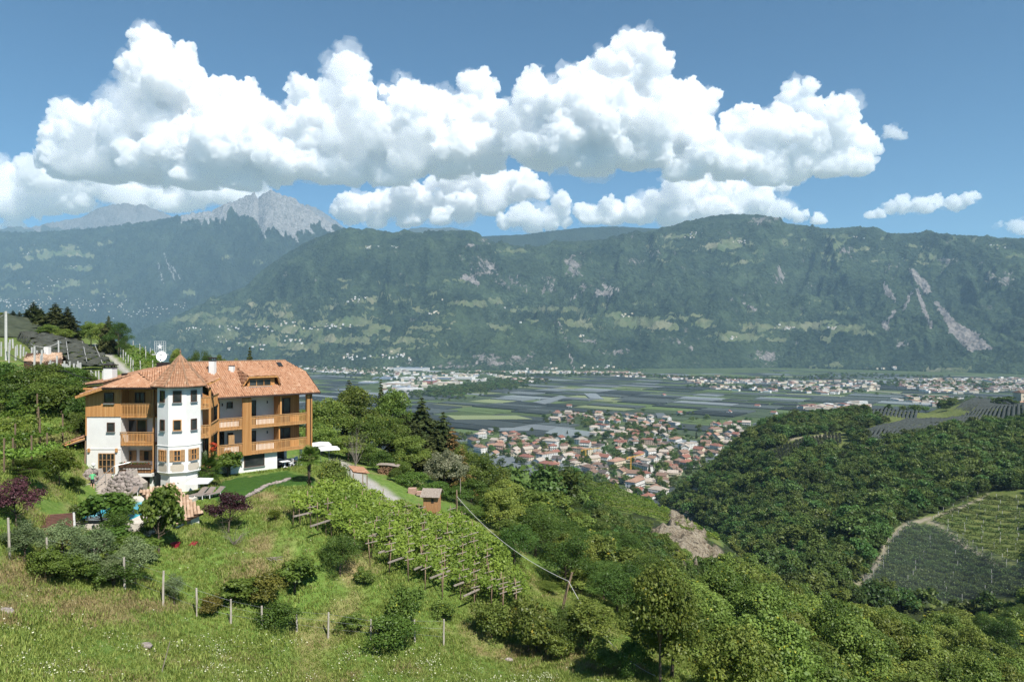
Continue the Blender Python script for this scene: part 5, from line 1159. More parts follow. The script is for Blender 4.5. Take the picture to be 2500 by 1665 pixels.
# dormer with three panes
sd0, sd1 = 4.05, 7.75
def fo(z): f = (z - ev[1]) / (rg[1] - ev[1]); return ev[0] + (rg[0] - ev[0]) * f
zb, zt = -5.35, -4.05; of = fo(zb) + .05
db = MB(); RF.box(db, sd0 + .25, sd1 - .25, fo(zt) - .6, of, zb, zt); d_ = hp(db, 'dormer', M_LARCH)
window(RF, 4.75, 7.35, -5.25, -4.4, of, 3, 1, M_LARCH, True)
e0 = of + .45; o1 = fo(-3.2)
A1, A2 = rp(sd0 + .1, e0, zt - .05), rp(sd1 - .2, e0, zt - .05); B1, B2 = rp(sd0 + .55, o1, -3.12), rp(sd1 - .35, o1, -3.12)
s1_, s2_ = rp(sd0 - .35, fo(zb) + .1, zb + .2), rp(sd1 + .25, fo(zb) + .1, zb + .2)
roof_part([[A1, A2, B2, B1]], 'dormer_roof'); roof_part([[A2, s2_, B2]], 'dormer_roof', th=.08); roof_part([[A1, s1_, B1]], 'dormer_roof', th=.08)
dv = MB(); dv.beam(A1 + Vector((0, 0, -.1)), s1_, .1, .16); dv.beam(A2 + Vector((0, 0, -.1)), s2_, .1, .16); dv.beam(A1 + Vector((0, 0, -.08)), A2 + Vector((0, 0, -.08)), .1, .16); hp(dv, 'verge_board', M_LARCH)
# skylight
sk = MB(); q = [rp(s, *on(f)) for s, f in ((2.35, .8), (1.75, .8), (1.75, .93), (2.35, .93))]; up = (q[1] - q[0]).cross(q[3] - q[0]).normalized(); up = up if up.z > 0 else -up
sk.slab([p + up * .2 for p in q], .16); sko = hp(sk, 'skylight', M_TIN)
sg = MB(); c_ = sum(q, Vector()) / 4; sg.slab([c_ + (p - c_) * .8 + up * .22 for p in q], .015); hang(sg.build('pane', M_GLASS), sko)
# chimneys
def chimney(c, w, z0, z1, cap, name='chimney'):
    b = MB(); b.box((c[0], c[1], CAMZ + (z0 + z1) / 2), (w, w, z1 - z0)); ch = hp(b, name, M_WHITE)
    k_ = MB(); k_.box((c[0], c[1], CAMZ + z1 + .03), (w * 1.15, w * 1.15, .06))
    if cap:
        for sx in (-1, 1):
            for sy in (-1, 1): k_.box((c[0] + sx * w * .42, c[1] + sy * w * .42, CAMZ + z1 + .16), (.06, .06, .2))
        k_.box((c[0], c[1], CAMZ + z1 + .31), (w * 1.2, w * 1.2, .09)); k_.box((c[0], c[1], CAMZ + z1 + .38), (w * .8, w * .8, .05))
    hang(k_.build('chimney_cap', M_TIN), ch)
p = zz(407, 360, 76); chimney((p.x, p.y), .98, -5.2, -(265 / 3.409 - 12.5) / F * 76, True)
p = zz(1258, 262, 78.6); chimney((p.x, p.y), .62, -4.6, -(208 / 3.409 - 12.5) / F * 78.6, True)
p = zz(1418, 275, 80.3); chimney((p.x, p.y), .52, -4.6, -(250 / 3.409 - 12.5) / F * 80.3, False)
vt = MB(); p = zz(525, 325, 76); vt.box(p, (.45, .45, .4)); p = zz(850, 245, 82); vt.box(p, (1.2, 1.0, .7)); hp(vt, 'roof_vent', M_TIN)
# linking balconies between tower and wing, with their little roof
pT, pB_, pC = Vector((-31.9, 69.2, 0)), Vector((-31.1, 70.2, 0)), RF.p(11.1, .04, 0); pC.z = 0
for zt_, zb_ in ((-5.75, -7.0), (-8.6, -9.95)):
    for a, b in ((pT, pB_), (pB_, pC)):
        d = (b - a); L = d.length; d.normalize(); f2 = Fr(a.x, a.y, d.x, d.y, d.y, -d.x); railing(f2, 0, L, 0, zb_, zt_, floor=.5)
fl = MB()
for z in (-9.9, -6.98, -12.9): fl.prism([(pT.x, pT.y), (pB_.x, pB_.y), (pC.x, pC.y), (-35, 77), (-35, 71)], CAMZ + z, CAMZ + z + .15)
hp(fl, 'balcony_floor', M_PALE)
lw = MB(); lw.add([(-34.8, 71.2, CAMZ - 15.2), (-33.2, 76.0, CAMZ - 15.2), (-34.8, 71.2, CAMZ - 4.6), (-33.2, 76.0, CAMZ - 6.3), (-36, 71.2, CAMZ - 15.2), (-36, 76, CAMZ - 15.2), (-36, 71.2, CAMZ - 4.6), (-36, 76, CAMZ - 6.3)], [(0, 1, 3, 2), (4, 0, 2, 6), (1, 5, 7, 3), (2, 3, 7, 6)]); hp(lw, 'link_wall', M_LARCH)
ld = MB(); f2 = Fr(-34.8, 71.2, 1.6, 4.8, 4.8, -1.6); 
window(f2, .8, 2.0, -9.8, -7.6, .0, 1, 1, M_DARKWOOD, False, name='balcony_door'); window(f2, 2.6, 4.2, -12.8, -10.4, .0, 2, 1, M_DARKWOOD, False, name='balcony_door')
po = MB(); po.beam(pB_ + Vector((0, .1, CAMZ - 13)), pB_ + Vector((0, .1, CAMZ - 4.75)), .17); po.beam(pC + Vector((.0, -.1, CAMZ - 13)), pC + Vector((0, -.1, CAMZ - 6.3)), .15); hp(po, 'timber_post', M_LARCH)
pr = [zz(1130, 395, 68.6), zz(1225, 398, 69.6), zz(1325, 350, 70.5), zz(1140, 330, 73.5), zz(1090, 318, 71)]
roof_part([[pr[0], pr[1], pr[3], pr[4]], [pr[1], pr[2], pr[3]]], 'porch_roof', M_LARCH, .14)
# a low return roof joining porch and wing
# ------------------------------------------------------------------ valley: fields, villages, town
def valley_pt(u, v): d = CAMZ * F / (v - HZ); return ((u - CX) / F * d, d)
VILLAGE = [[(1125,1088),(1180,1058),(1260,1062),(1300,1080),(1360,1073),(1450,1085),(1560,1075),(1700,1085),(1790,1075),(1760,1110),(1700,1150),(1660,1165),(1600,1230),(1530,1230),(1470,1165),(1420,1170),(1340,1150),(1270,1130),(1180,1110)],
 [(1335,1030),(1350,1008),(1450,1015),(1500,1030),(1440,1036)],[(1440,1012),(1600,1020),(1690,1035),(1610,1050),(1480,1034)],[(1730,1040),(1790,1028),(1860,1050),(1820,1085),(1710,1078)],[(1545,1045),(1640,1050),(1640,1070),(1555,1065)],[(1440,1045),(1560,1052),(1560,1072),(1450,1068)]]
NETGREY = [(1330,1062),(1360,1048),(1450,1060),(1440,1068),(1370,1070)]
def in_village(u, v): return any(inpoly(np.array([u]), np.array([v]), p)[0] for p in VILLAGE)
fr_rng = np.random.default_rng(31)
ANG = math.radians(-38); ca, sa = math.cos(ANG), math.sin(ANG)
cells = []
def split(x0, x1, y0, y1, lx, ly):
    w, h = x1 - x0, y1 - y0
    if w <= lx and h <= ly: cells.append((x0, x1, y0, y1)); return
    t = fr_rng.uniform(.36, .64); k = fr_rng.uniform(.7, 1.5)
    if w / lx > h / ly: m = x0 + w * t; split(x0, m, y0, y1, lx * 1.0, ly); split(m, x1, y0, y1, lx, ly)
    else: m = y0 + h * t; split(x0, x1, y0, m, lx, ly); split(x0, x1, m, y1, lx, ly)
split(-4200, 3600, 300, 5600, 190, 100)
FIELDC = [('dark', (.028, .036, .038), (.045, .055, .052), .27), ('slate', (.05, .062, .062), (.075, .09, .085), .22), ('moss', (.042, .06, .036), (.07, .095, .05), .2), ('green', (.07, .105, .04), (.11, .15, .06), .16), ('pale', (.13, .15, .157), (.19, .21, .218), .06), ('hay', (.13, .16, .075), (.19, .21, .11), .04), ('grey', (.13, .155, .16), (.18, .2, .2), .04)]
def field_mat(nm, a, b):
    k = NT(nm + ' orchard field'); c = k.coord('Object'); st = k.n('TexWave'); st.inputs['Scale'].default_value = 3.2; st.inputs['Distortion'].default_value = .6
    st.inputs['Detail'].default_value = 2; k.l(k.mapping(c, (1, 2.6, 1), (0, 0, 1.57)), st.inputs['Vector'])
    f = k.math('ADD', k.math('MULTIPLY', st.outputs['Fac'], .55), k.math('MULTIPLY', k.noise(9, 3, .6, c), .45)); col = k.ramp(f, [(.2, a), (.8, b)])
    h = k.n('HueSaturation'); k.l(col, h.inputs['Color']); k.l(k.math('ADD', k.math('MULTIPLY', k.rnd(), .6), .7), h.inputs['Value'])
    k.principled(h.outputs[0], .9, None, .1); return k.m
FM = [field_mat(n, a, b) for n, a, b, w in FIELDC]; FW = np.array([w for *_, w in FIELDC]); FW /= FW.sum()
def unit_box(mat):
    m = MB(); m.bx(-.5, .5, -.5, .5, 0, 1); me = bpy.data.meshes.new('orchard_field'); me.from_pydata(m.v, [], m.f); me.materials.append(mat); me.update(); return me
FME = [unit_box(m) for m in FM]
vis = []; rest = []
for (x0, x1, y0, y1) in cells:
    cx_, cy_ = (x0 + x1) / 2, (y0 + y1) / 2; X = cx_ * ca - (cy_ - 2500) * sa; Y = cx_ * sa + (cy_ - 2500) * ca + 2500
    if Y < 500: continue
    u = CX + F * X / Y; v = HZ + F * CAMZ / Y
    if not (-60 < u < 2560) or v < 897 or v > 1240 or in_village(u, v): continue
    edge = 905 if u < 1250 else 912 if u < 1900 else 905 + (u - 1900) * .03
    if v < edge: continue
    if 880 < u < 1240 and v < 962 - (u - 880) * .055: continue        # the town's land
    w, h = x1 - x0 - 5, y1 - y0 - 5
    vis.append((w * h / Y ** 3 * (1 if u > 600 else .01), X, Y, w, h, u, v))
vis.sort(reverse=True)
def pick(u, v):
    r = fr_rng.random()
    return int(fr_rng.choice(len(FW), p=FW))
rb = [MB() for _ in FM]
for i, (s_, X, Y, w, h, u, v) in enumerate(vis):
    k = pick(u, v)
    if i < 290:
        o = bpy.data.objects.new('orchard_field', FME[k]); COL.objects.link(o); o.parent = valley
        o.location = (X, Y, .05); o.rotation_euler = (0, 0, ANG + fr_rng.normal() * .02); o.scale = (w, h, 3.6 if k in (0, 1, 4, 6) else 1.2)
    else:
        rb[k].box((X, Y, 1.5), (w, h, 3), Matrix.Rotation(ANG, 3, 'Z'))
allb = MB(); allb.v = []; 
for k, m in enumerate(rb): allb.add(m.v, m.f, k)
def far_field_mat(nm, a, b):
    k = NT(nm + ' far field'); c = k.coord('Object'); k.principled(k.ramp(k.noise(.012, 3, .6, c), [(.3, a), (.7, b)]), .9, None, .1); return k.m
ff = allb.build('distant_field', [far_field_mat(n, a, b) for n, a, b, w in FIELDC], valley); tag(ff, None, None, None, 'stuff')
# the big pale net by the village, roads
def ribbon(name, pts, w, z, mat, label):
    mb = MB(); P_ = [Vector((*valley_pt(u, v), z)) for u, v in pts]
    for a, b in zip(P_[:-1], P_[1:]):
        d = (b - a).normalized(); n = Vector((-d.y, d.x, 0)) * w / 2; mb.add([a - n, b - n, b + n, a + n], [(0, 1, 2, 3)])
    return tag(mb.build(name, mat), label, None, None, 'structure')
M_ROAD = simple_mat('pale dusty road', (.26, .26, .24), (.2, .2, .18), .02, .9, 0, 0)
ribbon('road', [(960,1030),(978,1000),(988,970),(1000,940),(1008,915)], 16, 4.2, M_ROAD, 'pale straight road running to the industrial town')
ribbon('road', [(700,903),(950,905),(1300,912),(1700,930),(2080,952),(2200,965),(2500,975)], 14, 4.6, M_ROAD, 'pale main road along the far valley side')
mb = MB(); mb.prism([valley_pt(u, v) for u, v in NETGREY], 0, 4.5); tag(mb.build('orchard_field', FM[6], valley))
for pl, k in (([(1570,1080),(1600,1072),(1735,1085),(1730,1095),(1640,1092)], 4), ([(1090,1018),(1260,1018),(1300,1027),(1110,1028)], 5), ([(1190,1050),(1290,1048),(1300,1056),(1200,1056)], 4), ([(1300,985),(1370,968),(1385,972),(1330,990)], 4), ([(1425,963),(1455,963),(1475,978),(1440,975)], 4), ([(1600,1012),(1620,1012),(1630,1022),(1605,1022)], 4)):
    mb = MB(); mb.prism([valley_pt(u, v) for u, v in pl], 0, 4.2); mb.build('orchard_field', FM[k], valley)
# ---- houses
WALLS = [('white', (.72, .71, .68)), ('cream', (.66, .58, .44)), ('pale grey', (.52, .51, .49)), ('pinkish', (.62, .47, .38))]
ROOFS = [('red', (.29, .13, .095)), ('brown', (.24, .155, .115)), ('tan grey', (.42, .36, .3)), ('orange', (.36, .22, .155)), ('dark', (.13, .11, .1))]
WM = [simple_mat(n + ' house render', c, None, .3, .9, 0, 0, rndmix=.12) for n, c in WALLS]; RM = [simple_mat(n + ' house roof', c, tuple(x * .7 for x in c), .6, .85, .3, .1, rndmix=.3) for n, c in ROOFS]
M_WIN = simple_mat('dark house window', (.04, .045, .05), None, 1, .2, 0, 0, spec=.5)
def house_mesh(L, W, H, rise, kind):
    w = MB(); w.bx(-L / 2, L / 2, -W / 2, W / 2, -3, H)
    r = MB(); e = .9
    if kind == 'gable':
        w.add([(-L / 2, -W / 2, H), (-L / 2, W / 2, H), (-L / 2, 0, H + rise), (L / 2, -W / 2, H), (L / 2, W / 2, H), (L / 2, 0, H + rise)], [(0, 2, 1), (3, 4, 5)])
        k = rise / (W / 2)
        for s in (-1, 1): r.slab([(-L / 2 - e, s * (W / 2 + e), H - e * k + .12), (L / 2 + e, s * (W / 2 + e), H - e * k + .12), (L / 2 + e, 0, H + rise + .12), (-L / 2 - e, 0, H + rise + .12)], .25)
        r.bx(L * .2, L * .2 + .9, W * .1, W * .1 + .9, H + rise * .4, H + rise + 1)
    elif kind == 'hip':
        q = W * .42
        for poly in ([(-L / 2 - e, -W / 2 - e, H), (L / 2 + e, -W / 2 - e, H), (L / 2 - q, 0, H + rise), (-L / 2 + q, 0, H + rise)], [(L / 2 + e, W / 2 + e, H), (-L / 2 - e, W / 2 + e, H), (-L / 2 + q, 0, H + rise), (L / 2 - q, 0, H + rise)],
                     [(L / 2 + e, -W / 2 - e, H), (L / 2 + e, W / 2 + e, H), (L / 2 - q, 0, H + rise)], [(-L / 2 - e, W / 2 + e, H), (-L / 2 - e, -W / 2 - e, H), (-L / 2 + q, 0, H + rise)]): r.slab(poly, .25)
        r.bx(L * .1, L * .1 + .9, W * .1, W * .1 + .9, H + rise * .4, H + rise + .9)
    else:
        r.bx(-L / 2 - .3, L / 2 + .3, -W / 2 - .3, W / 2 + .3, H + .003, H + .5); r.bx(-L * .2, L * .05, -W * .2, W * .15, H + .5, H + 2.2)
    g = MB(); nf = max(1, int(H // 2.9)); n = max(2, int(L // 3.6))
    for f in range(nf):
        z = 1.0 + f * 2.9
        for i in range(n):
            x = -L / 2 + (i + .5) * L / n
            for s in (-1, 1): g.box((x, s * (W / 2 + .03), z + .75), (1.3, .1, 1.5))
        for j in range(2):
            for s in (-1, 1): g.box((s * (L / 2 + .03), -W / 4 + j * W / 2, z + .75), (.1, 1.3, 1.5))
        if kind != 'flat' and f: w.bx(-L / 2 + .5, L / 2 - .5, -W / 2 - 1.3, -W / 2 - .003, z - .25, z + .7)
    return w, r, g
SHAPES = [(13, 10.5, 6, 2.8, 'gable'), (16, 12, 8.5, 3.2, 'gable'), (12, 11, 7, 2.6, 'hip'), (20, 12, 9, 3.2, 'hip'), (11, 8.5, 5, 2.4, 'gable'), (34, 14, 9, 0, 'flat'), (26, 13, 11, 3.0, 'hip')]
HM = []
for sh in SHAPES:
    w, r, g = house_mesh(*sh)
    def mk(m, mat, n): return mesh_of(m, n, mat, False)
    HM.append(([mk(w, m, 'house_wall') for m in WM], [mk(r, m, 'house_roof') for m in RM], mk(g, M_WIN, 'house_window')))
SIZE = ['small', 'tall', 'square', 'long', 'tiny', 'flat roofed long', 'large']
h_rng = np.random.default_rng(77); placed = []
def zone_of(u, v):
    if v < 1038 and u < 1440: return 'in the upper hamlet by the orchards'
    if v < 1052 and u < 1700: return 'in the row above the pale net field'
    if u > 1700: return 'under the wooded hill on the village rim'
    if u < 1220: return 'in the first streets beside the spur'
    if u < 1275: return 'in the streets above the spur trees'
    if u < 1330: return 'between the spur trees and the school'
    if u < 1440: return 'near the large tan flat roofs' if v > 1105 else 'beside the pale net field'
    if v > 1160: return 'in the old centre, left of the tower crane' if u < 1535 else 'in the old centre, right of the tower crane'
    if u < 1560: return 'around the tall yellow house' if v > 1125 else 'beside the blue grey flat block' if v > 1100 else 'behind the school roofs'
    return 'above the ravine mouth' if v > 1125 else 'below the long white hall' if v > 1100 else 'near the long white hall'
def house(x, y, si, wi, ri, rz, label, name='house', group='houses of the village', parts=3, cat='house', z=0.0):
    o = empty(name, (x, y, z), label, cat, group, rz); W, R, G = HM[si]
    for nm, me in (('wall', W[wi]), ('roof', R[ri]), ('window', G))[:parts]:
        c = bpy.data.objects.new(nm, me); COL.objects.link(c); c.parent = o
        if nm == 'window': c['kind'] = 'stuff'
    return o
cnt = 0
def add_house(u, v, si=None, wi=None, ri=None, lab_=None, name='house', minsep=14.5):
    global cnt
    x, y = valley_pt(u, v)
    if si is None: si = int(h_rng.choice(7, p=[.3, .2, .2, .1, .12, .04, .04]))
    L = SHAPES[si][0]
    if any((x - a) ** 2 + (y - b) ** 2 < ((L + l) * .64) ** 2 for a, b, l in placed): return False
    wi = int(h_rng.choice(4, p=[.52, .22, .14, .12])) if wi is None else wi
    ri = int(h_rng.choice(5, p=[.15, .22, .42, .15, .06])) if ri is None else ri
    placed.append((x, y, L)); rz = ANG + (0 if h_rng.random() < .5 else 1.57) + h_rng.normal() * .25
    house(x, y, si, wi, ri, rz, lab_ or '%s %s house with %s roof %s' % (SIZE[si], WALLS[wi][0], ROOFS[ri][0], zone_of(u, v)), name); cnt += 1; return True
for u, v, si, wi, ri, lb in [(1505,1142,6,1,3,'tall yellow apartment house with orange roof in the village centre'),(1440,1155,3,2,1,'big brown roofed inn right behind the vineyard knoll'),(1385,1150,5,0,2,'long white flat hall behind the spur trees'),(1440,1142,5,0,2,'white terraced block right of the long hall'),(1420,1108,5,1,3,'school block with wide tan flat roof'),(1460,1100,5,0,4,'blue grey flat block beside the school'),
  (1490,1060,5,0,2,'white modern block below the upper row of houses'),(1530,1060,6,3,0,'red roofed block beside the white modern one'),(1520,1090,5,1,0,'long hall with bright red roof in the village'),(1590,1085,5,3,0,'very long low building with red roof, upper right'),(1680,1095,5,0,2,'long white hall under the wooded hill'),(1335,1120,5,0,3,'white block with tan roof left of the school'),(1560,1120,3,0,0,'house with dark red roof near the centre'),(1640,1040,5,0,2,'wide pale farm hall in the upper row'),(1570,1150,5,0,4,'grey flat building by the old centre'),(1285,1128,3,1,0,'house row with red roof above the spur'),(1340,1150,6,3,0,'pink block with brick red roof beside the spur')]:
    add_house(u, v, si, wi, ri, lb, 'apartment_building' if si in (5, 6) else 'house')
for _ in range(9000):
    if cnt >= 255: break
    pl = VILLAGE[int(h_rng.choice(6, p=[.74, .05, .08, .06, .03, .04]))]; xs = [p[0] for p in pl]; ys = [p[1] for p in pl]
    u, v = h_rng.uniform(min(xs), max(xs)), h_rng.uniform(min(ys), max(ys))
    if inpoly(np.array([u]), np.array([v]), pl)[0] and not inpoly(np.array([u]), np.array([v]), NETGREY)[0]: add_house(u, v)
for u, v, lb in [(1660,1012,'farmhouse alone among the dark fields, red roof'),(1620,968,'tiny red farm in the middle of the orchards'),(1390,995,'chapel like farm at the lane bend'),(1780,1010,'farm with red roof at the field corner'),(1890,1012,'farmhouse beside the grey net under the hill'),(1850,995,'farm between dark nets near the hill')]:
    add_house(u, v, 0, 0, 0, lb)
# village trees
vt_rng = np.random.default_rng(12); VT = []; tp = []
for _ in range(6000):
    if len(tp) >= 800: break
    pl = VILLAGE[int(vt_rng.integers(6))] if vt_rng.random() < .35 else VILLAGE[0]; xs = [p[0] for p in pl]; ys = [p[1] for p in pl]
    u, v = vt_rng.uniform(min(xs) - 15, max(xs) + 15), vt_rng.uniform(min(ys) - 4, max(ys) + 6); x, y = valley_pt(u, v)
    if any((x - a) ** 2 + (y - b) ** 2 < (l * .52) ** 2 for a, b, l in placed) or inpoly(np.array([u]), np.array([v]), NETGREY)[0]: continue
    tp.append((x, y, 0))
tp = np.array(tp); scatter('village_greenery', tp, vt_rng.uniform(.6, 1.6, len(tp)), vt_rng.uniform(0, 6, len(tp)), vt_rng.integers(0, 4, len(tp)), FAR_MESH, 'garden trees scattered between the village houses')
for i in range(26):
    u, v = [(1270,1100),(1300,1120),(1230,1112),(1330,1105),(1385,1065),(1560,1065),(1600,1090),(1545,1130),(1540,1108),(1470,1090),(1360,1140),(1390,1160),(1620,1130),(1605,1115),(1660,1110),(1475,1120),(1475,1150),(1700,1070),(1770,1060),(1400,1025),(1240,1080),(1500,1170),(1585,1160),(1420,1130),(1660,1050),(1755,1090)][i]
    x, y = valley_pt(u, v); plant('spruce' if i % 3 else 'far', (x, y, 0), 13 + (i % 4) * 2, 5 if i % 3 else 9, 'conifer_tree' if i % 3 else 'broadleaf_tree', '%s dark tree between village houses %s' % (['slim', 'tall', 'wide'][i % 3], zone_of(u, v)), 'tree', 'dark trees in the village')
# cranes
M_CRANE = simple_mat('yellow crane paint', (.62, .36, .06), None, 2, .5, 0, 0)
for u, v, h, a, lb in [(1540,1165,26,.5,'yellow tower crane in the old centre'),(1430,1128,18,.1,'low yellow crane beside the school')]:
    x, y = valley_pt(u, v); c = empty('tower_crane', (x, y, 0), lb, 'crane', 'yellow cranes in the village')
    m = MB(); 
    for k in range(13): m.beam((-.6, -.6, h * k / 13), (.6, .6, h * (k + 1) / 13), .25); 
    for sx in (-.7, .7):
        for sy in (-.7, .7): m.beam((sx, sy, 0), (sx, sy, h), .3)
    m.build('mast', M_CRANE, c); m = MB(); m.beam((-7 * math.cos(a), -7 * math.sin(a), h), (22 * math.cos(a), 22 * math.sin(a), h + 3), .9); m.box((-6 * math.cos(a), -6 * math.sin(a), h - 1), (2.2, 1.4, 1.6)); m.build('jib', M_CRANE, c)
# industrial town and the far villages
t_rng = np.random.default_rng(15)
M_HALL = [simple_mat('pale hall cladding', (.62, .61, .59), None, .05, .7, 0, 0, rndmix=.2), simple_mat('cream hall cladding', (.56, .5, .42), None, .05, .7, 0, 0, rndmix=.2), simple_mat('blue grey hall roof', (.25, .3, .38), None, .05, .5, 0, 0, rndmix=.2), simple_mat('brick red hall', (.4, .16, .13), None, .05, .8, 0, 0)]
hall_wall = []; hall_roof = []
wb = MB(); wb.bx(-.5, .5, -.5, .5, 0, .88); hall_wall = [mesh_of(wb, 'warehouse_wall', m, False) for m in M_HALL]
wb = MB()
for i in range(4): wb.add([(-.5 + i * .25, -.5, .883), (-.25 + i * .25, -.5, .883), (-.25 + i * .25, .5, .883), (-.5 + i * .25, .5, .883), (-.38 + i * .25, -.5, 1), (-.38 + i * .25, .5, 1)], [(0, 4, 5, 3), (1, 2, 5, 4), (0, 1, 4), (2, 3, 5)])
hall_roof = [mesh_of(wb, 'warehouse_roof', m, False) for m in (M_HALL[0], M_HALL[2], M_HALL[1])]
HALLS = [(1000,955,70,40,11,0,'white warehouse nearest at the pale road'),(985,950,60,35,10,0,'white stepped hall left of the pale road'),(1030,945,55,30,9,1,'cream hall at the head of the pale road'),(970,940,80,50,12,1,'wide cream factory block'),(1050,936,40,30,14,3,'brick red factory by the pale road'),(1090,938,80,40,9,1,'long cream shed right of the brick red one'),(1000,927,70,45,12,0,'white factory with a tower'),(940,925,90,45,9,2,'blue grey roofed hall at the field edge'),(1080,925,80,45,10,2,'blue hall among white ones'),(1130,925,70,40,9,0,'long white hall by the poplars'),
 (1045,922,50,40,10,0,'white hall in the middle of the town'),(1150,918,60,40,9,2,'blue roofed hall under the cliff'),(1110,915,80,40,9,1,'cream hall under the cliff'),(1000,905,190,70,20,0,'huge white packing house at the mountain foot'),(1190,912,60,40,9,0,'white hall right of the town'),(900,935,60,35,7,2,'grey greenhouse hall left of the town'),(1060,910,60,40,10,1,'cream block behind the town'),(1230,922,60,35,8,1,'pale gravel works shed'),(1015,962,45,25,7,0,'low white shed beside the pale road'),(960,962,60,25,8,0,'white hall at the dark fields edge'),(1280,925,70,35,7,1,'pale gravel works hall beside the fields'),(1170,930,50,30,8,0,'white shed before the poplars')]
for i, (u, v, w, h, z, m, lb) in enumerate(HALLS):
    x, y = valley_pt(u, v); o = empty('warehouse', (x, y, 0), lb, 'warehouse', 'halls of the industrial town', ANG * .4); o.scale = (w * 1.15, h * 1.6, z)
    for nm, me in (('wall', hall_wall[m]), ('roof', hall_roof[i % 3])): c = bpy.data.objects.new(nm, me); COL.objects.link(c); c.parent = o
db = MB(); dmats = M_HALL[:2] + [WM[0], WM[1], RM[0], RM[3], RM[2]]
def distant(x, y, z, w, d_, h):
    m = int(t_rng.choice([0, 1, 2, 3])); R_ = Matrix.Rotation(t_rng.random() * 3, 3, 'Z'); db.box((x, y, z + h / 2 - 2), (w, d_, h + 4), R_, m)
    if t_rng.random() < .75: db.box((x, y, z + h + .5), (w * 1.05, d_ * 1.05, 1), R_, int(t_rng.choice([4, 5, 6])))
for pl, n in (([(700,888),(960,893),(1000,903),(1000,918),(860,915),(730,905)], 150), ([(940,905),(1240,908),(1240,925),(1100,940),(930,960)], 110), ([(1240,905),(1450,908),(1450,915),(1250,915)], 60), ([(1440,908),(1560,910),(1580,925),(1460,918)], 90), ([(1580,918),(1900,925),(1900,940),(1700,938)], 110), ([(1880,935),(2120,930),(2160,955),(2000,965),(1900,950)], 150), ([(2180,928),(2500,925),(2520,955),(2300,965),(2200,950)], 330), ([(2150,975),(2300,970),(2480,990),(2400,1010)], 90), ([(1950,1000),(2100,985),(2150,1000),(2040,1010)], 60), ([(1700,940),(1900,955),(1880,962),(1720,950)], 30), ([(1240,925),(1330,930),(1280,940)], 20)):
    xs = [p[0] for p in pl]; ys = [p[1] for p in pl]; k = 0
    while k < n:
        u, v = t_rng.uniform(min(xs), max(xs)), t_rng.uniform(min(ys), max(ys))
        if inpoly(np.array([u]), np.array([v]), pl)[0]: x, y = valley_pt(u, v); distant(x, y, 0, t_rng.uniform(11, 30), t_rng.uniform(10, 18), t_rng.uniform(6, 11)); k += 1
def on_mountain(Mn, u, v):
    i = int(np.argmin((Mn['U'] - u) ** 2 + ((Mn['V'] - v) * 1.0) ** 2)); return Mn['X'].ravel()[i], Mn['D'].ravel()[i], Mn['Z'].ravel()[i]
for Mn, lst in ((M1, [(905,603,10,14),(970,604,8,10),(860,735,12,20),(880,728,8,20),(780,800,16,30),(820,795,10,30),(700,790,12,30),(640,800,10,30),(560,800,12,30),(1060,765,8,20),(1085,730,8,14),(960,870,16,30),(860,870,12,30),(1690,580,8,16),(1810,592,8,20),(2100,580,6,16),(2440,600,16,30),(1920,800,14,20),(1790,825,8,12),(1530,770,8,14),(1280,790,5,14),(540,830,14,40),(590,850,12,40),(480,800,10,30),(720,830,12,30),(2150,905,8,10),(2185,898,6,5),(1240,748,4,14),(2030,800,6,12),(1700,570,5,12),(1420,820,4,10),(1340,910,14,60),(1450,905,14,50),(1000,900,14,60)]),
    (M3, [(60,745,60,60),(140,735,30,40),(110,700,14,26),(180,650,6,14),(60,620,6,14),(200,745,24,40),(300,745,20,50),(260,725,12,30),(20,735,26,30),(380,760,20,50),(230,757,6,6),(440,745,8,20),(130,685,8,20),(330,765,12,40),(480,768,20,40)])):
    for (u, v, n, r) in lst:
        for _ in range(n):
            x, y, z = on_mountain(Mn, u + t_rng.normal() * r * .6, v + t_rng.normal() * r * .14); distant(x + t_rng.normal() * 8, y, z, t_rng.uniform(8, 17), t_rng.uniform(8, 13), t_rng.uniform(5, 8))
tag(db.build('distant_town', dmats), 'pale specks of the far towns, villages and hillside hamlets', None, None, 'stuff')
# riverside woods and tree lines
bp = []
for pts, n, w in (([(1060,968),(1120,955),(1200,945),(1280,930)], 700, 60), ([(1250,920),(1480,917),(1700,925),(1900,930)], 520, 34), ([(720,898),(900,905),(960,912)], 220, 40), ([(1900,930),(2100,918),(2300,925)], 200, 60), ([(2300,985),(2500,985)], 150, 40), ([(1060,915),(1180,912),(1240,915)], 160, 30), ([(1400,905),(1560,905)], 90, 30), ([(2180,940),(2480,945)], 200, 90), ([(760,905),(1000,935)], 90, 60), ([(1700,945),(2100,958)], 70, 40)):
    V_ = [Vector((*valley_pt(u, v), 0)) for u, v in pts]
    for _ in range(n):
        i = int(t_rng.integers(len(V_) - 1)); p = V_[i].lerp(V_[i + 1], t_rng.random()); bp.append((p.x + t_rng.normal() * w * 1.0, p.y + t_rng.normal() * w * 1.6, 0))
bp = np.array(bp); scatter('riverside_wood', bp, t_rng.uniform(1.0, 2.0, len(bp)), t_rng.uniform(0, 6, len(bp)), t_rng.integers(0, 4, len(bp)), FAR_MESH, 'belt of riverside trees across the valley floor')

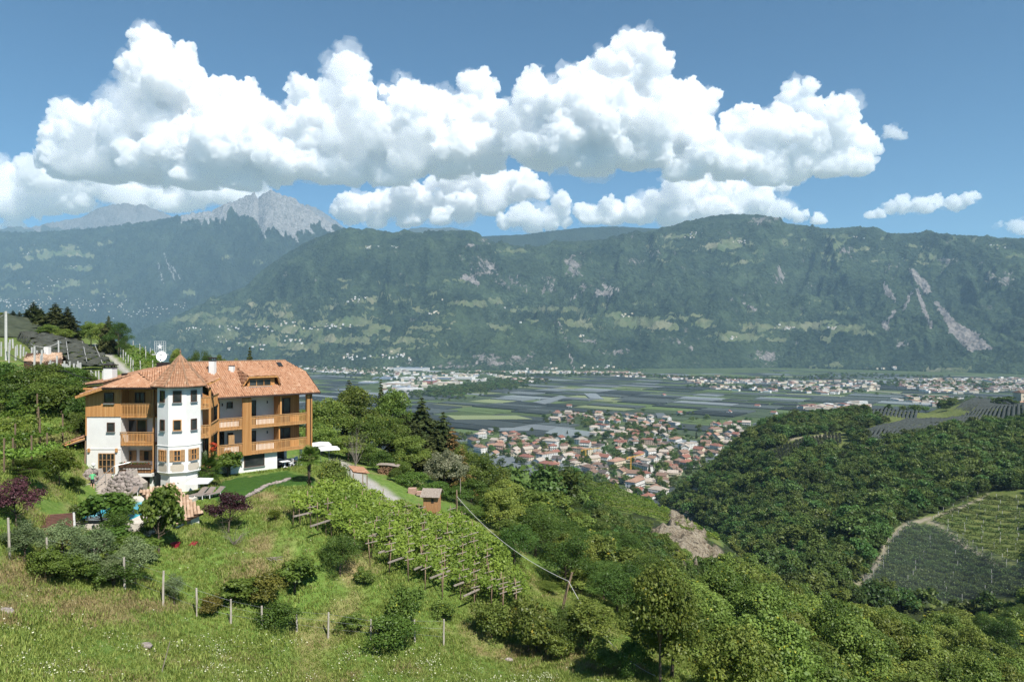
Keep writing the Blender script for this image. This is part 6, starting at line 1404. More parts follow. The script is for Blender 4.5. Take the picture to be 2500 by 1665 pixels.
# ------------------------------------------------------------------ orchards and vineyards on the slopes
M_PALEPOST = simple_mat('concrete orchard post', (.56, .55, .52), (.42, .41, .39), 5, .9, .1, .01, rndmix=.2)
L_ORCH = leaf_mat('orchard leaves', (.05, .085, .025), (.14, .2, .055), transl=.25)
def row(pts, w, h, dens, leaf, mat, name, label, group, cat, post_every=0, post_h=3.2, seed=0, zoff=.0, post_mat=None, kids=None):
    """one trained row: foliage strip with its posts as parts"""
    rg = np.random.default_rng(seed + 1000); pts = np.array([tuple(p) for p in pts]); seg = np.linalg.norm(np.diff(pts, axis=0), axis=1); L = seg.sum()
    n = int(L * dens); t = np.sort(rg.random(n)) * L; cum = np.concatenate([[0], np.cumsum(seg)])
    p = np.stack([np.interp(t, cum, pts[:, k]) for k in range(3)], 1); p += rg.normal(size=(n, 3)) * np.array([w * .5, w * .5, 0]); hh = h * (.72 + .28 * np.sin(t / 1.6 + seed)) ; p[:, 2] += zoff + .25 + (hh - .25) * rg.random(n) ** .7
    nr = unit(rg.normal(size=(n, 3)) + np.array([0, 0, .6])); tt = unit(np.cross(nr, rg.normal(size=(n, 3)))); b = np.cross(nr, tt); s = leaf * rg.uniform(.6, 1.3, n)[:, None]
    V = np.stack([p - tt * s * .5, p - b * s * .35, p + tt * s * .5, p + b * s * .35], 1).reshape(-1, 3)
    c0 = Vector(pts[0]); r = empty(name, c0, label, cat, group)
    f = np_mesh('foliage', V - np.array(c0), np.arange(4 * n).reshape(n, 4), mat, dict(tint=np.repeat(np.clip(rg.random(n) * .9, 0, .9), 4))); f.parent = r; f['kind'] = 'stuff'
    if post_every:
        m = MB(); k = max(1, int(L / post_every))
        for i in range(k + 1):
            q = np.array([np.interp(L * i / k, cum, pts[:, j]) for j in range(3)]) - np.array(c0); m.beam(q + np.array([0, 0, -.3]), q + np.array([rg.normal() * .05, 0, post_h]), .1 if post_mat else .14)
        m.build('post', post_mat or M_PALEPOST, r)['kind'] = 'stuff'
    return r
def line_hits(f, u0, u1, step, poly, dmin):
    out = []
    for u in np.arange(u0, u1, step):
        v = f(u)
        if inpoly(np.array([u]), np.array([v]), poly)[0]: out.append(hit(u, v, dmin))
    return out
OR_UP = [(2262,1268),(2330,1240),(2400,1205),(2440,1195),(2540,1200),(2540,1420),(2480,1385),(2390,1350),(2310,1292)]
OR_LO = [(2090,1440),(2130,1405),(2160,1365),(2172,1320),(2210,1285),(2262,1275),(2310,1295),(2385,1350),(2470,1385),(2540,1400),(2540,1450),(2440,1460),(2380,1470),(2250,1470)]
for k in range(17):
    v0 = 1210 + k * 13.5; pts = line_hits(lambda u: v0 + (u - 2400) * .13 + 6 * math.sin((u - 2300) / 60), 2255, 2540, 12, OR_UP, 240)
    if len(pts) > 2: row(pts, 1.1, 2.7, 46, .5, L_ORCH, 'vine_row', '%s vine row with pale posts on the open terraces right of the white path' % ['topmost', 'second', 'third', 'fourth', 'fifth', 'sixth', 'seventh', 'eighth', 'ninth', 'tenth', 'eleventh', 'twelfth', 'thirteenth', 'fourteenth', 'fifteenth', 'sixteenth', 'lowest'][k], 'rows of the open orchard', 'orchard row', 7, 3.0, k)
for k in range(15):
    v0 = 1290 + k * 13.5; pts = line_hits(lambda u: v0 + (u - 2250) * .10 + 8 * math.sin((u - 2200) / 110), 2085, 2540, 12, OR_LO, 240)
    if len(pts) > 2: row(pts, 1.3, 3.2, 60, .6, L_ORCH, 'apple_row', 'apple tree row %s under the grey hail net' % (['counted %s from the top edge' % x for x in ('first','second','third','fourth','fifth','sixth','seventh','eighth','ninth','tenth','eleventh','twelfth','thirteenth','fourteenth','fifteenth','sixteenth','seventeenth','eighteenth','nineteenth','twentieth','last')][k]), 'rows under the hail net', 'orchard row', 13, 3.2, 50 + k)
def net_mat(name, col, alpha):
    k = NT(name); d = k.n('BsdfDiffuse'); d.inputs[0].default_value = (*col, 1); t = k.n('BsdfTransparent'); m = k.n('MixShader'); m.inputs[0].default_value = alpha
    k.l(t.outputs[0], m.inputs[1]); k.l(d.outputs[0], m.inputs[2]); k.l(m.outputs[0], k.out.inputs['Surface']); return k.m
def net_sheet(poly, nu, nv, h, mat, name, label, dmin, cat='hail net', ridges=0, sag=.3, edge=True, group=None):
    """a net stretched over a field: bilinear grid over four photo corners, draped above the ground, peaked over each row"""
    g = [[None] * (nu + 1) for _ in range(nv + 1)]; mb = MB()
    a, b, c, d = [hit(u, v, dmin) for u, v in poly]
    V = []
    for j in range(nv + 1):
        for i in range(nu + 1):
            s, t = i / nu, j / nv; p = a.lerp(b, s).lerp(d.lerp(c, s), t); z = gz(p.x, p.y)
            hh = h + .5 * float(fbm(np.array([p.x / 4]), np.array([p.y / 4]), 3)[0]) + ((sag * (.6 if j % 3 == 1 else -.4) if ridges > 1 else sag * (1 if j % 2 else -1)) if ridges else 0)
            if edge and (i in (0, nu) or j in (0, nv)): hh = .2
            V.append((p.x, p.y, z + hh))
    i_ = np.arange((nu + 1) * (nv + 1)).reshape(nv + 1, nu + 1); q_ = np.stack([i_[:-1, :-1], i_[:-1, 1:], i_[1:, 1:], i_[1:, :-1]], -1); q = (q_[np.arange(nv) % 3 != 2] if ridges > 1 else q_).reshape(-1, 4)
    o = np_mesh(name, np.array(V), q, mat); return tag(o, label, cat, group)
M_NETG = net_mat('grey hail net', (.12, .145, .15), .11)
ng = [hit(u, v, 240) for u, v in ((2165,1345),(2210,1295),(2262,1280),(2310,1300),(2385,1355),(2470,1392),(2540,1410))]
# lower orchard net: fan of quads between the upper and the lower edge
up_e = [(2108,1425),(2150,1380),(2170,1330),(2212,1288),(2262,1276),(2312,1298),(2388,1352),(2470,1388),(2540,1405)]
lo_e = [(2110,1440),(2160,1450),(2200,1462),(2240,1470),(2280,1474),(2320,1474),(2380,1470),(2440,1462),(2540,1450)]
V_ = []; nt_ = 24
for (ua, va), (ub, vb) in zip(up_e, lo_e):
    a, b = hit(ua, va, 240), hit(ub, vb, 240)
    for j in range(nt_ + 1):
        p = a.lerp(b, j / nt_); V_.append((p.x, p.y, gz(p.x, p.y) + (.3 if j in (0, nt_) else 3.9 + .25 * (j % 2))))
i_ = np.arange(len(V_)).reshape(len(up_e), nt_ + 1); q = np.stack([i_[:-1, :-1], i_[1:, :-1], i_[1:, 1:], i_[:-1, 1:]], -1).reshape(-1, 4)
tag(np_mesh('hail_net', np.array(V_), q, M_NETG), 'grey hail net stretched over the lower orchard beside the white path', 'hail net', 'hail nets over orchards')
def dark_net_mat(name, a, b):
    k = NT(name); c = k.coord('Object'); k.principled(k.ramp(k.noise(.4, 4, .65, c), [(.3, a), (.7, b)]), .9, None, .1); return k.m
M_NETL = dark_net_mat('weathered charcoal net', (.04, .043, .034), (.09, .094, .076)); M_NETD = dark_net_mat('charcoal net', (.03, .036, .034), (.075, .085, .078)); M_NETM = dark_net_mat('mossy net', (.035, .045, .03), (.08, .092, .06))
net_sheet([(2095,1066),(2230,1030),(2510,990),(2530,1040)], 24, 84, 3.0, M_NETD, 'hail_net', 'charcoal hail net covering the long hilltop orchard', 380, ridges=2, sag=1.4, group='hail nets over orchards')
net_sheet([(2100,1085),(2100,1064),(2300,1048),(2200,1095)], 16, 48, 3.0, M_NETD, 'hail_net', 'charcoal net tongue reaching down into the hillside wood', 380, ridges=2, sag=1.4, group='hail nets over orchards')
net_sheet([(2110,1008),(2150,1000),(2260,1005),(2240,1028)], 12, 42, 3.0, M_NETD, 'hail_net', 'dark net on the back of the hilltop below the small farm trees', 500, ridges=2, sag=1.2, group='hail nets over orchards')
net_sheet([(2330,1000),(2480,970),(2540,985),(2400,1005)], 12, 48, 3.0, M_NETD, 'hail_net', 'dark pleated net below the stone farmhouse', 500, ridges=2, sag=1.4, group='hail nets over orchards')
FD = [(1850,1112),(1900,1090),(1960,1068),(2050,1052),(2062,1080),(2040,1098),(1985,1092),(1905,1136)]
rn_ = 0
for k in range(26):
    u0 = 1842 + k * 8.6; pts = []
    for t in np.linspace(0, 1, 12):
        u = u0 + 26 * t * (1 if k < 20 else .4); v = 1050 + 92 * t
        if inpoly(np.array([u]), np.array([v]), FD)[0]: pts.append(hit(u, v, 380))
    if len(pts) > 2: row(pts, .9, 2.8, 12, .9, leaf_mat('dark netted row', (.03, .036, .03), (.06, .07, .055)) if rn_ == 0 else bpy.data.materials['dark netted row'], 'vine_row', 'dark netted vine row, %s from the left on the hill shelf' % ('first','second','third','fourth','fifth','sixth','seventh','eighth','ninth','tenth','eleventh','twelfth','thirteenth','fourteenth','fifteenth','sixteenth','seventeenth','eighteenth','nineteenth','twentieth','twenty first','twenty second','twenty third','twenty fourth','twenty fifth','twenty sixth')[rn_], 'rows on the hill shelf', 'orchard row', 0, 3, 200 + k); rn_ += 1
KN = [(1418,1170),(1475,1172),(1560,1212),(1640,1250),(1740,1300),(1800,1322),(1700,1322),(1600,1262),(1500,1248),(1440,1225)]
for k in range(17):
    pts = []
    for u in np.arange(1415, 1800, 10):
        v = 1166 + k * 6.2 + .00042 * (u - 1415) ** 2 + (u - 1415) * .09
        if inpoly(np.array([u]), np.array([v]), KN)[0]: pts.append(hit(u, v, 235))
    if len(pts) > 2: row(pts, .55, 2.0, 30, .5, L_VINE, 'vine_row', '%s vine row on the round vineyard knoll before the village' % ['topmost', 'second', 'third', 'fourth', 'fifth', 'sixth', 'seventh', 'eighth', 'ninth', 'tenth', 'eleventh', 'twelfth', 'thirteenth', 'fourteenth', 'fifteenth', 'sixteenth', 'lowest'][k], 'vine rows on the knoll', 'vine row', 0, 2, 300 + k)
VL = [(283,858),(310,852),(372,862),(395,872),(395,905),(330,910),(318,905)]
for k in range(9):
    pts = []
    for u in np.arange(283, 398, 6):
        v = 853 + k * 6.5 + .0016 * (u - 283) ** 2 * .6
        if inpoly(np.array([u]), np.array([v]), VL)[0]: pts.append(hit(u, v, 90))
    if len(pts) > 2: row(pts, .5, 1.9, 30, .4, L_VINE, 'vine_row', '%s vine row behind the satellite dish' % ['topmost', 'second', 'third', 'fourth', 'fifth', 'sixth', 'seventh', 'eighth', 'lowest'][k], 'vine rows behind the dish', 'vine row', 5, 2.3, 400 + k)
net_sheet([(40,830),(205,846),(288,912),(120,900)], 24, 54, 1.5, M_NETL, 'hail_net', 'charcoal net covering the slope behind the white posts', 80, ridges=2, sag=.35, group='hail nets over orchards')
net_sheet([(-10,780),(108,803),(150,838),(-10,824)], 14, 22, 1.6, M_NETM, 'hail_net', 'mossy green net on the slope under the skyline larches', 90, ridges=1, sag=.15, group='hail nets over orchards')

TV = [[(-8,988),(40,975),(95,958)],[(-8,1024),(50,1012),(105,996)],[(-8,1063),(50,1048),(110,1030)],[(-8,1094),(60,1076),(120,1060),(165,1048)],[(10,1130),(70,1116),(130,1100)]]
for k, tv in enumerate(TV):
    ps = []
    for (u0, v0), (u1, v1) in zip(tv[:-1], tv[1:]):
        for t in (0, .25, .5, .75): ps.append(hit(u0 + (u1 - u0) * t, v0 + (v1 - v0) * t + 30, 35))
    r_ = row(ps, 1.5, 1.0, 150, .26, L_VINE, 'vine_row', '%s vine terrace row on the left slope beside the guesthouse' % ['topmost', 'second', 'middle', 'fourth', 'lowest'][k], 'vine terraces left of the guesthouse', 'vine row', 2.6, 3.0, 500 + k, 1.1, M_POSTWOOD)
for k, (u0, v0, u1, v1) in enumerate(((160,843,168,905),(200,848,212,908),(232,862,250,912))):
    m = MB(); ps_ = [hit(u0 + (u1 - u0) * t, v0 + (v1 - v0) * t, 80) for t in np.linspace(0, 1, 14)]
    m.tube([p + Vector((0, 0, 1.72 + .05 * (i % 2))) for i, p in enumerate(ps_)], .045, 4); tag(m.build('net_seam', M_PALEPOST), '%s pale seam running down the charcoal net' % ['left', 'middle', 'right'][k], 'net seam', 'seams of the charcoal net')

tq = np.random.default_rng(41); tp_ = []
for _ in range(1500):
    u, v = tq.uniform(1420, 1720), tq.uniform(1235, 1420)
    if inpoly(np.array([u]), np.array([v]), [(1425,1240),(1520,1272),(1590,1292),(1575,1310),(1640,1400),(1720,1425),(1600,1420),(1480,1340)])[0]: tp_.append(hit(u, v, 60))
tp_ = np.array([p[:] for p in tp_]); scatter('ravine_thicket', tp_, tq.uniform(.16, .42, len(tp_)), tq.uniform(0, 6, len(tp_)), tq.integers(0, 4, len(tp_)), FAR_MESH, 'low thicket on the ravine flank below the vineyard knoll')
# ------------------------------------------------------------------ things around the guesthouse
def rel(v): return Vector(v)
M_FENCE = simple_mat('sun bleached post wood', (.5, .45, .39), (.34, .3, .25), 6, .9, .4, .01, stretch=(1, 1, .3))
# wire fence along the meadow
FP = [(24,1363,100),(118,1390,78),(235,1400,62),(305,1441,82),(398,1478,84),(480,1505,70),(563,1522,60),(640,1532,0),(725,1541,52),(801,1556,62),(905,1562,0),(1013,1566,55),(1083,1577,66)]
b0 = hit(24, 1363); fen = empty('wire_fence', b0, 'wire fence on pale wooden posts along the meadow edge', 'fence'); tops = []
for i, (u, v, hpx) in enumerate(FP):
    b = hit(u, v); h = hpx / F * b.y if hpx else 1.6
    ln = Vector((random.uniform(-.12, .16), random.uniform(-.1, .1), 0)); m = MB(); t = b + Vector((0, 0, h)) + ln * (1.4 if u < 420 else .4)
    m.tube([b - b0 - Vector((0, 0, .3)), (b + t) / 2 - b0 + Vector((random.uniform(-.02, .02), 0, 0)), t - b0], [.08, .074, .066], 6); m.build('post', M_FENCE, fen); tops.append((b, t))
for f in (.35, .65, .93):
    m = MB()
    for (a, t), (a2, t2) in zip(tops[:-1], tops[1:]): m.tube([a.lerp(t, f) - b0, a2.lerp(t2, f) - b0], .007, 3, cap=False)
    m.build('wire', M_METAL, fen)
m = MB(); p = hit(395, 1640); q = P(415, 1565, p.y); m.tube([p, q], [.03, .02], 5); tag(m.build('stake', M_OLDWOOD), 'thin grey stake leaning in the flowering meadow', 'stake')
# white concrete posts of the young orchard above the house
WP = [(3,870,835),(22,890,835),(13,850,760),(24,855,830),(32,850,838),(43,868,842),(50,875,840),(57,870,858),(78,880,848),(77,895,845),(84,905,848),(90,885,852),(103,905,855),(108,880,850),(112,900,862),(120,895,870),(122,920,882),(128,905,875),(138,920,870),(137,895,866),(143,860,833),(154,925,888),(158,915,884),(163,925,888),(166,935,892),(170,910,885),(180,925,885),(188,915,890),(190,928,884),(194,935,888),(198,925,888),(203,940,905),(209,932,905),(223,935,905),(226,930,906),(234,935,906),(242,930,906),(250,935,907),(256,930,907),(120,912,888),(99,915,865),(65,890,860),(38,880,845),(130,925,885),(186,940,895)]
for i, (u, vb, vt) in enumerate(WP):
    b = hit(u, vb, 60); vt_ = min(vt, vb - 22); top = P(u + random.uniform(-1.5, 1.5), vt_ + random.uniform(-3, 3), b.y); r = .07
    m = MB(); m.beam(Vector((0, 0, -.3)), top - b, r * 2 * random.uniform(.9, 1.3)); o = m.build('orchard_post', M_PALEPOST); o.location = b
    zone = 'by the tall utility pole' if u < 60 else 'in front of the tiled barn roof' if u < 125 else 'in the thick of the post field' if u < 175 else 'near the big white chimney'
    tag(o, ('short' if vb - vt_ < 34 else 'tall') + (' leaning' if i % 5 == 0 else ' upright') + ' pale concrete post ' + zone, 'post', 'pale concrete posts of the young orchard')
def pole(u, vb, vt, d, r, name, label, mat, lean=0.0, arm=True):
    b = hitd(u, d) if vb is None else hit(u, vb, 30); t = P(u + lean, vt, b.y); e = empty(name, b, label, 'pole')
    m = MB(); m.tube([Vector((0, 0, -.4)), (t - b) / 2, t - b], [r, r * .9, r * .75], 7); m.build('shaft', mat, e)
    if arm:
        m = MB(); m.beam(t - b + Vector((-.45, 0, -.3)), t - b + Vector((.45, 0, -.3)), .08); m.tube([t - b + Vector((.3, 0, -.28)), t - b + Vector((.3, 0, -.1))], .05, 6); m.build('insulator_arm', M_METAL, e)
    return b, t
_, tA = pole(15, 880, 760, None, .17, 'utility_pole', 'tall concrete utility pole at the left edge above the laurels', M_PALEPOST)
_, tB = pole(143, 895, 832, None, .14, 'utility_pole', 'concrete pole carrying a sagging wire by the barn roof', M_PALEPOST)
_, tC = pole(1115, None, 1196, 90, .13, 'wooden_pole', 'upright wooden pole right of the plank kiosk, cable at its top', M_POSTWOOD, 0, False)
_, tD = pole(1370, 1488, 1397, None, .15, 'wooden_pole', 'leaning wooden pole in the ravine carrying the pale cable', M_POSTWOOD, 27, False)
pole(1124, None, 1168, 97, .07, 'wooden_pole', 'thin pale pole in the bushes behind the kiosk', M_OLDWOOD, 0, False)
def cable(pts, sag, r, mat, name, label):
    m = MB()
    for a, b, s in zip(pts[:-1], pts[1:], sag): m.tube([a.lerp(b, t) - Vector((0, 0, s * 4 * t * (1 - t))) for t in np.linspace(0, 1, 15)], r, 4)
    return tag(m.build(name, mat), label, 'cable')
M_ROPE = simple_mat('pale cable sheath', (.62, .6, .58), None, 4, .6, 0, 0); M_BLACK = simple_mat('black cable', (.02, .02, .022), None, 4, .6, 0, 0)
cable([tC - Vector((0, 0, .8)), P(1388, 1418, tD.y - .15), hit(1600, 1662, 40) + Vector((0, 0, .4))], (1.2, 1.4), .03, M_ROPE, 'cable', 'pale cable sagging from the kiosk pole down past the leaning pole')
cable([tA - Vector((0, 0, 5.8)), P(90, 895, 82), P(160, 905, 80), P(225, 924, 79)], (.25, .2, .2), .05, M_BLACK, 'cable', 'black hose like cable slung over the laurels to the roof')
cable([tA - Vector((0, 0, .3)), P(-20, 782, tA.y)], (.1,), .03, M_ROPE, 'cable', 'short pale wire at the top of the utility pole'); cable([tB - Vector((0, 0, .3)), P(75, 840, tB.y - 3)], (.6,), .03, M_ROPE, 'cable', 'thin sagging wire at the pole by the barn roof')
# barn roof behind the posts
bq = hit(115, 905, 70); bn = empty('barn', bq, 'small barn with terracotta gable roof among the pale posts', 'barn')
def w2(o, p): return Vector(p) - o.location
R0, R1 = P(65, 862, 92), P(150, 862, 96); E0, E1 = P(58, 882, 89.5), P(152, 885, 91.5); E2, E3 = P(72, 872, 97), P(164, 876, 99)
m = MB(); m.slab([w2(bn, p) for p in (E0, E1, R1, R0)], .15); m.slab([w2(bn, p) for p in (R0, R1, E3, E2)], .15); rf = m.build('roof', M_DARKWOOD, bn)
t = tile_poly([w2(bn, p) for p in (E0, E1, R1, R0)], 'roof_tiles', rf, M_OLDTILE, .26, .4)
m = MB(); A = [w2(bn, p) for p in (E0, E1, E3, E2)]; dn = Vector((0, 0, -3)); m.add(A + [p + dn for p in A], [(0, 1, 5, 4), (1, 2, 6, 5), (2, 3, 7, 6), (3, 0, 4, 7)]); m.build('wall', M_DARKWOOD, bn)
m = MB(); m.box(w2(bn, P(116, 857, 94)), (.6, .6, 1.1)); m.build('chimney', M_WHITE, bn)
# satellite dish and star lantern above the roof
b = P(396, 900, 82); dsh = empty('satellite_dish', b, 'white round satellite dish on a mast behind the tower roof', 'satellite dish')
c = P(394.5, 871, 82) - b; m = MB(); m.tube([Vector((0, 0, 0)), c + Vector((0, .2, 0))], .04, 6); m.build('mast', M_METAL, dsh)
nrm = Vector((.35, -.85, .35)).normalized(); sx = nrm.cross(Vector((0, 0, 1))).normalized(); sy = sx.cross(nrm); m = MB(); rings = []
for r, dpt in ((.02, .0), (.22, .03), (.42, .1), (.56, .2), (.58, .2), (.44, .14)): rings.append([(c + (sx * math.cos(k * math.pi / 10) + sy * math.sin(k * math.pi / 10) * 1.15) * r + nrm * dpt)[:] for k in range(20)])
loft(m, rings); m.build('dish', M_WHITEP, dsh, True); m = MB(); m.tube([c + nrm * .05 - sy * .55, c + nrm * .75 - sy * .1], .02, 5); m.box(c + nrm * .78 - sy * .08, (.14, .14, .14)); m.build('receiver', M_METAL, dsh)
b = P(391, 862, 83); stl = empty('star_lantern', b, 'square white lattice frame with a star above the dish', 'lantern')
c = P(391, 847, 83) - b; m = MB(); s = .68
for x in np.linspace(-s, s, 6): m.beam(c + Vector((x, 0, -s)), c + Vector((x, 0, s)), .022); m.beam(c + Vector((-s, 0, x)), c + Vector((s, 0, x)), .022)
m.build('frame', M_WHITEP, stl); m = MB(); pts = []
for k in range(10): a = math.pi / 2 + k * math.pi / 5; r = (.36 if k % 2 == 0 else .15); pts.append((r * math.cos(a), r * math.sin(a)))
m.add([c + Vector((x, -.08, z)) for x, z in pts] + [c + Vector((x, -.03, z)) for x, z in pts], [tuple(range(9, -1, -1)), tuple(range(10, 20))] + [(i, (i + 1) % 10, 10 + (i + 1) % 10, 10 + i) for i in range(10)]); m.build('star', M_WHITEP, stl)
m = MB(); m.box(Vector((0, 0, -.35)) + c - Vector((0, 0, s - .1)), (1.9, .3, .06)); m.tube([c - Vector((0, 0, s)), Vector((0, 0, -1.6))], .04, 6); m.build('stand', M_WHITEP, stl)
# stone stairs with rock walls, globe lamps, handrail
def rock_mesh(seed):
    r = np.random.default_rng(seed); V, Fc = ico(1); V = V * (1 + .28 * r.normal(size=(len(V), 1))) * np.array([1.25, .85, .75]); V = np.clip(V, -.95, .95)
    me = np_mesh('stone', V, Fc, None, None, False, False); return me
M_STONE = simple_mat('warm grey wall stone', (.34, .295, .265), (.17, .14, .13), 3, .9, .6, .03, rndmix=.5); M_STEP = simple_mat('worn step stone', (.45, .4, .35), (.3, .26, .23), 4, .9, .4, .02)
SM = [rock_mesh(i) for i in range(5)]
for me in SM: me.materials.append(M_STONE)
def stone_wall(name, poly, d0, d1, n, size, label, seed):
    r = np.random.default_rng(seed); xs = [p[0] for p in poly]; ys = [p[1] for p in poly]; c = P(np.mean(xs), max(ys), (d0 + d1) / 2); w = empty(name, c, label, 'wall'); k = 0; P_ = []
    for _ in range(n * 60):
        if k >= n: break
        u, v = r.uniform(min(xs), max(xs)), r.uniform(min(ys), max(ys))
        if not inpoly(np.array([u]), np.array([v]), poly)[0] or any((u - a) ** 2 + (v - b_) ** 2 < (size / 68 * F * .75) ** 2 for a, b_ in P_): continue
        P_.append((u, v)); d = d0 + (d1 - d0) * (u - min(xs)) / (max(xs) - min(xs)); s = size * r.uniform(.75, 1.35)
        o = bpy.data.objects.new('stone', SM[int(r.integers(5))]); COL.objects.link(o); o.parent = w; o.location = P(u, v, d + (v - max(ys)) * -.012) - c; o.scale = (s, s, s); o.rotation_euler = (r.normal() * .3, r.normal() * .3, r.normal() * .6); k += 1
    m = MB(); pl = [P(u, v, d0 + (d1 - d0) * (u - min(xs)) / (max(xs) - min(xs)) + .45) - c for u, v in poly]; bk = [p + Vector((0, 1.2, 0)) for p in pl]; nn = len(pl)
    m.add(pl + bk, [tuple(range(nn)), tuple(range(2 * nn - 1, nn - 1, -1))] + [(i, nn + i, nn + (i + 1) % nn, (i + 1) % nn) for i in range(nn)]); m.build('core', M_STEP, w)
    return w
stone_wall('rock_wall', [(196,1162),(215,1150),(232,1148),(238,1170),(228,1185),(212,1176),(200,1196),(192,1180)], 67.2, 67.6, 34, .3, 'rough boulder wall left of the stone stairs', 1)
stone_wall('rock_wall', [(252,1200),(268,1178),(290,1158),(318,1150),(322,1165),(345,1182),(343,1203),(300,1208),(262,1206)], 66.5, 66.8, 95, .28, 'rough boulder wall right of the stone stairs', 2)
stone_wall('rock_wall', [(182,1182),(204,1186),(208,1222),(196,1225),(184,1212)], 65.4, 65.6, 24, .3, 'low boulder wall by the lower globe lamp', 3)
st0 = P(240, 1200, 66.5); sto = empty('stone_stairs', st0, 'worn stone steps rising to the french door between boulder walls', 'stairs')
top_p = Vector((LF.p(sl_(350), .6, 0).x, 69.3, CAMZ - 13.55)); bot = P(226, 1204, 66.0)
for i in range(9):
    t = i / 8; p = bot.lerp(top_p, t); m = MB(); m.box(p - st0 - Vector((0, 0, .35)), (2.1 + .25 * random.random(), .62, .72), Matrix.Rotation(.5 + random.uniform(-.08, .08), 3, 'Z')); m.build('step', M_STEP, sto)
ra, rb2 = P(232, 1182, 66.2), P(278, 1138, 68.6); m = MB(); m.tube([ra, ra.lerp(rb2, .5) + Vector((0, 0, .1)), rb2, P(318, 1128, 69.4)], .035, 6)
for t in (.05, .55, .98): q = ra.lerp(rb2, t); m.tube([q, q - Vector((0, 0, .95))], .025, 5)
tag(m.build('handrail', M_METAL), 'pale metal handrail slanting up the stone stairs', 'handrail')
for u, v, vb, d, lb in ((228, 1134, 1152, 67.8, 'white globe lamp on a post beside the french door'), (188, 1207, 1224, 64.6, 'white globe lamp low by the stone steps')):
    c = P(u, v, d); b = P(u, vb, d); e = empty('globe_lamp', b, lb, 'lamp', 'globe lamps'); m = MB(); m.ball(c - b, .19 if d > 66 else .21, 14, 9); m.build('globe', M_WHITEP, e, True)
    m = MB(); m.tube([Vector((0, 0, -.3)), c - b - Vector((0, 0, .15))], .035, 6); m.tube([c - b - Vector((0, 0, .24)), c - b - Vector((0, 0, .15))], .07, 8); m.build('post', M_METAL, e)
# person in a green shirt on the steps
def person(loc, rz):
    bm = bmesh.new(); e = empty('person', loc, 'person in green t-shirt and dark shorts climbing the stone steps', 'person', None, rz)
    V = {'pel': ((0, 0, .93), .125), 'waist': ((0, .02, 1.08), .12), 'chest': ((0, .05, 1.32), .145), 'neck': ((0, .07, 1.5), .055), 'head': ((0, .09, 1.6), .085), 'top': ((0, .09, 1.72), .075),
         'hl': ((-.1, 0, .88), .09), 'kl': ((-.11, .2, .55), .06), 'al': ((-.11, .12, .14), .04), 'fl': ((-.11, .25, .1), .035), 'hr': ((.1, 0, .88), .09), 'kr': ((.11, .03, .48), .06), 'ar': ((.11, -.1, .08), .04), 'fr': ((.11, .05, .03), .035),
         'sl': ((-.19, .05, 1.42), .06), 'el': ((-.27, 0, 1.16), .043), 'wl': ((-.25, .16, .96), .03), 'hnl': ((-.24, .22, .9), .03), 'sr': ((.19, .05, 1.42), .06), 'er': ((.28, .04, 1.15), .043), 'wr': ((.3, .15, .93), .03), 'hnr': ((.3, .2, .87), .03)}
    E = [('pel', 'waist'), ('waist', 'chest'), ('chest', 'neck'), ('neck', 'head'), ('head', 'top'), ('pel', 'hl'), ('hl', 'kl'), ('kl', 'al'), ('al', 'fl'), ('pel', 'hr'), ('hr', 'kr'), ('kr', 'ar'), ('ar', 'fr'), ('chest', 'sl'), ('sl', 'el'), ('el', 'wl'), ('wl', 'hnl'), ('chest', 'sr'), ('sr', 'er'), ('er', 'wr'), ('wr', 'hnr')]
    ks = list(V); me = bpy.data.meshes.new('body'); me.from_pydata([V[k][0] for k in ks], [(ks.index(a), ks.index(b)) for a, b in E], []); o = bpy.data.objects.new('body', me); COL.objects.link(o)
    sm = o.modifiers.new('skin', 'SKIN'); 
    if not me.skin_vertices: bpy.context.view_layer.objects.active = o
    for i, k in enumerate(ks): me.skin_vertices[0].data[i].radius = (V[k][1], V[k][1]); me.skin_vertices[0].data[i].use_root = (k == 'pel')
    sub = o.modifiers.new('sub', 'SUBSURF'); sub.levels = 2; sub.render_levels = 2; dg = bpy.context.evaluated_depsgraph_get(); m2 = bpy.data.meshes.new_from_object(o.evaluated_get(dg)); o.modifiers.clear(); o.data = m2
    skin = simple_mat('skin', (.55, .34, .25), None, 3, .6, 0, 0); shirt = simple_mat('green shirt', (.13, .5, .22), None, 3, .85, 0, 0); short = simple_mat('dark shorts', (.03, .035, .05), None, 3, .9, 0, 0); hair = simple_mat('grey hair', (.3, .28, .26), None, 3, .9, 0, 0)
    m2.materials.clear(); [m2.materials.append(x) for x in (skin, shirt, short, hair)]
    for p in m2.polygons:
        c = p.center; ax = abs(c.x)
        p.material_index = 3 if c.z > 1.62 and c.y < .12 else 1 if (1.0 < c.z < 1.5 and (ax < .22 or c.z > 1.2)) else 2 if .55 < c.z <= 1.0 and ax < .2 else 0
        p.use_smooth = True
    o.parent = e; return e
person(bot.lerp(top_p, .2) + Vector((-.15, 0, .02)), .5)
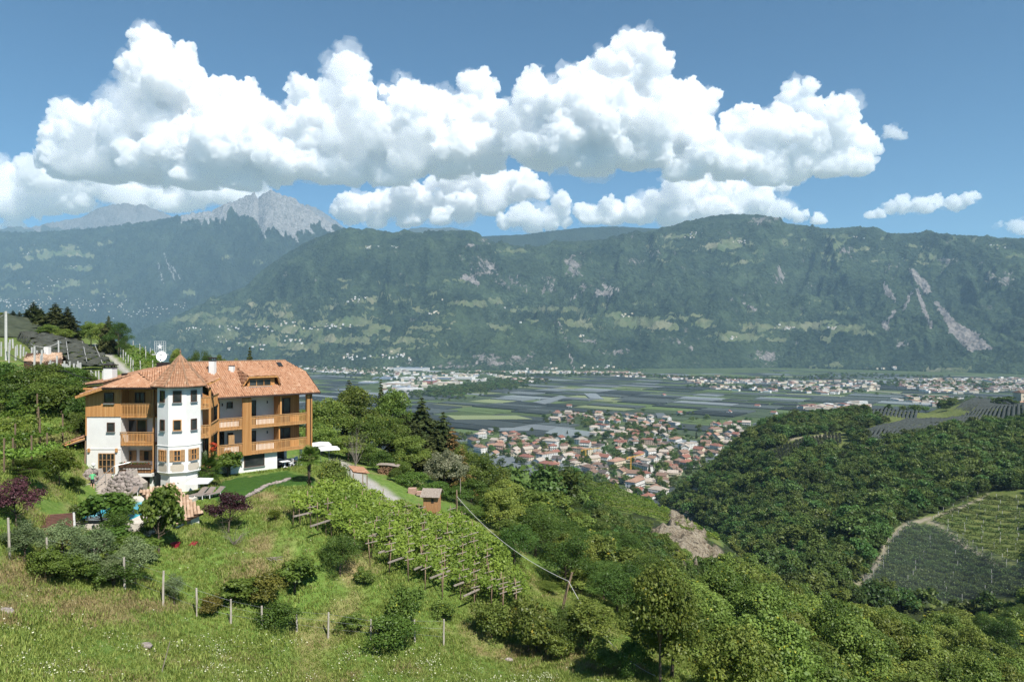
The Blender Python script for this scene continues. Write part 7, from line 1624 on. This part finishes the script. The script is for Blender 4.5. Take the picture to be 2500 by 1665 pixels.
# pool, deck, pool house, brown shed
M_TRAV = simple_mat('pale pool paving', (.62, .57, .5), (.5, .45, .39), 2.5, .85, .1, .01)
PX = [(-37.3, 55.8), (-31.4, 56.3), (-31.6, 63.2), (-37.0, 62.6)]; pz = CAMZ - 14.78
FL2 = [(-39.0, 54.6), (-29.4, 55.2), (-29.8, 65.4), (-38.6, 64.6)]
m = MB(); n = 4
m.add([(x, y, pz + .06) for x, y in FL2] + [(x, y, pz + .06) for x, y in PX] + [(x, y, pz - 3) for x, y in FL2] + [(x, y, pz - 1.2) for x, y in PX], [(i, (i + 1) % n, n + (i + 1) % n, n + i) for i in range(n)] + [((i + 1) % n, i, 8 + i, 8 + (i + 1) % n) for i in range(n)] + [(n + i, n + (i + 1) % n, 12 + (i + 1) % n, 12 + i) for i in range(n)] + [(15, 14, 13, 12)])
pool = m.build('swimming_pool', M_TRAV); tag(pool, 'turquoise swimming pool with pale paving behind the fig trees', 'pool')
k = NT('pool water'); c_ = k.coord('Object'); k.principled(k.ramp(k.noise(1.2, 3, .6, c_), [(.3, (.02, .32, .45)), (.7, (.08, .5, .62))]), .08, k.bump(k.noise(3, 3, .6, c_), .15, .05), .5)
m = MB(); m.add([(x, y, pz - .06) for x, y in PX], [(0, 1, 2, 3)]); m.build('water', k.m, pool)
b = hit(440, 1325, 50); ph_ = empty('pool_house', b, 'small white pool house with a mossy sloping tile roof behind the fig tree', 'shed')
rq = [w2(ph_, P(u, v, d)) for u, v, d in ((431,1280,57.2),(497,1252,59.5),(424,1180,63),(340,1202,61))]
m = MB(); m.slab(rq, .16); rf = m.build('roof', M_DARKWOOD, ph_); tile_poly(rq, 'roof_tiles', rf, M_OLDTILE, .26, .42)
m = MB(); mid = sum(rq, Vector()) / 4; A = [mid + (p - mid) * .86 - Vector((0, 0, .3)) for p in rq]; m.add(A + [Vector((p.x, p.y, -.8)) for p in A], [(1, 0, 4, 5), (2, 1, 5, 6), (3, 2, 6, 7), (0, 3, 7, 4)]); m.build('wall', M_WHITE, ph_)
m = MB(); e_ = (A[1] - A[0]); q0 = A[0] + e_ * .3; q1 = A[0] + e_ * .62; nn = Vector((e_.y, -e_.x, 0)).normalized() * .03; m.add([Vector((q0.x, q0.y, -.3)) + nn, Vector((q1.x, q1.y, -.3)) + nn, Vector((q1.x, q1.y, 1.6)) + nn, Vector((q0.x, q0.y, 1.6)) + nn], [(0, 1, 2, 3)]); m.build('door', M_OLDWOOD, ph_)
b = hit(110, 1330, 45); bs_ = empty('garden_shed', b, 'golden brown shed with a flat brown shingle roof behind the olives', 'shed')
rq = [w2(bs_, P(u, v, d)) for u, v, d in ((45,1312,50.5),(182,1288,51.5),(180,1251,55),(33,1263,54.5))]
M_SHING = simple_mat('brown bitumen shingles', (.17, .085, .06), (.11, .055, .045), 3, .9, .4, .02, stretch=(1, 4, 1)); M_OCHRE = simple_mat('ochre boards', (.42, .22, .05), (.3, .15, .035), 3, .8, .2, .01, stretch=(4, 4, .4))
m = MB(); m.slab(rq, .12); rf = m.build('roof', M_SHING, bs_)
m = MB()
for i in range(1, 12): t = i / 12; m.beam(rq[0].lerp(rq[3], t) + Vector((0, 0, .03)), rq[1].lerp(rq[2], t) + Vector((0, 0, .03)), .05, .03)
m.build('shingle_course', M_SHING, rf)['kind'] = 'stuff'; m = MB(); m.beam(rq[1] + Vector((0, 0, .02)), rq[2] + Vector((0, 0, .02)), .14, .1); m.build('verge_board', M_PALEPOST, rf)
mid = sum(rq, Vector()) / 4; A = [mid + (p - mid) * .9 - Vector((0, 0, .12)) for p in rq]; m = MB(); m.add(A + [Vector((p.x, p.y, -.8)) for p in A], [(1, 0, 4, 5), (2, 1, 5, 6), (3, 2, 6, 7), (0, 3, 7, 4)]); m.build('wall', M_OCHRE, bs_)
# parasols
def parasol(c, w, rz, label, base):
    e = empty('parasol', base, label, 'parasol', 'white square parasols', rz); m = MB(); h = c.z - base.z; s = w / 2
    m.add([(-s, -s, h - .28), (s, -s, h - .28), (s, s, h - .28), (-s, s, h - .28), (0, 0, h)], [(0, 1, 4), (1, 2, 4), (2, 3, 4), (3, 0, 4)]); m.add([(-s, -s, h - .28), (s, -s, h - .28), (s, s, h - .28), (-s, s, h - .28), (-s, -s, h - .42), (s, -s, h - .42), (s, s, h - .42), (-s, s, h - .42)], [(0, 4, 5, 1), (1, 5, 6, 2), (2, 6, 7, 3), (3, 7, 4, 0)]); m.build('canopy', M_WHITEP, e)
    m = MB(); m.tube([(0, 0, 0), (0, 0, h)], .035, 8); m.build('pole', M_METAL, e); m = MB(); m.prism([(-.35, -.35), (.35, -.35), (.35, .35), (-.35, .35)], 0, .1); m.build('base', M_STEP, e)
    m = MB()
    for sx in (-1, 1):
        for sy in (-1, 1): m.tube([(0, 0, h - .08), (s * sx * .97, s * sy * .97, h - .3)], .015, 4)
    m.build('rib', M_METAL, e)
c = P(488, 1166, 67); parasol(c, 2.05, .18, 'white parasol over the sun loungers by the lawn', Vector((c.x, c.y, CAMZ - 15.0)))
c = P(803, 1088, 84); g_ = hitd(803, 84); parasol(c, 2.3, .4, 'nearer white parasol beside the terrace corner', Vector((c.x, c.y, min(g_.z, c.z - 2))))
c = P(783, 1078, 89); g_ = hitd(783, 89); parasol(c, 2.4, .4, 'farther white parasol half hidden by the balcony corner', Vector((c.x, c.y, min(g_.z, c.z - 2))))
# loungers and terrace furniture
M_TAUPE = simple_mat('taupe sling fabric', (.26, .21, .18), None, 5, .9, .1, .01)
def lounger(loc, rz, label):
    e = empty('sun_lounger', loc, label, 'sun lounger', 'sun loungers', rz); m = MB()
    for s in (-.33, .33): m.beam((s, -.95, .36), (s, .35, .36), .035); m.beam((s, .35, .36), (s, 1.0, .82), .035)
    m.beam((-.33, -.95, .36), (.33, -.95, .36), .05); m.beam((-.33, 1.0, .82), (.33, 1.0, .82), .05); m.build('frame', M_METAL, e)
    m = MB(); m.slab([(-.3, -.93, .38), (.3, -.93, .38), (.3, .35, .38), (-.3, .35, .38)], .02); m.build('seat', M_TAUPE, e); m = MB(); m.slab([(-.3, .35, .38), (.3, .35, .38), (.3, .97, .82), (-.3, .97, .82)], .02); m.build('backrest', M_TAUPE, e)
    for x in (-.33, .33):
        for y in (-.75, .45): m = MB(); m.beam((x, y, 0), (x, y, .36), .05); m.build('leg', M_WHITEP, e)
zt_ = CAMZ - 14.98
for i, (u, d, rz, lb) in enumerate(((483, 65.4, -.35, 'left one of three taupe loungers under the parasol'), (502, 65.4, -.35, 'middle one of three taupe loungers by the parasol'), (523, 65.7, -.5, 'right one of three taupe loungers by the lawn'), (322, 65.6, .1, 'lone lounger with white frame under the rock wall'))):
    x = (u - CX) / F * d; lounger(Vector((x, d, zt_ if i < 3 else gz(x, d) + .02)), rz, lb)
def table(loc, rz, label):
    e = empty('table', loc, label, 'table', 'terrace tables', rz); m = MB(); m.bx(-.55, .55, -.4, .4, .70, .75); m.build('tabletop', M_WHITEP, e)
    m = MB(); m.tube([(0, 0, .1), (0, 0, .7)], .05, 6)
    for a in range(4): m.beam((0, 0, .12), (.38 * math.cos(a * 1.57 + .78), .38 * math.sin(a * 1.57 + .78), .02), .05)
    m.build('pedestal', M_WHITEP, e)
def chair(loc, rz, label):
    e = empty('chair', loc, label, 'chair', 'terrace chairs', rz); m = MB(); m.bx(-.23, .23, -.23, .23, .42, .46); m.build('seat', M_WHITEP, e); m = MB(); m.bx(-.23, .23, .2, .24, .5, .92); m.build('backrest', M_WHITEP, e)
    for x in (-.2, .2):
        for y in (-.2, .2): m = MB(); m.beam((x, y, 0), (x, y, .42), .035); m.build('leg', M_WHITEP, e)
for a, o, lb in ((3.3, -.4, 'white table at the open front of the terrace'), (3.4, -2.4, 'white table at the back of the terrace'), (1.9, -1.6, 'white table near the terrace column')): table(RF.p(a, o, -15.0), .8, lb)
for a, o, rz, lb in ((2.5, -.5, -.8, 'white chair at the front terrace table'), (2.6, -2.4, -.8, 'white chair at the back terrace table'), (1.2, -1.5, 1.0, 'white chair by the terrace column'), (3.4, -3.3, 2.4, 'white chair deep in the terrace')): chair(RF.p(a, o, -15.0), rz, lb)
rng = np.random.default_rng(4); c = np.array(zz(1265, 930, 70.3)[:]); V, Q, t = leaf_cloud(rng, c + rng.normal(size=(7, 3)) * .22, np.full(7, .2), 260, .12, .8); tag(np_mesh('red_flowers', V, Q, leaf_mat('red bloom', (.35, .01, .02), (.6, .03, .05), spot=(.1, .2, .03)), dict(tint=t)), 'bunch of bright red flowers at the lower balcony', 'flowers')
# stone edging of the lawn
r0 = np.random.default_rng(9); ep = [(560,1226),(590,1218),(620,1204),(650,1186),(690,1176),(705,1170)]; c0 = hit(620, 1204, 50); ed = empty('lawn_edging', c0, 'row of pale edging stones along the lower rim of the lawn', 'edging')
for i in range(34):
    t = i / 33 * (len(ep) - 1); a = int(min(t, len(ep) - 2)); f = t - a; p = hit(ep[a][0] + (ep[a + 1][0] - ep[a][0]) * f, ep[a][1] + (ep[a + 1][1] - ep[a][1]) * f, 50)
    o = bpy.data.objects.new('stone', SM[i % 5]); COL.objects.link(o); o.parent = ed; s = r0.uniform(.2, .36); o.location = p - c0 + Vector((0, 0, .05)); o.scale = (s, s, s * .8); o.rotation_euler = (r0.normal() * .3, r0.normal() * .3, r0.random() * 6)
# red hose heap and tub beside the pool house
b = hit(470, 1330, 50); m = MB(); M_RED = simple_mat('red hose', (.4, .03, .05), None, 5, .6, 0, 0)
for i in range(6): m.tube([(.45 * math.cos(a) * (1 - .07 * i) + .05 * i, .35 * math.sin(a), .06 + .05 * i + .03 * math.sin(3 * a)) for a in np.linspace(0, 6.28, 15)], .035, 5)
o = m.build('garden_hose', M_RED); o.location = b; o.scale = (.7, .7, .7); tag(o, 'coiled red garden hose on the grass by the pool house', 'hose')
b = hit(428, 1336, 50); m = MB(); loft(m, [[(r * math.cos(k * .628), r * math.sin(k * .628), z) for k in range(10)] for r, z in ((.25, 0), (.36, .35), (.38, .37), (.3, .36), (.2, .08))]); o = m.build('tub', M_RED); o.location = b; tag(o, 'red plastic tub in the shade of the pool house', 'tub')
# woodpile, tile stack, drive shelter, kiosk
b = hit(950, 1160, 80); wp = empty('woodpile', b, 'long pile of split firewood under a grey sheet by the drive', 'woodpile'); m = MB(); rr_ = np.random.default_rng(3)
for i in range(230):
    x = rr_.uniform(-1.7, 1.7); z = rr_.uniform(.1, 1.5); y = rr_.uniform(-.15, .1) - .45; m.tube([(x, y, z), (x + rr_.normal() * .05, y + .9, z + rr_.normal() * .03)], rr_.uniform(.06, .13), 5)
m.build('log', simple_mat('cut firewood', (.34, .2, .12), (.15, .085, .055), 5, .9, .3, .02), wp)['kind'] = 'stuff'
m = MB(); m.slab([(-1.9, -.7, 1.62), (0, -.7, 1.72), (1.9, -.7, 1.55), (1.9, .6, 1.75), (-1.9, .6, 1.8)], .04); m.build('cover', M_OLDWOOD, wp); wp.rotation_euler.z = -.3
b = hit(1015, 1207, 80); ts = empty('tile_stack', b, 'two stacks of pinkish roof tiles on pallets beside the kiosk', 'tile stack'); m = MB(); M_PINK = simple_mat('pinkish clay', (.5, .33, .26), (.38, .23, .18), 3, .85, .1, .01)
for i in range(9): m.box((-.5 + .02 * (i % 3), 0, .16 + i * .09), (1.1, .8, .075))
for i in range(5): m.box((.75, -.4, .16 + i * .09), (1.1, .75, .075))
m.build('tile', M_PINK, ts)['kind'] = 'stuff'; m = MB(); m.bx(-1.05, .05, -.42, .42, 0, .115); m.bx(.2, 1.3, -.8, -.02, 0, .115); m.build('pallet', M_OLDWOOD, ts)
b = hit(880, 1170, 75); b = Vector((P(880, 1160, 84).x, 84, gz(P(880, 1160, 84).x, 84))); sh_ = empty('shelter', b, 'low open shelter with a small terracotta roof beside the drive', 'shelter')
rq = [w2(sh_, P(u, v, d)) for u, v, d in ((862,1152,82),(897,1156,83),(886,1142,87),(853,1138,86))]; m = MB(); m.slab(rq, .1); rf = m.build('roof', M_DARKWOOD, sh_); tile_poly(rq, 'roof_tiles', rf, M_TILE, .25, .4)
for p in rq: m = MB(); m.beam(p * .95 + Vector((0, 0, -.1)), Vector((p.x * .95, p.y * .95, -.4)), .1); m.build('post', M_POSTWOOD, sh_)
b = hitd(1055, 85); ks_ = empty('kiosk', b, 'narrow plank hut with a grey board roof at the arbour corner', 'hut', None, -.15); m = MB()
for i in range(9):
    x = -.8 + i * .2
    m.bx(x - .094, x + .094, -.82, -.78, 0, 2.2); m.bx(x - .094, x + .094, .78, .82, 0, 2.2)
for i in range(8): y = -.7 + i * .2; m.bx(-.92, -.88, y - .094, y + .094, 0, 2.2); m.bx(.88, .92, y - .094, y + .094, 0, 2.2)
m.build('plank', simple_mat('orange hut planks', (.46, .25, .12), (.3, .15, .07), 4, .8, .3, .01, stretch=(3, 3, .3)), ks_)['kind'] = 'stuff'
m = MB(); m.bx(.1, .42, -.86, -.815, 1.45, 1.95); m.build('window', M_DARKIN, ks_)
rf = None
for i in range(10):
    x = -1.25 + i * .25 + .125; m = MB(); m.slab([(x - .12, -1.2, 2.2), (x + .12, -1.2, 2.2 + .01 * (i % 3)), (x + .12, .15, 3.05), (x - .12, .15, 3.05)], .035); m.build('roof_board', M_OLDWOOD, ks_)
    m = MB(); m.slab([(x - .12, .15, 3.05), (x + .12, .15, 3.05), (x + .12, 1.2, 2.35), (x - .12, 1.2, 2.35)], .035); m.build('roof_board', M_OLDWOOD, ks_)
# farmhouse at the right edge of the hill
b = hit(2490, 985, 500); b = hitd(2492, 740); fh = empty('stone_farmhouse', b, 'pale stone farmhouse cut by the right edge of the frame', 'farmhouse'); m = MB(); top = CAMZ - (958 - HZ) / F * 740 - b.z; m.bx(-4, 9, -6, 6, -3, top); m.build('wall', WM[1], fh)
m = MB(); m.slab([(-4.6, -6.6, top - .1), (9.6, -6.6, top - .1), (7, 0, top + 2.6), (-2, 0, top + 2.6)], .25); m.slab([(9.6, 6.6, top - .1), (-4.6, 6.6, top - .1), (-2, 0, top + 2.6), (7, 0, top + 2.6)], .25); m.slab([(-4.6, 6.6, top - .1), (-4.6, -6.6, top - .1), (-2, 0, top + 2.6)], .25); m.build('roof', RM[1], fh)
for x, z in ((-2.2, .35), (.8, .35), (-2.2, .68), (.8, .68)): m = MB(); m.bx(x, x + 1.1, -6.08, -6.003, top * z, top * z + 1.2); m.build('window', M_WIN, fh)
m = MB(); m.slab([(-6, -9, top * .22), (9, -9, top * .22), (9, -6.01, top * .36), (-6, -6.01, top * .36)], .2); m.bx(-5.6, 8.6, -8.8, -6.02, -2, top * .2); m.build('porch_roof', RM[3], fh)
for i, (u, v, d, w, lb) in enumerate(((2235, 985, 760, 40, 'lone dark tree group left on the hill horizon'), (2205, 988, 765, 22, 'small dark tree on the hill horizon'), (2310, 992, 740, 26, 'round dark tree right of the hilltop net'), (2455, 966, 730, 60, 'broad dark tree beside the stone farmhouse'), (2260, 990, 755, 22, 'middle small tree on the hill horizon'))):
    plant_px('far', u, v, d, w, 'broadleaf_tree', lb, 'tree', 'trees on the far hill horizon', hmin=7)

# ------------------------------------------------------------------ vine arbour (pergola)
PG = [(700,1262),(720,1292),(790,1312),(850,1355),(905,1380),(960,1405),(1045,1440),(1165,1488),(1262,1500),(1300,1475),(1245,1400),(1180,1328),(1120,1292),(1060,1296),(1010,1275),(950,1262),(905,1236),(860,1216),(830,1203),(800,1214),(775,1232),(740,1252)]
ar0 = hit(1000, 1320, 50); arb = empty('vine_arbour', ar0, 'large vine arbour on wooden posts covering the slope below the drive', 'arbour')
rg = np.random.default_rng(66); nV = 60000; us = rg.uniform(690, 1310, nV); vs = rg.uniform(1160, 1505, nV); wgt = inpoly(us, vs, PG); us, vs = us[wgt], vs[wgt]
# sample ground evenly: keep with probability ~ d^3 / normaliser (pixels seen far away cover more ground)
gx = np.linspace(-24, 8, 410); gy = np.linspace(54, 96, 520); GX_, GY_ = np.meshgrid(gx, gy); gx = GX_.ravel() + rg.normal(size=GX_.size) * .06; gy = GY_.ravel() + rg.normal(size=GX_.size) * .06
g_z = ground(gx, gy); U_ = CX + F * gx / gy; V_p = HZ - F * (g_z - CAMZ) / gy; ins = inpoly(U_, V_p, PG)
gap = fbm(gx / 2.3, gy / 2.3, 3); rowv = np.sin((gx * .96 - gy * .28) * 2 * math.pi / 2.6)
keep = ins & (rg.random(len(gx)) < np.clip(.52 + .34 * rowv + .5 * gap + np.where(U_ < 930, .1, 0), .06, 1))
gx, gy, g_z = gx[keep], gy[keep], g_z[keep]; n = len(gx); hh = 2.0 + .28 * fbm(gx / 1.7, gy / 1.7, 3) + rg.normal(size=n) * .14 - (rg.random(n) < .08) * rg.random(n) * 1.4
p = np.stack([gx, gy, g_z + hh], 1); nr = unit(rg.normal(size=(n, 3)) * .75 + np.array([.15, -.35, .8])); tt = unit(np.cross(nr, rg.normal(size=(n, 3)))); bb = np.cross(nr, tt); s = .24 * rg.uniform(.6, 1.35, n)[:, None]
V = np.stack([p - tt * s * .5, p - bb * s * .42, p + tt * s * .5, p + bb * s * .42], 1).reshape(-1, 3) - np.array(ar0)
cl = np.clip(.45 + .5 * fbm(gx / 3, gy / 3, 3) + rg.normal(size=n) * .2, 0, .92)
f = np_mesh('foliage', V, np.arange(4 * n).reshape(n, 4), L_VINE, dict(tint=np.repeat(cl, 4))); f.parent = arb; f['kind'] = 'stuff'
print('vine leaves', n)
COLS = [((912,1278),(903,1372)),((950,1238),(948,1392)),((990,1235),(997,1412)),((1028,1238),(1037,1434)),((1062,1258),(1082,1455)),((1102,1240),(1088,1400)),((1127,1252),(1127,1455)),((1155,1285),(1161,1478)),((1186,1345),(1200,1478)),((1222,1420),(1228,1492)),((1255,1430),(1262,1492))]
PM = []
for i in range(3): m = MB(); m.tube([(0, 0, -.3), (.02 * (i - 1), .01, 1.3), (.05 * (i - 1), .02, 2.5)], [.055, .05, .042], 6); PM.append(mesh_of(m, 'post', M_POSTWOOD))
BM = []
for i in range(2): m = MB(); m.beam((-.5, -.08, 0), (.5, .1, .05 + .08 * i), .065, .06); BM.append(mesh_of(m, 'beam', M_OLDWOOD, False))
def add_post(u, v, h=1.0, beam=True):
    b = hit(u, v, 45); o = bpy.data.objects.new('post', PM[int(rg.integers(3))]); COL.objects.link(o); o.parent = arb; o.location = b - ar0; o.scale = (1, 1, h * rg.uniform(.92, 1.1)); o.rotation_euler = (rg.normal() * .04, rg.normal() * .05, rg.random() * 6)
    if beam:
        o = bpy.data.objects.new('beam', BM[int(rg.integers(2))]); COL.objects.link(o); o.parent = arb; o.location = b - ar0 + Vector((.1, -.05, 2.1 * h)); o.rotation_euler = (0, 0, .35 + rg.normal() * .1); o.scale = (rg.uniform(.7, 1.15), 1, 1)
for (a, b) in COLS:
    L = math.hypot(b[0] - a[0], b[1] - a[1]); k = max(3, int(L / 24))
    for i in range(k + 1): t = i / k; add_post(a[0] + (b[0] - a[0]) * t + rg.normal() * 2, a[1] + (b[1] - a[1]) * t + 46 - 36 * t)
for u, v in ((715,1243),(759,1252),(796,1270),(733,1245),(748,1228),(764,1205),(779,1195),(795,1190),(810,1188),(835,1210),(850,1195),(858,1182),(889,1205),(830,1245),(870,1250),(855,1290),(810,1275),(880,1215),(905,1215),(932,1208),(893,1290),(868,1320),(775,1255),(845,1230),(800,1240),(925,1240),(970,1260)): add_post(u, v + 40, .95, rg.random() < .2)
for (u0, v0, u1, v1) in ((716,1268,764,1258),(758,1292,806,1277),(890,1322,920,1312),(925,1355,965,1341),(948,1380,1004,1360),(1012,1395,1045,1380),(1050,1416,1098,1398),(1108,1434,1132,1427),(1132,1460,1170,1444),(918,1262,970,1255),(865,1200,893,1192)):
    a, b = hit(u0, v0 + 42, 45), hit(u1, v1 + 42, 45); m = MB(); m.beam(a + Vector((0, 0, 1.75)) - ar0, b + Vector((0, 0, 1.85)) - ar0, .14, .12); m.build('beam', M_OLDWOOD, arb)
# poles lying on the slope, pale stones
for (u, v, r_, lb) in ((355,1577,.4,'pale rock in the flowering meadow'),(1242,1611,.36,'flat pale stone at the lower meadow rim'),(12,1495,.5,'pale broken rock at the left meadow edge')):
    o = bpy.data.objects.new('rock', SM[1]); COL.objects.link(o); o.location = hit(u, v) + Vector((0, 0, .05)); o.scale = (r_, r_ * .8, r_ * .6); tag(o, lb, 'rock')
a = hit(655, 1365, 45); m = MB(); 
for i in range(3): m.tube([(-.8 + i * .5, .6 - i * .2, .1), (.5 + i * .4, -.6 + i * .1, .08)], .03, 5)
m.tube([(-1, -.2, .15), (1.1, .3, .12)], .03, 5); o = m.build('lying_poles', M_OLDWOOD); o.name = 'pole_frame'; o.location = a; tag(o, 'old pole frame lying on the dry slope', 'poles')

# ------------------------------------------------------------------ grass and meadow flowers
def tuft(seed, n, h, w, spread, mat):
    r = np.random.default_rng(seed); V = []; Q = []; T = []
    for i in range(n):
        c = np.array([r.normal() * spread, r.normal() * spread, 0]); a = r.random() * 6.28; d = np.array([math.cos(a), math.sin(a), 0]); s = np.array([-d[1], d[0], 0]) * w; L = h * r.uniform(.5, 1.2); lean = r.uniform(.1, .75)
        o = len(V); V += [c - s, c + s, c + s * .6 + d * L * lean * .4 + [0, 0, L * .6], c - s * .6 + d * L * lean * .4 + [0, 0, L * .6], c + d * L * lean + [0, 0, L * .95], c + d * L * lean + [0, 0, L * .95]]
        Q += [(o, o + 1, o + 2, o + 3), (o + 3, o + 2, o + 4, o + 4)]; T += [r.random() * .9] * 6
    me = bpy.data.meshes.new('tuft'); me.from_pydata([tuple(v) for v in V], [], [q if q[2] != q[3] else q[:3] for q in Q]); me.materials.append(mat); at = me.attributes.new('tint', 'FLOAT', 'POINT'); at.data.foreach_set('value', np.array(T, np.float32)); me.update(); return me
L_GRASS = leaf_mat('grass blades', (.15, .215, .038), (.35, .415, .105), transl=.4, vary=.35, hue=.015); L_STRAW = leaf_mat('dry grass', (.2, .17, .07), (.42, .34, .17), transl=.2)
def flower(seed, mat_c, n, h):
    r = np.random.default_rng(seed); V = []; Q = []
    for i in range(n):
        c = np.array([r.normal() * .35, r.normal() * .35, h * r.uniform(.7, 1.1)]); s = r.uniform(.025, .055); nr = unit(np.array([r.normal() * .4, r.normal() * .4, 1.0])); t = unit(np.cross(nr, [0.3, 1, 0.1])); b = np.cross(nr, t); o = len(V)
        V += [tuple(c + t * s), tuple(c + b * s), tuple(c - t * s), tuple(c - b * s)]; Q.append((o, o + 1, o + 2, o + 3))
    me = bpy.data.meshes.new('flower'); me.from_pydata(V, [], Q); me.materials.append(mat_c); me.update(); return me
M_FLW = simple_mat('white umbel', (.6, .6, .42), None, 5, .9, 0, 0)
TUF = [tuft(s, 16, .2, .02, .17, L_GRASS) for s in range(3)] + [tuft(8, 14, .26, .016, .2, L_STRAW), tuft(9, 12, .3, .03, .16, L_GRASS)]
ng_ = 330000; rg = np.random.default_rng(17); ga = rg.uniform(-.78, .42, ng_); gd = np.sqrt(rg.uniform(24 ** 2, 88 ** 2, ng_)); gx = ga * gd; gy = gd
g_z = ground(gx, gy); U_ = CX + F * ga; V_p = HZ - F * (g_z - CAMZ) / gd
ok = (V_p < 1760) & (rg.random(ng_) < np.clip(.75 - gd / 150, .15, 1)) & ~inpoly(U_, V_p, [(815,1112),(850,1130),(905,1172),(965,1205),(990,1240),(950,1225),(885,1190),(830,1150)])
ok &= ~inpoly(gx, gy, [(x, y) for x, y in FL2]) & ~((np.abs(gx + 40.2) < 3.8) & (gy > 69.5) & (gy < 80)) & ~((gx > -37) & (gx < -24) & (gy > 71) & (gy < 84) & (gy > 83 + (gx + 24.27) * .917 - .3)) & ~((np.abs(gx + 30.8) < 1.9) & (np.abs(gy - 66) < 1.6)) & ~((np.abs(gx + 33.7) < 2.2) & (np.abs(gy - 69.4) < 2.2))
ok &= ~inpoly(U_, V_p, [(185,1225),(180,1185),(200,1150),(330,1145),(345,1210),(250,1215)])
lawn = inpoly(U_, V_p, [(530,1180),(585,1162),(700,1148),(775,1165),(770,1185),(660,1190),(590,1225),(560,1240),(510,1215)])
ok &= ~lawn
gx, gy, g_z, gd = gx[ok], gy[ok], g_z[ok], gd[ok]
dryv = fbm(gx / 5.5, gy / 5.5, 4); idx = rg.integers(0, 3, len(gx)); idx = np.where(rg.random(len(gx)) < np.clip((dryv - .2) * 1.1, .03, .5), 3, idx); idx = np.where(rg.random(len(gx)) < .15, 4, idx); uu_ = CX + F * gx / gy; vv_ = HZ - F * (g_z - CAMZ) / gy; sp_ = np.zeros(len(gx))
for (x, y, rx, ry) in dry_spots: sp_ = np.maximum(sp_, smooth(1.25 - np.hypot((uu_ - x) / rx, (vv_ - y) / ry) + .55 * fbm(gx / 1.6, gy / 1.6, 4)))
idx = np.where(rg.random(len(gx)) < sp_ * .8, 3, idx)
scatter('meadow_grass', np.stack([gx, gy, g_z - .03], 1), rg.uniform(.55, 1.25, len(gx)) * (1 + .35 * fbm(gx / 4, gy / 4, 2)), rg.uniform(0, 6.28, len(gx)), idx, TUF, 'tall meadow grass on the slope')
fa = rg.uniform(-.78, .3, 26000); fd = np.sqrt(rg.uniform(26 ** 2, 60 ** 2, 26000)); fx = fa * fd; fz = ground(fx, fd); fu = CX + F * fa; fv = HZ - F * (fz - CAMZ) / fd
edge_v = np.interp(fu, [0, 300, 700, 1100, 1300, 1500], [1500, 1555, 1560, 1600, 1640, 1680]); dens = np.clip(.04 + .55 * fbm(fx / 2.6, fd / 2.6, 4), .015, .36) * (fv > edge_v) + .012 * (fv <= edge_v)
okf = rg.random(len(fx)) < dens
scatter('meadow_flowers', np.stack([fx, fd, fz], 1)[okf], rg.uniform(.7, 1.2, okf.sum()), rg.uniform(0, 6, okf.sum()), rg.integers(0, 2, okf.sum()), [flower(1, M_FLW, 4, .25), flower(2, M_FLW, 3, .3)], 'white umbels flowering in the near meadow')
print('tufts', len(gx), 'flowers', okf.sum())
